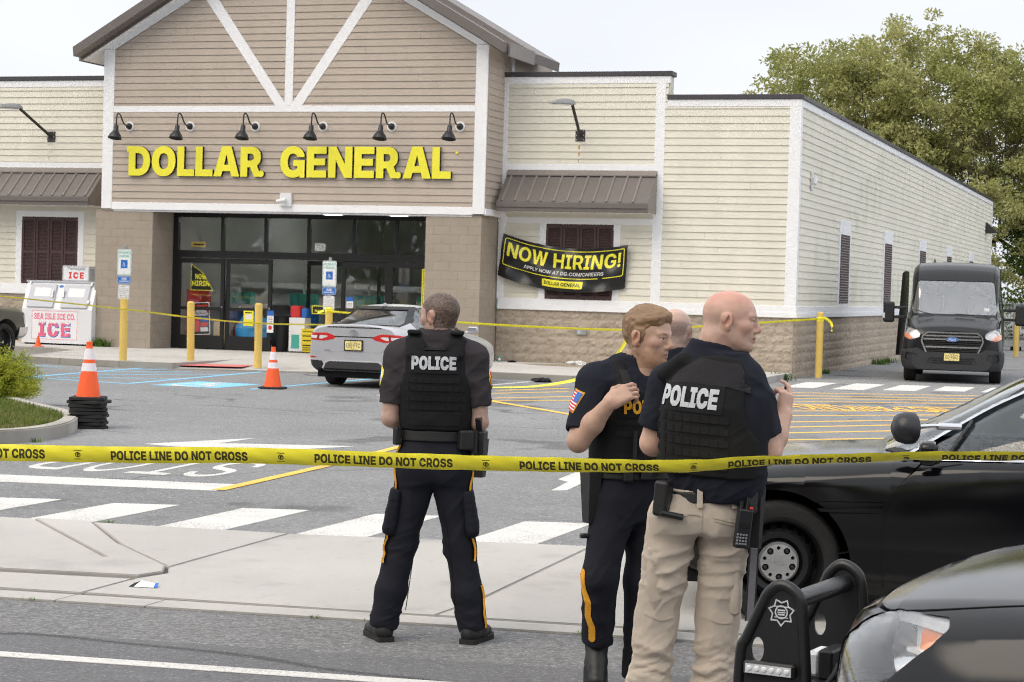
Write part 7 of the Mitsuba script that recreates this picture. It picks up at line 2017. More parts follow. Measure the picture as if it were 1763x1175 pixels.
def print_on(name, g, at, M, target, bs, par, d=(0, 1, 0), R=np.eye(3), th=.0015, lift=.003, size=.02):
    """print a drawing (x, z), centred at 'at', onto a garment along d"""
    m = extrude(g.simplify(.0004), th); m = m.subdivide_to_size(size) if size else m
    m = xf(m, mat(R, at) @ FLAT_BACK)
    return obj(name, xf(shrinkwrap(m, target, d, lift), M), bs, par)


def pad_on(name, x0, z0, x1, z1, th, at, M, target, bs, par, d=(0, 1, 0), R=np.eye(3), r=.008, lift=.0):
    return print_on(name, rrect(x0, z0, x1, z1, r).segmentize(.03), at, M, target, bs, par, d, R, th, lift, .045)


def collar(v, c, rx, ry, z0, z1, R=np.eye(3), flare=1.12, t=.014):
    v.slab([(z0, c[0], c[1], rx * flare, ry * flare), (z1, c[0], c[1], rx, ry)], .012, 'add', R, 2.1)
    v.slab([(z0 - .05, c[0], c[1], rx * flare - t, ry * flare - t), (z1 + .02, c[0], c[1], rx - t * .6, ry - t * .6)], .004, 'sub', R, 2.1)


def limbwhere(pts, rad=.16): return lambda p: np.clip(sum(np.exp(-(np.linalg.norm(p - np.array(q), axis=1) / rad) ** 2) for q in pts) + .25, 0, 1.3)


# ---------------------------------------------------------------- the officer who stands with his back to us
def officer_one():
    k = thing('person', 'officer with cropped hair and black vest seen from behind, legs apart, looking left', 'person')
    M = place(*O1, 0.004, YAW)
    c, hs = np.array([.022, .02, 1.640]), .985
    body = Vol((-.42, -.24, .95), (.42, .42, 1.80), .004)
    R, W = head(body, c, (-.80, .60, -.04), (0, 0, 1), hs)
    body.cone(c + [.018, -.012, -.035], (.004, -.012, 1.47), .060, .068, .03); body.slab([(.96, .015, .01, .14, .09), (1.2, .012, 0, .16, .10), (1.40, .008, 0, .17, .09), (1.50, .0, 0, .08, .06)], .03)
    for s, sh, el, wr in ((-1, (-.180, -.005, 1.43), (-.212, -.03, 1.125), (-.065, .185, 1.03)), (1, (.198, -.005, 1.425), (.236, -.03, 1.115), (.105, .185, 1.025))):
        sh, el, wr = map(np.array, (sh, el, wr))
        body.cone(sh, el, .056, .043, .02); body.cone(sh * .55 + el * .45 + [0, .012, 0], sh * .2 + el * .8, .046, .042, .02)
        body.cone(el, el * .6 + wr * .4, .0435, .0455, .02); body.cone(el * .6 + wr * .4, wr, .044, .028, .02)
        hand(body, wr, (-s * .8, .5, -.2), (-s * .3, .7, .65), (.6, .65, .7, .75), .3, .95, -s)
    b = relax(body.mesh(), 3)
    tone = (.43, .28, .225)
    def st(x, ay, z): return np.clip((z + .075 - np.clip(x, 0, 1) * 0 - .6 * np.clip(x + .01, 0, 1)) / .02, 0, 1) * np.clip((.075 - x) / .02, 0, 1)
    col = skin_color(b.vertices, c, R, hs, tone, 3, stub=(lambda x, ay, z: np.clip(((z > .048 + .42 * (x - .06)) | ((x < -.02) & (z > -.062)) | ((np.abs(x - .012) < .02) & (z > -.03) & (ay > .05))) * 1.0, 0, 1) * (ay < .0845), (.060, .042, .034), .88), beard=((.24, .16, .12), .45))
    obj('body', xf(b, M), 'skin', k, smooth=True, color=col)
    # shirt
    sv = Vol((-.40, -.26, 1.0), (.42, .26, 1.64), .006)
    sv.slab([(1.02, .018, .01, .165, .108), (1.12, .018, .01, .178, .118), (1.25, .014, 0, .190, .130), (1.38, .010, -.005, .200, .130), (1.45, .006, -.005, .184, .115), (1.52, .002, -.01, .115, .085), (1.55, .002, -.012, .085, .08)], .03)
    for s in (-1, 1):
        sh = np.array([.010 + s * .182, -.005, 1.436]); el = np.array([-.212 if s < 0 else .236, -.03, 1.125])
        sv.cone((.004 + s * .05, -.012, 1.525), sh + [0, 0, -.002], .058, .072, .04); sv.cone(sh, sh + (el - sh) * .45, .074, .070, .04); sv.cone(sh + (el - sh) * .3, sh + (el - sh) * .78, .071, .067, .008, cut=True)
        sv.cone(sh + (el - sh) * .5, sh + (el - sh) * 1.1, .055, .055, .004, 'sub')
    collar(sv, (.004, -.012), .078, .076, 1.525, 1.582)
    sm = folds(relax(sv.mesh(), 5), .010, 9, 12, 11, limbwhere([(-.21, -.03, 1.28), (.24, -.03, 1.28), (-.15, -.08, 1.42), (.17, -.08, 1.42), (0, -.1, 1.06)], .12))
    obj('shirt', xf(sm, M), 'shirt_charcoal', k, smooth=True)
    # vest
    vv = Vol((-.30, -.26, 1.05), (.32, .24, 1.60), .006)
    vv.slab([(1.075, .016, .008, .180, .134), (1.18, .014, .004, .190, .146), (1.30, .010, -.002, .192, .152), (1.42, .006, -.006, .178, .146), (1.50, .004, -.006, .160, .128), (1.53, .004, -.006, .16, .11)], .02, p=2.8)
    for s in (-1, 1):
        vv.ell((.010 + s * .220, .0, 1.425), (.078, .26, .150), .02, 'sub')
        vv.cone((.006 + s * .110, -.115, 1.45), (.004 + s * .105, -.05, 1.545), .030, .030, .015, flat=((0, 0, 1), .7)); vv.cone((.004 + s * .105, -.05, 1.545), (.004 + s * .105, .10, 1.48), .030, .030, .015, flat=((0, 0, 1), .7))
    vv.ell((.004, -.13, 1.565), (.070, .17, .085), .02, 'sub'); vv.ell((.004, .05, 1.60), (.075, .30, .085), .02, 'sub')
    vm = folds(relax(vv.mesh(), 5), .005, 7, 5, 21)
    ve = obj('vest', xf(vm, M), 'vest_black', k, smooth=True)
    at = (.0, -.4, 0)
    pad_on('placard', -.120, 1.360, .128, 1.470, .006, at, M, vm, 'vest_edge', ve)
    g = fit(text('POLICE', .07, 900, squeeze=.7).buffer(.001), -.108, 1.378, .115, 1.446)
    print_on('police_lettering', g, at, M, vm, 'print_silver', ve, lift=.0085)
    for z in (1.325, 1.285, 1.235, 1.19): pad_on('webbing', -.150 if z < 1.3 else -.13, z - .013, .165 if z < 1.3 else .145, z + .013, .004, at, M, vm, 'vest_edge', ve, lift=.001)
    for z in (1.325, 1.285, 1.235, 1.19): print_on('webbing_stitch', unary_union([sbox(x, z - .012, x + .003, z + .012) for x in np.arange(-.12, .14, .037)]), at, M, vm, 'gap_black', ve, th=.001, lift=.0058)
    pad_on('rear_flap', -.125, 1.10, .14, 1.17, .005, at, M, vm, 'vest_edge', ve); pad_on('drag_handle', -.05, 1.478, .062, 1.492, .010, at, M, vm, 'vest_edge', ve, lift=.002)
    for s in (-1, 1): obj('shoulder_pad', xf(rbox(.006 + s * .108, -.045, 1.562, .066, .13, .020, .008), M), 'vest_edge', ve, smooth=40)
    # trousers
    tv = Vol((-.38, -.22, .05), (.38, .24, 1.09), .006)
    tv.slab([(.82, .015, .01, .14, .10), (.92, .016, .008, .188, .124), (1.0, .018, .008, .178, .118), (1.075, .018, .008, .172, .114)], .03)
    for s, kn, an in ((-1, (-.145, .02, .49), (-.222, -.005, .07)), (1, (.155, .02, .48), (.232, -.005, .065))):
        hp = np.array([.015 + s * .088, .01, .885]); kn, an = np.array(kn), np.array(an)
        tv.ell((.015 + s * .082, -.045, .885), (.092, .075, .105), .05); tv.cone(hp, kn, .102, .077, .04); tv.cone(kn, kn * .45 + an * .55 + [0, -.012, 0], .076, .074, .03); tv.cone(kn * .45 + an * .55 + [0, -.012, 0], an, .074, .070, .03, cut=True)
    tmh = folds(relax(tv.mesh(), 5), .013, 9, 5, 31, limbwhere([(-.145, 0, .47), (.155, 0, .47), (-.20, 0, .14), (.21, 0, .14), (0, -.05, .80), (-.12, -.05, .66), (.13, -.05, .66)], .11))
    tk = obj('trousers', xf(tmh, M), 'trouser_navy', k, smooth=True)
    for s, cx, tl in ((-1, -.202, -.16), (1, .215, .16)):
        pv = Vol((cx - .09, -.13, .50), (cx + .09, .13, .82), .006); Rt = roty(-tl)
        pv.slab([(-.115, 0, -.01, .028, .06), (-.08, 0, -.01, .034, .078), (.06, 0, -.01, .030, .078), (.115, 0, -.01, .024, .070)], .01, 'add', Rt, 3.2, (cx - s * .012, 0, .655))
        pk = obj('cargo_pocket', xf(folds(relax(pv.mesh(), 3), .006, 12, 8, 5), M), 'trouser_navy', tk, smooth=True)
        pv = Vol((cx - .09, -.13, .66), (cx + .09, .13, .86), .006); pv.slab([(.055, 0, -.01, .034, .083), (.115, 0, -.01, .030, .076)], .01, 'add', Rt, 3.2, (cx - s * .012, 0, .655))
        obj('pocket_flap', xf(relax(pv.mesh(), 3), M), 'trouser_navy', tk, smooth=True)
        # gold piping down the outer seam, in the runs the pockets leave free
        for z0, z1 in ((.775, 1.03), (.42, .56), (.085, .30) if s > 0 else (.40, .5)):
            zz = np.linspace(z0, z1, 14); P = []
            for z in zz:
                band = np.abs(tmh.vertices[:, 2] - z) < .012; q = tmh.vertices[band]; q = q[(q[:, 0] - .015) * s > .02]
                yy = -.045 + .01 * math.sin(z * 30); near = q[np.abs(q[:, 1] - yy) < .02]
                P.append([near[:, 0].max() if s > 0 else near[:, 0].min(), yy, z] if len(near) else [cx, yy, z])
            P = np.array(P); V = np.concatenate([P + [s * .003, -.013, 0], P + [s * .004, .016, 0], P + [-s * .006, -.013, 0]]); n = len(P)
            f = [t for i in range(n - 1) for t in ((i, i + 1, n + i), (n + i, i + 1, n + i + 1), (i, 2 * n + i, i + 1), (i + 1, 2 * n + i, 2 * n + i + 1))]
            obj('side_stripe', xf(trimesh.Trimesh(V, np.array(f), process=False), M), 'stripe_gold', tk)
        print_on('leg_seam', LineString([(0, .12), (s * .035, -.05), (s * .075, -.40)]).buffer(.0022).segmentize(.03), (.015 + s * .05, -.4, .56), M, tmh, 'vest_black', tk, th=.002, lift=.0012)
        print_on('seat_pocket_welt', sbox(-.062, -.003, .062, .003).segmentize(.02), (.015 + s * .088, -.4, .895 - .01 * s), M, tmh, 'vest_black', tk, th=.003, lift=.001)
    # belt and what hangs on it
    bv = Vol((-.26, -.2, 1.0), (.28, .22, 1.10), .005); bv.slab([(1.018, .018, .008, .190, .130), (1.072, .018, .008, .186, .126)], .004, p=2.3); bm_ = relax(bv.mesh(), 2)
    be = obj('belt', xf(bm_, M), 'nylon', k, smooth=True)
    def gear(name, m, x, y, z, rz=0, rx=0, bs='nylon', par=None): return obj(name, xf(m, M @ mat(rotz(rz) @ rotx(rx), (x, y, z))), bs, par or be, smooth=35)
    hg = gear('holster', cat([hull([(-.022, -.035, -.16), (.022, -.035, -.16), (.022, .03, -.16), (-.022, .03, -.16), (-.028, -.05, .03), (.028, -.05, .03), (.028, .055, .03), (-.028, .055, .03)]), rbox(0, .0, .045, .05, .10, .06, .012)]), .245, -.02, 1.0, -.25)
    gear('pistol_grip', hull([(-.016, -.03, 0), (.016, -.03, 0), (-.016, .03, 0), (.016, .03, 0), (-.014, -.085, .085), (.014, -.085, .085), (-.014, -.03, .10), (.014, -.03, .10)]), .248, -.02, 1.05, -.25, 0, 'device', None)
    gear('pouch', rbox(0, 0, 0, .075, .05, .10, .012), .170, -.105, 1.03, .45); gear('pouch', rbox(0, 0, 0, .035, .04, .09, .010), -.172, -.075, 1.04, -.9); gear('baton_holder', xf(lathe([(0, -.06), (.018, -.06), (.018, .06), (0, .06)], 14), np.eye(4)), .213, -.075, 1.02, 0)
    # sleeve patches
    for s, d in ((-1, (.98, .16, 0)), (1, (-.995, .02, 0))):
        ang = math.atan2(-d[0], d[1]); Rp = rotz(math.atan2(d[1], d[0]) - PI / 2)
        o = np.array([.012 + s * .186, -.005, 1.335]) - np.array(d) * .3
        print_on('sleeve_patch', affinity.scale(Point(0, 0).buffer(1), .040, .050).segmentize(.01), o, M, sm, 'sign_yellow', k, d, Rp, lift=.002)
        print_on('patch_field', affinity.scale(Point(0, 0).buffer(1), .033, .042).segmentize(.01), o, M, sm, 'print_white' if s < 0 else 'print_red', k, d, Rp, lift=.0045)
        if s < 0: print_on('patch_figure', affinity.scale(Point(0, 0).buffer(1), .018, .026).segmentize(.01), o, M, sm, 'print_blue', k, d, Rp, lift=.007)
    shoe(k, M, (-.205, -.06, 0), (-.300, .195, 0)); shoe(k, M, (.205, -.06, 0), (.310, .195, 0))


officer_one()


# ---------------------------------------------------------------- the bearded officer who looks to the right
def officer_two():
    k = thing('person', 'bearded police officer with sandy swept hair, hand on his vest strap, walking in navy uniform', 'person')
    M = place(*O2, 0.0, YAW)
    A = rotz(.42); X = lambda x, y, z: A @ np.array([x, y, 0]) + [.028, .0, z]      # torso frame: chest towards -y of it
    c, hs = np.array([.078, -.03, 1.598]), 1.0
    fw = (.83, -.55, -.07)
    body = Vol((-.40, -.42, 1.0), (.36, .26, 1.76), .0038)
    R, W = head(body, c, fw, (.04, 0, 1), hs, jaw=1.04)
    body.cone(c + [-.02, .015, -.045], X(0, .01, 1.41), .060, .066, .03); body.cone(c + [.02, -.03, -.08], X(0, -.03, 1.40), .045, .05, .03)
    body.slab([(1.02, .028, 0, .13, .09), (1.2, .028, 0, .15, .10), (1.38, .028, 0, .16, .09), (1.47, .028, 0, .07, .06)], .03, R=np.eye(3))
    sh, el, wr = X(-.20, .0, 1.395), np.array([-.215, -.165, 1.150]), np.array([-.088, -.245, 1.325])
    body.cone(sh, el, .056, .044, .02); body.cone(el, el * .55 + wr * .45, .046, .047, .02); body.cone(el * .55 + wr * .45, wr, .045, .030, .02); body.cone(sh * .3 + el * .7, el + [-.005, .01, -.008], .047, .040, .02)
    hand(body, wr, (.82, .06, .50), (-.36, -.88, .36), (.55, .62, .70, .80), .45, 1.0, 1, .03)
    sl, el2, wr2 = X(.20, .0, 1.40), X(.245, .03, 1.12), X(.20, -.20, 1.06)
    body.cone(sl, el2, .055, .044, .02); body.cone(el2, wr2, .044, .030, .02); hand(body, wr2, (-.4, -.6, -.4), (.5, -.5, .4), (.5, .5, .5, .5), .3, 1.0, 1)
    b = relax(body.mesh(), 2)
    col = skin_color(b.vertices, c, R, hs, (.465, .295, .222), 8, beard=((.26, .135, .072), .68), brow=(.20, .11, .055), stub=(lambda x, ay, z: ((x < -.03) & (z > -.055) & (z < .03)) * 1.0, (.20, .125, .075), .75))
    obj('body', xf(b, M), 'skin', k, smooth=True, color=col)
    # hair: short at the sides, long on top, combed back and over
    hv = Vol(c - .17, c + .17, .0038); head(hv, c, fw, (.04, 0, 1), hs, ears=False)
    x_, y_, z_ = np.meshgrid(*hv.ax, indexing='ij'); q = (np.stack([x_, y_, z_], -1) - c) @ R / hs; qx, qy, qz = q[..., 0], q[..., 1], q[..., 2]
    side = np.maximum(qx - .022 - .30 * np.clip(qz, 0, .08), -(qz + .060 - .9 * np.clip(qx + .03, 0, 1)))
    topr = -(qz - .066 - .30 * (qx - .06) + .25 * np.clip(-qy - .02, 0, 1)); reg = np.minimum(side, topr)
    thick = .004 + .013 * np.clip((qz - .035) / .05, 0, 1) * (1 + .45 * np.clip((qx - .0) / .08, 0, 1)) * (1 + .25 * np.sin(qy * 40 + 1))
    thick = .003 + thick * np.clip(-reg / .032, 0, 1) ** .8
    hv.D = np.maximum(hv.D - thick.astype(np.float32), reg.astype(np.float32))
    for p0, p1, r0, r1 in (((.060, -.046, .090), (.074, .010, .100), .009, .012), ((.062, -.056, .084), (.050, .008, .110), .013, .017), ((.034, -.058, .088), (.004, .0, .120), .015, .017), ((.074, .010, .099), (.064, .040, .088), .011, .007)):
        hv.cone(W(p0), W(p1), r0, r1, .022)
    hm = relax(hv.mesh(), 2); q = head_local(hm.vertices, c, R, hs)
    strand = mnoise(np.stack([q[:, 0] * 38 + q[:, 1] * 30, q[:, 1] * 130 - q[:, 0] * 40, q[:, 2] * 60], -1), 6) - .5; big = mnoise(np.stack([q[:, 0] * 14, q[:, 1] * 55 - q[:, 0] * 18, q[:, 2] * 20], -1), 9) - .5
    hm = trimesh.Trimesh(hm.vertices + vnormals(hm) * (strand * .0085 + big * .0095)[:, None], hm.faces, process=False)
    obj('hair', xf(hm, M), 'hair_sandy', k, smooth=True)
    # shirt
    sv = Vol((-.36, -.34, 1.0), (.36, .32, 1.56), .006); o = (.028, 0, 0)
    sv.slab([(1.02, 0, 0, .160, .112), (1.14, 0, 0, .176, .122), (1.26, 0, 0, .194, .132), (1.35, 0, 0, .208, .130), (1.42, 0, 0, .180, .110), (1.475, 0, .005, .105, .085), (1.505, .004, .008, .085, .080)], .03, R=A, o=o)
    for s, e in ((-1, el), (1, el2)):
        h_ = X(s * .192, .0, 1.402); sv.cone(X(s * .05, .008, 1.475), h_, .055, .070, .04); sv.cone(h_, h_ + (e - h_) * .5, .078, .073, .035); sv.cone(h_ + (e - h_) * .3, h_ + (e - h_) * .86, .075, .071, .008, cut=True); sv.cone(h_ + (e - h_) * .6, h_ + (e - h_) * 1.15, .058, .058, .004, 'sub')
    sv.slab([(1.455, 0.004, -.002, .088, .086), (1.525, .010, -.002, .078, .076)], .010, 'add', A, 2.1, o); sv.slab([(1.40, .004, -.01, .066, .066), (1.56, .01, -.01, .068, .068)], .004, 'sub', A, 2.1, o); sv.ell(X(.0, -.10, 1.52), (.040, .07, .085), .01, 'sub')
    sm = folds(relax(sv.mesh(), 4), .010, 10, 10, 12, limbwhere([tuple(sh * .4 + el * .6), tuple(X(-.12, -.1, 1.40))], .12))
    obj('shirt', xf(sm, M), 'shirt_navy', k, smooth=True)
    obj('undershirt', xf(relax(Vol(X(0, -.05, 1.40) - .1, X(0, -.05, 1.40) + .1, .005).cone(X(0, -.022, 1.36), X(0, -.020, 1.448), .075, .060, .01, cut=True).mesh(), 2), M), 'vest_black', k, smooth=True)
    # vest
    vv = Vol((-.32, -.34, 1.0), (.34, .30, 1.50), .006)
    vv.slab([(1.015, 0, 0, .182, .138), (1.12, 0, 0, .190, .148), (1.24, 0, 0, .192, .156), (1.34, 0, 0, .176, .150), (1.43, 0, 0, .155, .12)], .02, 'add', A, 2.8, o)
    for s in (-1, 1):
        vv.ell(X(s * .222, 0, 1.36), (.078, .2, .155), .02, 'sub', A)
        for y0, y1 in ((-.12, -.03), (.10, .02)): vv.cone(X(s * .105, y0, 1.37), X(s * .100, y1, 1.482), .032, .032, .012, flat=((0, 0, 1), .75))
    vv.ell(X(0, -.10, 1.46), (.070, .14, .10), .015, 'sub', A); vv.ell(X(0, .10, 1.47), (.070, .14, .08), .015, 'sub', A)
    vm = folds(relax(vv.mesh(), 4), .005, 7, 5, 22)
    ve = obj('vest', xf(vm, M), 'vest_black', k, smooth=True)
    d = A @ np.array([0, 1, 0]); at = tuple(X(0, -.5, 0) - [0, 0, 0])
    pad_on('placard', -.140, 1.255, .115, 1.345, .005, at, M, vm, 'vest_edge', ve, d, A)
    print_on('police_lettering', fit(text('POLICE', .07, 900, squeeze=.75), -.122, 1.272, .085, 1.332), at, M, vm, 'print_gold', ve, d, A, lift=.008)
    for z in (1.235, 1.185, 1.09, 1.045): pad_on('webbing', -.155, z - .012, .155, z + .012, .004, at, M, vm, 'vest_edge', ve, d, A, lift=.001)
    pad_on('mesh_strap', -.125, 1.36, -.085, 1.46, .008, at, M, vm, 'vest_grey', ve, d, A, lift=.002)
    def on(name, m, x, y, z, bs='device', par=None): return obj(name, xf(m, M @ mat(A, X(x, y, z))), bs, par or ve, smooth=35)
    bc = on('body_camera', rbox(0, 0, 0, .064, .030, .094, .010), .035, -.168, 1.165); on('lens', xf(lathe([(0, .01), (.012, .008), (.016, 0)], 18, 'y'), np.eye(4)), .035, -.188, 1.192, 'gap_black', bc); on('screen', cbox(-.02, .02, -.002, .002, -.018, .008, .001), .035, -.184, 1.150, 'bumper_grey', bc)
    on('radio_lead', tube([(0, 0, -.10), (0, 0, .06)], .009, 8), -.075, -.165, 1.14, 'nylon')
    on('pouch', rbox(0, 0, 0, .07, .035, .10, .012), .12, -.150, 1.08, 'nylon')
    # trousers
    tv = Vol((-.30, -.30, .08), (.30, .26, 1.06), .006)
    tv.slab([(.80, 0, 0, .135, .10), (.90, 0, 0, .176, .122), (.98, 0, 0, .170, .118), (1.05, 0, 0, .165, .114)], .03, 'add', A, 2.3, (.024, 0, 0))
    kn, an = np.array([-.108, -.125, .545]), np.array([-.102, -.045, .265]); kn2, an2 = np.array([.085, .0, .53]), np.array([.080, .02, .10])
    for hp, a_, b_ in ((np.array([-.050, -.05, .875]), kn, an), (np.array([.095, .03, .875]), kn2, an2)):
        tv.cone(hp, a_, .094, .070, .04); tv.cone(a_, b_, .071, .066, .03, cut=True)
    tmh = folds(relax(tv.mesh(), 4), .013, 10, 5, 32, limbwhere([tuple(kn), tuple(an + [0, 0, .06]), tuple(kn2), tuple(an2 + [0, 0, .08]), (0, -.05, .80)], .11))
    tk = obj('trousers', xf(tmh, M), 'trouser_navy', k, smooth=True)
    print_on('side_stripe', unary_union([LineString([(x, z) for x, z in ((-.335, .58), (-.325, .50), (-.305, .45), (-.312, .39), (-.295, .34), (-.298, .29))]).buffer(.016)]).segmentize(.02), (.045, -.5, 0), M, tmh, 'stripe_gold', tk, (.35, .94, 0), rotz(-.36), lift=.003)
    bv = Vol((-.24, -.24, .98), (.28, .24, 1.06), .005); bv.slab([(.985, 0, 0, .182, .132), (1.04, 0, 0, .178, .128)], .004, 'add', A, 2.3, (.024, 0, 0))
    be = obj('belt', xf(relax(bv.mesh(), 2), M), 'nylon', k, smooth=True)
    on('buckle', cbox(-.028, .028, -.006, .006, -.024, .024, .004), .0, -.140, 1.012, 'device', be)
    on('pouch', rbox(0, 0, 0, .045, .03, .07, .01), -.085, -.125, 1.012, 'nylon', be)
    hg = on('holster', cat([hull([(-.02, -.03, -.20), (.02, -.03, -.20), (.02, .03, -.20), (-.02, .03, -.20), (-.03, -.05, .03), (.03, -.05, .03), (.03, .05, .03), (-.03, .05, .03)]), rbox(0, 0, .05, .045, .08, .06, .012)]), -.205, -.01, .99, 'nylon', be)
    kf = on('pocket_knife', rbox(0, 0, 0, .075, .028, .022, .008), -.215, -.02, .735, 'device', tk)
    fl = [(sbox(-.045, -.030, .045, .030), 'stripe_gold', .002)]
    dd = np.array([.80, .60, 0]); Rp = rotz(math.atan2(dd[1], dd[0]) - PI / 2); oo = sh * .62 + el * .38 - dd * .3 + np.array([-.005, 0, .02])
    Rf = Rp @ np.array([[math.cos(.28), 0, math.sin(.28)], [0, 1, 0], [-math.sin(.28), 0, math.cos(.28)]])
    print_on('flag_patch', sbox(-.032, -.046, .032, .046).segmentize(.02), oo, M, sm, 'stripe_gold', k, dd, Rf, lift=.002); print_on('flag_field', sbox(-.027, -.041, .027, .041).segmentize(.02), oo, M, sm, 'print_white', k, dd, Rf, lift=.0042)
    print_on('flag_stripes', unary_union([sbox(-.027, -.041 + .0126 * i, .027, -.0347 + .0126 * i) for i in range(7)]).intersection(sbox(-.027, -.041, .027, .041)).segmentize(.02), oo, M, sm, 'print_red', k, dd, Rf, lift=.0062); print_on('flag_canton', sbox(.0, .0, .027, .041).segmentize(.02), oo, M, sm, 'print_blue', k, dd, Rf, lift=.0084)
    print_on('collar_brass', sbox(-.004, -.012, .004, .012).segmentize(.01), (X(-.115, 0, 1.44) - A @ [0, .4, 0]), M, sm, 'stripe_gold', k, d, A, lift=.002)
    shoe(k, M, (-.100, .055, .195), (-.114, -.165, .065), shaft=False); shoe(k, M, (.075, .045, 0), (.125, -.215, .0))


officer_two()


# ---------------------------------------------------------------- the bald officer in khaki trousers
def officer_three():
    k = thing('person', 'bald officer in khaki trousers and black vest, looking right and holding a pen', 'person')
    M = place(*O3, 0.0, YAW)
    B = rotz(-.33) @ roty(.045)
    c, hs = np.array([.102, -.01, 1.690]), .985; fw = (.985, -.16, -.05)
    body = Vol((-.36, -.26, .98), (.46, .42, 1.83), .0038)
    R, W = head(body, c, fw, (.02, .03, 1), hs, jaw=1.10)
    body.cone(c + [-.040, .010, -.04], (.015, .0, 1.50), .063, .074, .03); body.cone(c + [.0, .0, -.075], (.04, .03, 1.50), .055, .06, .03); body.ell(c + np.array([-.062, 0, -.058]), (.045, .055, .040), .03)
    body.slab([(1.0, .01, .02, .14, .10), (1.2, .01, .01, .15, .11), (1.42, .012, 0, .150, .09), (1.53, .012, .0, .09, .07)], .03, R=B)
    sh, el, wr = np.array([.160, -.065, 1.446]), np.array([.262, -.03, 1.180]), np.array([.338, .07, 1.318])
    body.cone(sh, el, .066, .054, .02); body.cone(sh * .4 + el * .6 + [-.01, -.02, 0], el, .054, .050, .02)
    body.cone(el, el * .6 + wr * .4, .054, .053, .02); body.cone(el * .6 + wr * .4, wr, .052, .034, .02)
    hand(body, wr, (.12, .20, .96), (.70, -.70, -.02), (.42, .95, 1.05, 1.1), .55, 1.0, -1, .03)
    s2, e2, w2 = np.array([-.132, .125, 1.415]), np.array([-.180, .155, 1.185]), np.array([-.02, .28, 1.14])
    body.cone(s2, e2, .062, .050, .02); body.cone(e2, w2, .050, .034, .02); hand(body, w2, (.6, .5, .3), (-.3, .6, -.6), (.6, .6, .6, .6), .4, 1.0, 1)
    b = relax(body.mesh(), 2)
    st = lambda x, ay, z: np.clip(1 - np.abs((x + .045) / .055), 0, 1) * np.clip((.045 - z) / .03, 0, 1) * np.clip((z + .075) / .02, 0, 1) * .8 + np.clip((x + .13) / .02, 0, 1) * np.clip((-.02 - x) / .03, 0, 1) * np.clip((.06 - z) / .04, 0, 1) * np.clip((z + .07) / .02, 0, 1) * .5
    col = skin_color(b.vertices, c, R, hs, (.52, .325, .255), 15, stub=(st, (.30, .225, .19), .34), beard=((.33, .24, .185), .30), brow=(.30, .18, .12))
    q = head_local(b.vertices, c, R, hs); top = (np.clip((q[:, 2] - .045) / .05, 0, 1) * (np.linalg.norm(q, axis=1) < .2))[:, None] * (.6 + .8 * mnoise(b.vertices * 28, 4)[:, None]); col = col * (1 - .30 * top * np.array([-.05, .45, .40]))
    obj('body', xf(b, M), 'skin', k, smooth=True, color=np.clip(col, 0, 1))
    # shirt
    sv = Vol((-.36, -.27, .96), (.44, .30, 1.66), .006)
    sv.slab([(.985, .02, .01, .174, .132), (1.05, .02, .01, .190, .143), (1.15, .018, .01, .205, .148), (1.30, .016, .0, .206, .150), (1.40, .016, .0, .198, .136), (1.46, .016, .0, .160, .116), (1.535, .014, -.002, .105, .092), (1.572, .018, .0, .090, .086)], .03, R=B)
    for s, a_, e in ((-1, s2, e2), (1, sh, el)):
        a_ = a_ + [-s * .012, 0, .012]; sv.cone((.016 + s * .050, -s * .02, 1.535), a_, .056, .072, .045); sv.cone(a_, a_ + (e - a_) * .45, .084, .079, .04); sv.cone(a_ + (e - a_) * .3, a_ + (e - a_) * (.80 if s > 0 else .74), .081, .079, .008, cut=True); sv.cone(a_ + (e - a_) * .5, a_ + (e - a_) * 1.1, .068, .068, .004, 'sub')
    sv.slab([(-.040, 0, 0, .108, .100), (.050, .008, 0, .090, .088)], .012, 'add', roty(.20), 2.1, (.024, .0, 1.556)); sv.slab([(-.06, 0, 0, .082, .078), (.09, .008, 0, .080, .078)], .004, 'sub', roty(.20), 2.1, (.026, .0, 1.558))
    sm = folds(relax(sv.mesh(), 4), .012, 9, 10, 13, limbwhere([(.27, .0, 1.32), (.20, -.05, 1.40), (-.23, 0, 1.30), (0, -.1, 1.0), (.15, -.1, 1.02), (-.1, -.1, 1.01)], .12))
    obj('shirt', xf(sm, M), 'shirt_navy', k, smooth=True)
    # vest
    vv = Vol((-.30, -.27, 1.05), (.32, .26, 1.62), .006)
    vv.slab([(1.085, .004, .006, .204, .160), (1.20, .0, .004, .212, .168), (1.32, -.006, .0, .212, .170), (1.41, -.006, -.002, .198, .158), (1.475, .002, -.004, .165, .135), (1.55, .012, -.006, .098, .10)], .02, 'add', B, 2.7)
    TB = lambda x, y, z: B @ np.array([x, y, 0]) + [0, 0, z]
    for s in (-1, 1): vv.ell(TB(.004 + s * (.246 if s > 0 else .278), .03, 1.415 - s * .01), (.062, .26, .165), .02, 'sub', rotz(-.33))
    for s in (-1, 1): vv.cone(TB(.014 + s * .075, -.06, 1.530), TB(.010 + s * .150, -.03, 1.474 + s * .006), .040, .042, .03, flat=((0, 0, 1), .8)); vv.cone(TB(.012 + s * .10, .0, 1.50), TB(.012 + s * .125, .11, 1.40), .036, .036, .03)
    vv.ell((.022, .02, 1.615), (.082, .17, .080), .012, 'sub')
    vm = folds(relax(vv.mesh(), 4), .007, 7, 4, 23)
    ve = obj('vest', xf(vm, M), 'vest_black', k, smooth=True)
    N3 = B @ np.array([0, 1., 0]); Rt = rotz(-.33) @ roty(.055); at = tuple(TB(0, -.5, 0))
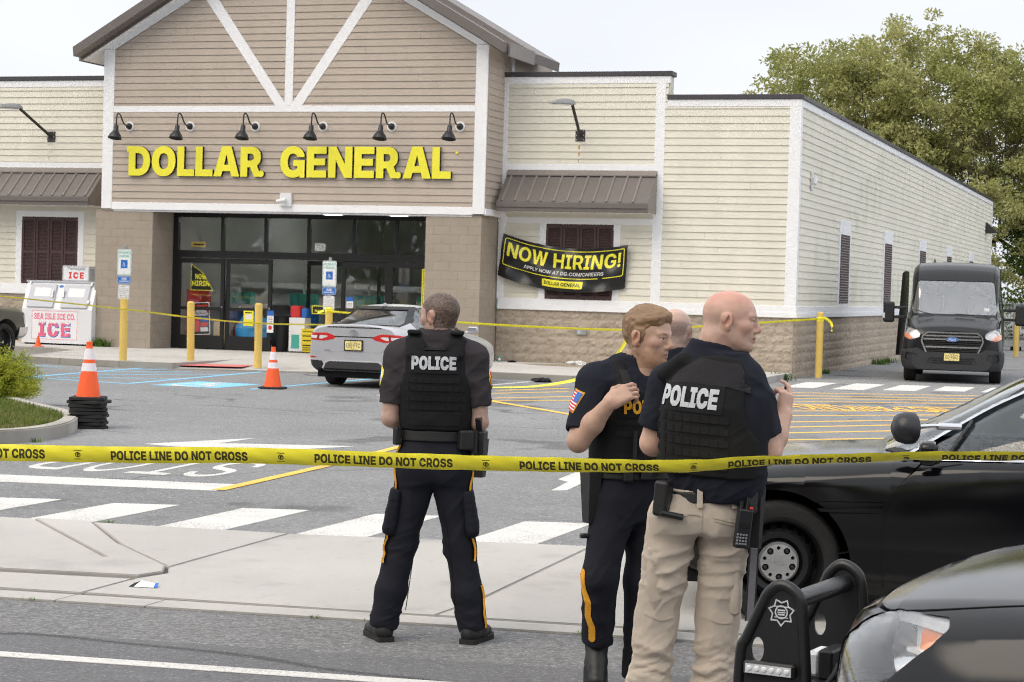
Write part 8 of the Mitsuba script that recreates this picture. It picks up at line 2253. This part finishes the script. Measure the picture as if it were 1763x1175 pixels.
    print_on('yoke', Polygon([(-.190, 1.440), (-.10, 1.452), (.06, 1.446), (.140, 1.428), (.128, 1.470), (.085, 1.530), (-.07, 1.540), (-.150, 1.485)]).buffer(.004).segmentize(.03), at, M, vm, 'vest_grey', ve, N3, Rt, th=.004, lift=.001, size=.04)
    g = fit(text('POLICE', .07, 900, squeeze=.72).buffer(.001), -.125, -.041, .113, .041)
    pad_on('placard', -.142, -.058, .130, .058, .004, tuple(TB(-.002, -.5, 1.392)), M, vm, 'vest_edge', ve, N3, Rt)
    print_on('police_lettering', affinity.skew(g, 3), tuple(TB(-.008, -.5, 1.392)), M, vm, 'print_silver', ve, N3, Rt, lift=.0065)
    for z in (1.312, 1.268, 1.222, 1.176, 1.13): pad_on('webbing', -.160, -.0145, .160, .0145, .004, tuple(TB(-.01, -.5, z)), M, vm, 'vest_edge', ve, N3, Rt, lift=.001); print_on('webbing_stitch', unary_union([sbox(x, -.0135, x + .003, .0135) for x in np.arange(-.14, .15, .037)]), tuple(TB(-.01, -.5, z)), M, vm, 'gap_black', ve, N3, Rt, th=.001, lift=.0058)
    # trousers
    tv = Vol((-.34, -.24, .06), (.30, .26, 1.04), .006)
    tv.slab([(.86, .0, .0, .170, .125), (.92, .008, .0, .186, .138), (.97, .014, .005, .174, .134), (1.02, .017, .006, .164, .130)], .03)
    K = ((-1, np.array([-.100, .0, .90]), np.array([-.154, .02, .50]), np.array([-.195, -.02, .05])), (1, np.array([.105, .0, .90]), np.array([.096, .03, .50]), np.array([.072, .0, .05])))
    for s, hp, kn, an in K:
        tv.ell((.004 + s * .095, -.055, .905), (.100, .080, .098), .03); tv.cone(hp, kn, .104, .078, .022); tv.cone(kn, kn * .4 + an * .6, .079, .076, .02); tv.cone(kn * .4 + an * .6, an, .076, .084, .02, cut=True)
    tmh = folds(relax(tv.mesh(), 4), .020, 8, 5, 33, limbwhere([(-.14, -.05, .50), (.10, -.05, .50), (-.17, -.05, .30), (.09, -.05, .30), (0, -.08, .80), (-.1, -.08, .72), (.1, -.08, .72), (-.18, 0, .14), (.085, 0, .14)], .12))
    tmh = folds(tmh, .007, 26, 7, 41, limbwhere([(-.17, -.05, .32), (.09, -.05, .32), (-.18, 0, .16), (.085, 0, .16)], .12))
    tk = obj('trousers', xf(tmh, M), 'khaki', k, smooth=True)
    def seam(name, pts, w=.0022, d=(0, 1, 0)): return print_on(name, LineString(pts).buffer(w).segmentize(.02), (0, -.45, 0), M, tmh, 'strap_grey' if False else 'khaki', tk, d, th=.0035, lift=.0015, size=.02)
    seam('centre_seam', [(.0, 1.0), (-.004, .90), (.004, .83)], .003); seam('knee_seam', [(-.21, .525), (-.14, .50), (-.075, .515)], .004); seam('knee_seam', [(.02, .515), (.10, .495), (.175, .50)], .004)
    seam('yoke_seam', [(-.17, .945), (0, .93)], .003); seam('pocket_welt', [(.045, .925), (.155, .900)], .004); seam('pocket_welt', [(.05, .912), (.155, .886)], .003); seam('pocket_welt', [(-.16, .925), (-.06, .930)], .004)
    for x in (-.01, .128, -.14): print_on('belt_loop', sbox(-.011, -.035, .011, .035).segmentize(.02), (x, -.45, .995), M, tmh, 'khaki', tk, th=.006, lift=.012, size=.02)
    for cx, s in ((-.186, -1), (.160, 1)):
        pv = Vol((cx - .09, -.15, .46), (cx + .09, .15, .82), .006); pv.slab([(-.13, 0, 0, .022, .066), (-.05, 0, 0, .026, .076), (.07, 0, 0, .022, .074), (.13, 0, 0, .016, .066)], .01, 'add', roty(s * .10 if s < 0 else -.02), 3.4, (cx - s * .014, .0, .66))
        obj('cargo_pocket', xf(folds(relax(pv.mesh(), 3), .012, 9, 7, 6), M), 'khaki', tk, smooth=True)
    # belt and gear
    bv = Vol((-.28, -.22, .95), (.30, .22, 1.04), .005); bv.slab([(.973, .016, .006, .180, .140), (1.018, .017, .006, .174, .138)], .004, p=2.3)
    be = obj('belt', xf(relax(bv.mesh(), 2), M), 'nylon', k, smooth=True)
    def gear(name, m, x, y, z, rz=0, ry=0, bs='nylon', par=None): return obj(name, xf(m, M @ mat(rotz(rz) @ roty(ry), (x, y, z))), bs, par or be, smooth=35)
    ra = gear('radio', rbox(0, 0, 0, .062, .034, .155, .009), .160, -.165, .885, .25, .10, 'device')
    gear('keypad', cat([cbox(-.018 + .012 * i - .004, -.018 + .012 * i + .004, -.002, .002, -.055 + .012 * j, -.055 + .012 * j + .007, .001) for i in range(4) for j in range(4)]), .157, -.184, .878, .25, .10, 'print_grey', ra); gear('screen', cbox(-.02, .02, -.002, .002, .0, .022, .001), .165, -.183, .888, .25, .10, 'gap_black', ra)
    for x, h in ((-.018, .03), (.006, .045), (.022, .022)): gear('knob', lathe([(0, 0), (.008, 0), (.007, h), (0, h)], 10), .168 + x, -.165, .962, 0, .10, 'device', ra)
    gear('alarm_key', rbox(0, 0, 0, .014, .012, .010, .004), .190, -.17, .965, 0, .1, 'print_red', ra)
    hg = gear('holster', cat([hull([(-.024, -.035, -.21), (.024, -.035, -.21), (.024, .03, -.21), (-.024, .03, -.21), (-.032, -.055, .03), (.032, -.055, .03), (.032, .055, .03), (-.032, .055, .03)]), rbox(0, .0, .045, .055, .10, .07, .014)]), .222, -.03, 1.0, -.3)
    gear('pistol_grip', hull([(-.017, -.03, 0), (.017, -.03, 0), (-.017, .03, 0), (.017, .03, 0), (-.015, -.075, .08), (.015, -.075, .08), (-.015, -.02, .095), (.015, -.02, .095)]), .226, -.03, 1.06, -.3, 0, 'device')
    gear('pouch', rbox(0, 0, 0, .06, .05, .10, .012), .185, -.12, .99, .6); gear('magazine_pouch', rbox(0, 0, 0, .06, .07, .14, .014), -.152, -.115, .99, -.5, .06); gear('flashlight', xf(tube([(-.04, 0, 0), (.05, 0, 0)], .013, 12), np.eye(4)), -.125, -.165, .930, .1, .18, 'device')
    P = [(.222, -.06, .80), (.236, -.075, .74), (.232, -.08, .62), (.226, -.07, .50)]
    st_ = obj('hanging_strap', [xf(cbox(-.016, .016, -.004, .004, -.145, .145, .003), M @ mat(roty(.03), (.212, -.085, .655)))], 'strap_grey', tk)
    obj('strap_edge', [xf(cbox(-.0195, -.0155, -.006, .006, -.147, .147, .001), M @ mat(roty(.03), (.212, -.085, .655))), xf(cbox(.0155, .0195, -.006, .006, -.147, .147, .001), M @ mat(roty(.03), (.212, -.085, .655)))], 'nylon', st_)
    obj('snaps', [xf(lathe([(0, -.008), (.004, -.007), (.0045, -.003)], 8, 'y'), M @ mat(roty(.03), (.212, -.085, .655)) @ mat(np.diag([1, 1, 1]), (0, 0, z))) for z in np.linspace(-.12, .12, 7)], 'nylon', st_)
    # what he holds
    pn = thing('pen', 'black pen upright in the raised hand of the bald officer', 'pen')
    obj('barrel', xf(tube([(.352, .180, 1.40), (.362, .175, 1.465)], .0055, 10), M), 'black_plastic', pn, smooth=40); obj('clip', xf(tube([(.358, .171, 1.445), (.363, .169, 1.468)], .0018, 6), M), 'steel', pn)
    nb = thing('notepad', 'white folded note sheets held in front of the bald officer', 'notepad')
    def paper(P, th=.003):
        P = np.array(P, float); n = np.cross(P[1] - P[0], P[3] - P[0]); n /= np.linalg.norm(n); return hull(np.vstack([P, P + n * th]))
    obj('sheet', xf(paper([(.20, .24, 1.16), (.285, .27, 1.22), (.318, .20, 1.40), (.255, .18, 1.415)]), M), 'print_white', nb); obj('sheet', xf(paper([(.21, .26, 1.14), (.29, .29, 1.20), (.325, .22, 1.375), (.265, .20, 1.39)]), M), 'print_white', nb); obj('backing', xf(paper([(.19, .27, 1.02), (.245, .30, 1.05), (.29, .28, 1.21), (.22, .26, 1.17)], .006), M), 'print_white', nb)
    obj('clip', xf(rbox(.225, .285, 1.045, .05, .02, .03, .006), M), 'device', nb)
    shoe(k, M, (-.19, .02, 0), (-.235, .29, 0)); shoe(k, M, (.085, .03, 0), (.135, .30, 0))


officer_three()


# ---------------------------------------------------------------- the officer almost hidden between the two
def officer_four():
    k = thing('person', 'bald man in a navy shirt almost hidden between the two officers, only his head showing', 'person')
    M = place(*O4, 0.03, YAW)
    c, hs = np.array([.0, .0, 1.535 + .03]), .97; fw = (.45, .88, -.10)
    body = Vol((-.36, -.3, .9), (.36, .36, 1.72), .0045)
    R, W = head(body, c, fw, (0, 0, 1), hs)
    body.cone(c + [-.015, -.015, -.04], (0, 0, 1.40), .064, .072, .03); body.ell(c + np.array([-.03, -.055, -.062]), (.05, .04, .03), .03)
    body.slab([(.95, 0, 0, .13, .09), (1.2, 0, 0, .15, .1), (1.36, 0, 0, .17, .09), (1.44, 0, 0, .08, .06)], .03)
    for s in (-1, 1):
        a, e, w = np.array([s * .19, 0, 1.36]), np.array([s * .215, .02, 1.06]), np.array([s * .10, .22, 1.02])
        body.cone(a, e, .056, .044, .02); body.cone(e, w, .044, .03, .02); hand(body, w, (-s * .7, .6, .1), (0, .5, .8), (.5, .5, .5, .5), .3, .95, -s)
    b = relax(body.mesh(), 2)
    col = skin_color(b.vertices, c, R, hs, (.50, .335, .27), 25, stub=(lambda x, ay, z: np.clip((.060 - z - .10 * np.clip(.05 - np.abs(x), 0, 1)) / .014, 0, 1) * np.clip((z + .075) / .015, 0, 1) * (x < .05) * (.9 + .1 * np.sin(z * 90)), (.13, .10, .088), .62))
    obj('body', xf(b, M), 'skin', k, smooth=True, color=col)
    sv = Vol((-.36, -.25, .9), (.36, .25, 1.54), .007)
    sv.slab([(.92, 0, 0, .17, .12), (1.1, 0, 0, .19, .13), (1.3, 0, 0, .21, .13), (1.38, 0, 0, .18, .11), (1.45, 0, -.005, .10, .085), (1.47, 0, -.005, .085, .08)], .03)
    for s in (-1, 1):
        a, e = np.array([s * .19, 0, 1.37]), np.array([s * .215, .02, 1.06]); sv.cone((s * .05, 0, 1.44), a, .05, .07, .04); sv.cone(a, a + (e - a) * .75, .078, .07, .04, cut=True); sv.cone(a + (e - a) * .5, e, .058, .058, .004, 'sub')
    collar(sv, (-.003, -.006), .080, .078, 1.44, 1.492)
    obj('shirt', xf(folds(relax(sv.mesh(), 3), .008, 9, 9, 3), M), 'shirt_navy', k, smooth=True)
    tv = Vol((-.28, -.2, .04), (.28, .2, 1.0), .008); tv.slab([(.75, 0, 0, .13, .10), (.86, 0, 0, .175, .12), (.98, 0, 0, .165, .11)], .03)
    for s in (-1, 1): tv.cone((s * .085, 0, .83), (s * .062 - .03, .01, .46), .098, .072, .04); tv.cone((s * .062 - .03, .01, .46), (s * .052 - .065, 0, .06), .072, .062, .03, cut=True)
    obj('trousers', xf(folds(relax(tv.mesh(), 3), .010, 9, 5, 4), M), 'trouser_navy', k, smooth=True)
    shoe(k, M, (-.115, -.05, 0), (-.135, .22, 0)); shoe(k, M, (-.012, -.05, 0), (.0, .22, 0))


officer_four()


# ---------------------------------------------------------------- the police tape
def tape_strip(k, name, pts, w, tilt, txt=None, logo=True, twist=None, sag=None, thick=.0012, start=0.0):
    """a plastic tape along a path; tilt leans its face; the print rides on both faces of the ribbon"""
    C_ = curve(pts, 24); seg = np.r_[0, np.cumsum(np.linalg.norm(np.diff(C_, axis=0), axis=1))]; L = seg[-1]
    def frame(s_):
        p = np.stack([np.interp(s_, seg, C_[:, i]) for i in range(3)], -1); e = .02
        t = np.stack([np.interp(s_ + e, seg, C_[:, i]) - np.interp(s_ - e, seg, C_[:, i]) for i in range(3)], -1); t /= np.linalg.norm(t, axis=1, keepdims=True)
        up = np.array([0, 0, 1.]) - t * t[:, 2:]; up /= np.linalg.norm(up, axis=1, keepdims=True); n = np.cross(t, up)
        a = (tilt(s_ / L) if callable(tilt) else np.full(len(s_), tilt))[:, None]
        return p, t, up * np.cos(a) + n * np.sin(a), n * np.cos(a) - up * np.sin(a)
    def lay(s_, v, lift):
        p, t, u, n = frame(s_); q = v / (w / 2); bow = .12 * w * (1 - q ** 2)
        rip = .0022 * np.sin(s_ * 19 + q * 1.5) * np.sin(s_ * 7.1) + .0010 * np.sin(s_ * 47 + q * 4)
        return p + u * v[:, None] + n * (lift + bow + rip)[:, None]
    ns, nv = int(L / .02) + 2, 9
    S_, V_ = np.meshgrid(np.linspace(0, L, ns), np.linspace(-w / 2, w / 2, nv), indexing='ij'); f = []
    for i in range(ns - 1):
        for j in range(nv - 1):
            a, b, c, d = i * nv + j, (i + 1) * nv + j, (i + 1) * nv + j + 1, i * nv + j + 1; f += [(a, b, c), (a, c, d)]
    obj(name, trimesh.Trimesh(lay(S_.ravel(), V_.ravel(), 0), np.array(f), process=False), 'tape_film', k, smooth=True)
    if txt:
        x = start; parts = []
        while x < L:
            for i, (s0, l) in enumerate(txt):
                if x + l < L and x > 0:
                    g = fit(text(s0, .1, 850, squeeze=.7), x, -w * .30, x + l, w * .28); parts.append(g)
                x += l + .265
                if logo and .05 < x - .133 < L - .1:
                    cx = x - .133; parts.append(unary_union([Point(cx, .0).buffer(w * .16).difference(Point(cx, 0).buffer(w * .115)), sbox(cx - w * .05, -w * .16, cx - w * .0, w * .1), Point(cx + w * .02, w * .03).buffer(w * .055), sbox(cx - w * .22, w * .24, cx + w * .22, w * .275), sbox(cx - w * .22, -w * .29, cx + w * .22, -w * .26)]))
        g = unary_union(parts); m = extrude(g.segmentize(.02), .0004); m = m.subdivide_to_size(.03); v = m.vertices
        for side, nm in ((1, 'lettering'), (-1, 'lettering_reverse')):
            obj(nm, trimesh.Trimesh(lay(np.clip(v[:, 0], 0, L), v[:, 1], side * (.0012 + v[:, 2])), m.faces if side > 0 else m.faces[:, ::-1], process=False), 'tape_ink', k, smooth=False, kind='stuff')


plain('tape_film', (.93, .83, .05), .28)
plain('tape_ink', (.060, .050, .012), .45)

TAPE_FRONT = [(-8.5, 5.65, 1.06), (-4.44, 6.82, 1.09), (-3.48, 7.09, 1.11), (-2.63, 7.33, 1.11), (-1.86, 7.46, 1.13), (-1.55, 7.54, 1.16), (-1.12, 7.63, 1.19), (-.56, 7.71, 1.22), (2.5, 8.3, 1.30)]
k = thing('police_tape', 'wide yellow POLICE LINE DO NOT CROSS tape stretched across the foreground', 'barrier tape')
tape_strip(k, 'ribbon', TAPE_FRONT, .068, lambda t: np.interp(t, [0, .30, .55, .66, .74, .82, 1.0], [-.05, .05, .45, .95, 1.0, .62, .45]), [('POLICE LINE DO NOT CROSS', .545)], start=4.671 - 7 * .81)
k = thing('police_tape', 'thin yellow tape running past the yellow bollards to the sign post behind the silver sedan', 'barrier tape')
tape_strip(k, 'ribbon', [(-31.5, 40.0, 1.50), (-26.0, 37.3, 1.40), (-20.12, 35.03, 1.16), (-19.19, 36.12, 1.02), (-17.58, 35.92, .95), (-16.58, 37.08, .94)], .048, .9, None)
k = thing('police_tape', 'long thin yellow tape from the silver sedan to the corner bollard', 'barrier tape')
tape_strip(k, 'ribbon', [(-16.55, 37.1, 1.22), (-13.6, 37.0, 1.08), (-10.8, 38.2, 1.02), (-9.6, 40, 1.10), (-7.58, 43.05, 1.31)], .050, .5, None)
tape_strip(k, 'loose_end', [(-7.56, 43.06, 1.31), (-7.43, 43.0, 1.33), (-7.30, 43.05, 1.22), (-7.28, 43.05, 1.05)], .06, .3, None)
obj('knot', mv(lathe([(.078, -.05), (.084, -.03), (.082, 0), (.086, .03), (.078, .05)], 20), -7.56, 43.16, 1.30), 'tape_yellow', k)
k = thing('police_tape', 'slack yellow tape hanging down to the asphalt left of the bearded officer', 'barrier tape')
tape_strip(k, 'ribbon', [(-9.9, 36.6, 1.25), (-10.2, 36.2, .55), (-10.5, 35.4, .20), (-11.0, 34.2, .05), (-11.6, 33.4, .02), (-12.1, 33.2, .02)], .075, lambda t: np.interp(t, [0, .3, .6, 1], [0, .4, 1.2, 1.4]), None)
k = thing('tape_tie', 'yellow tape knotted round the sign post behind the silver sedan', 'tape')
obj('wrap', mv(lathe([(.078, -.06), (.092, -.03), (.086, 0), (.094, .03), (.078, .06)], 16), -16.55, 37.2, 1.24), 'tape_yellow', k); obj('tail', hull([(-16.62, 37.08, 1.25), (-16.75, 37.05, 1.16), (-16.60, 37.07, 1.20), (-16.74, 37.06, 1.20)]), 'tape_yellow', k)
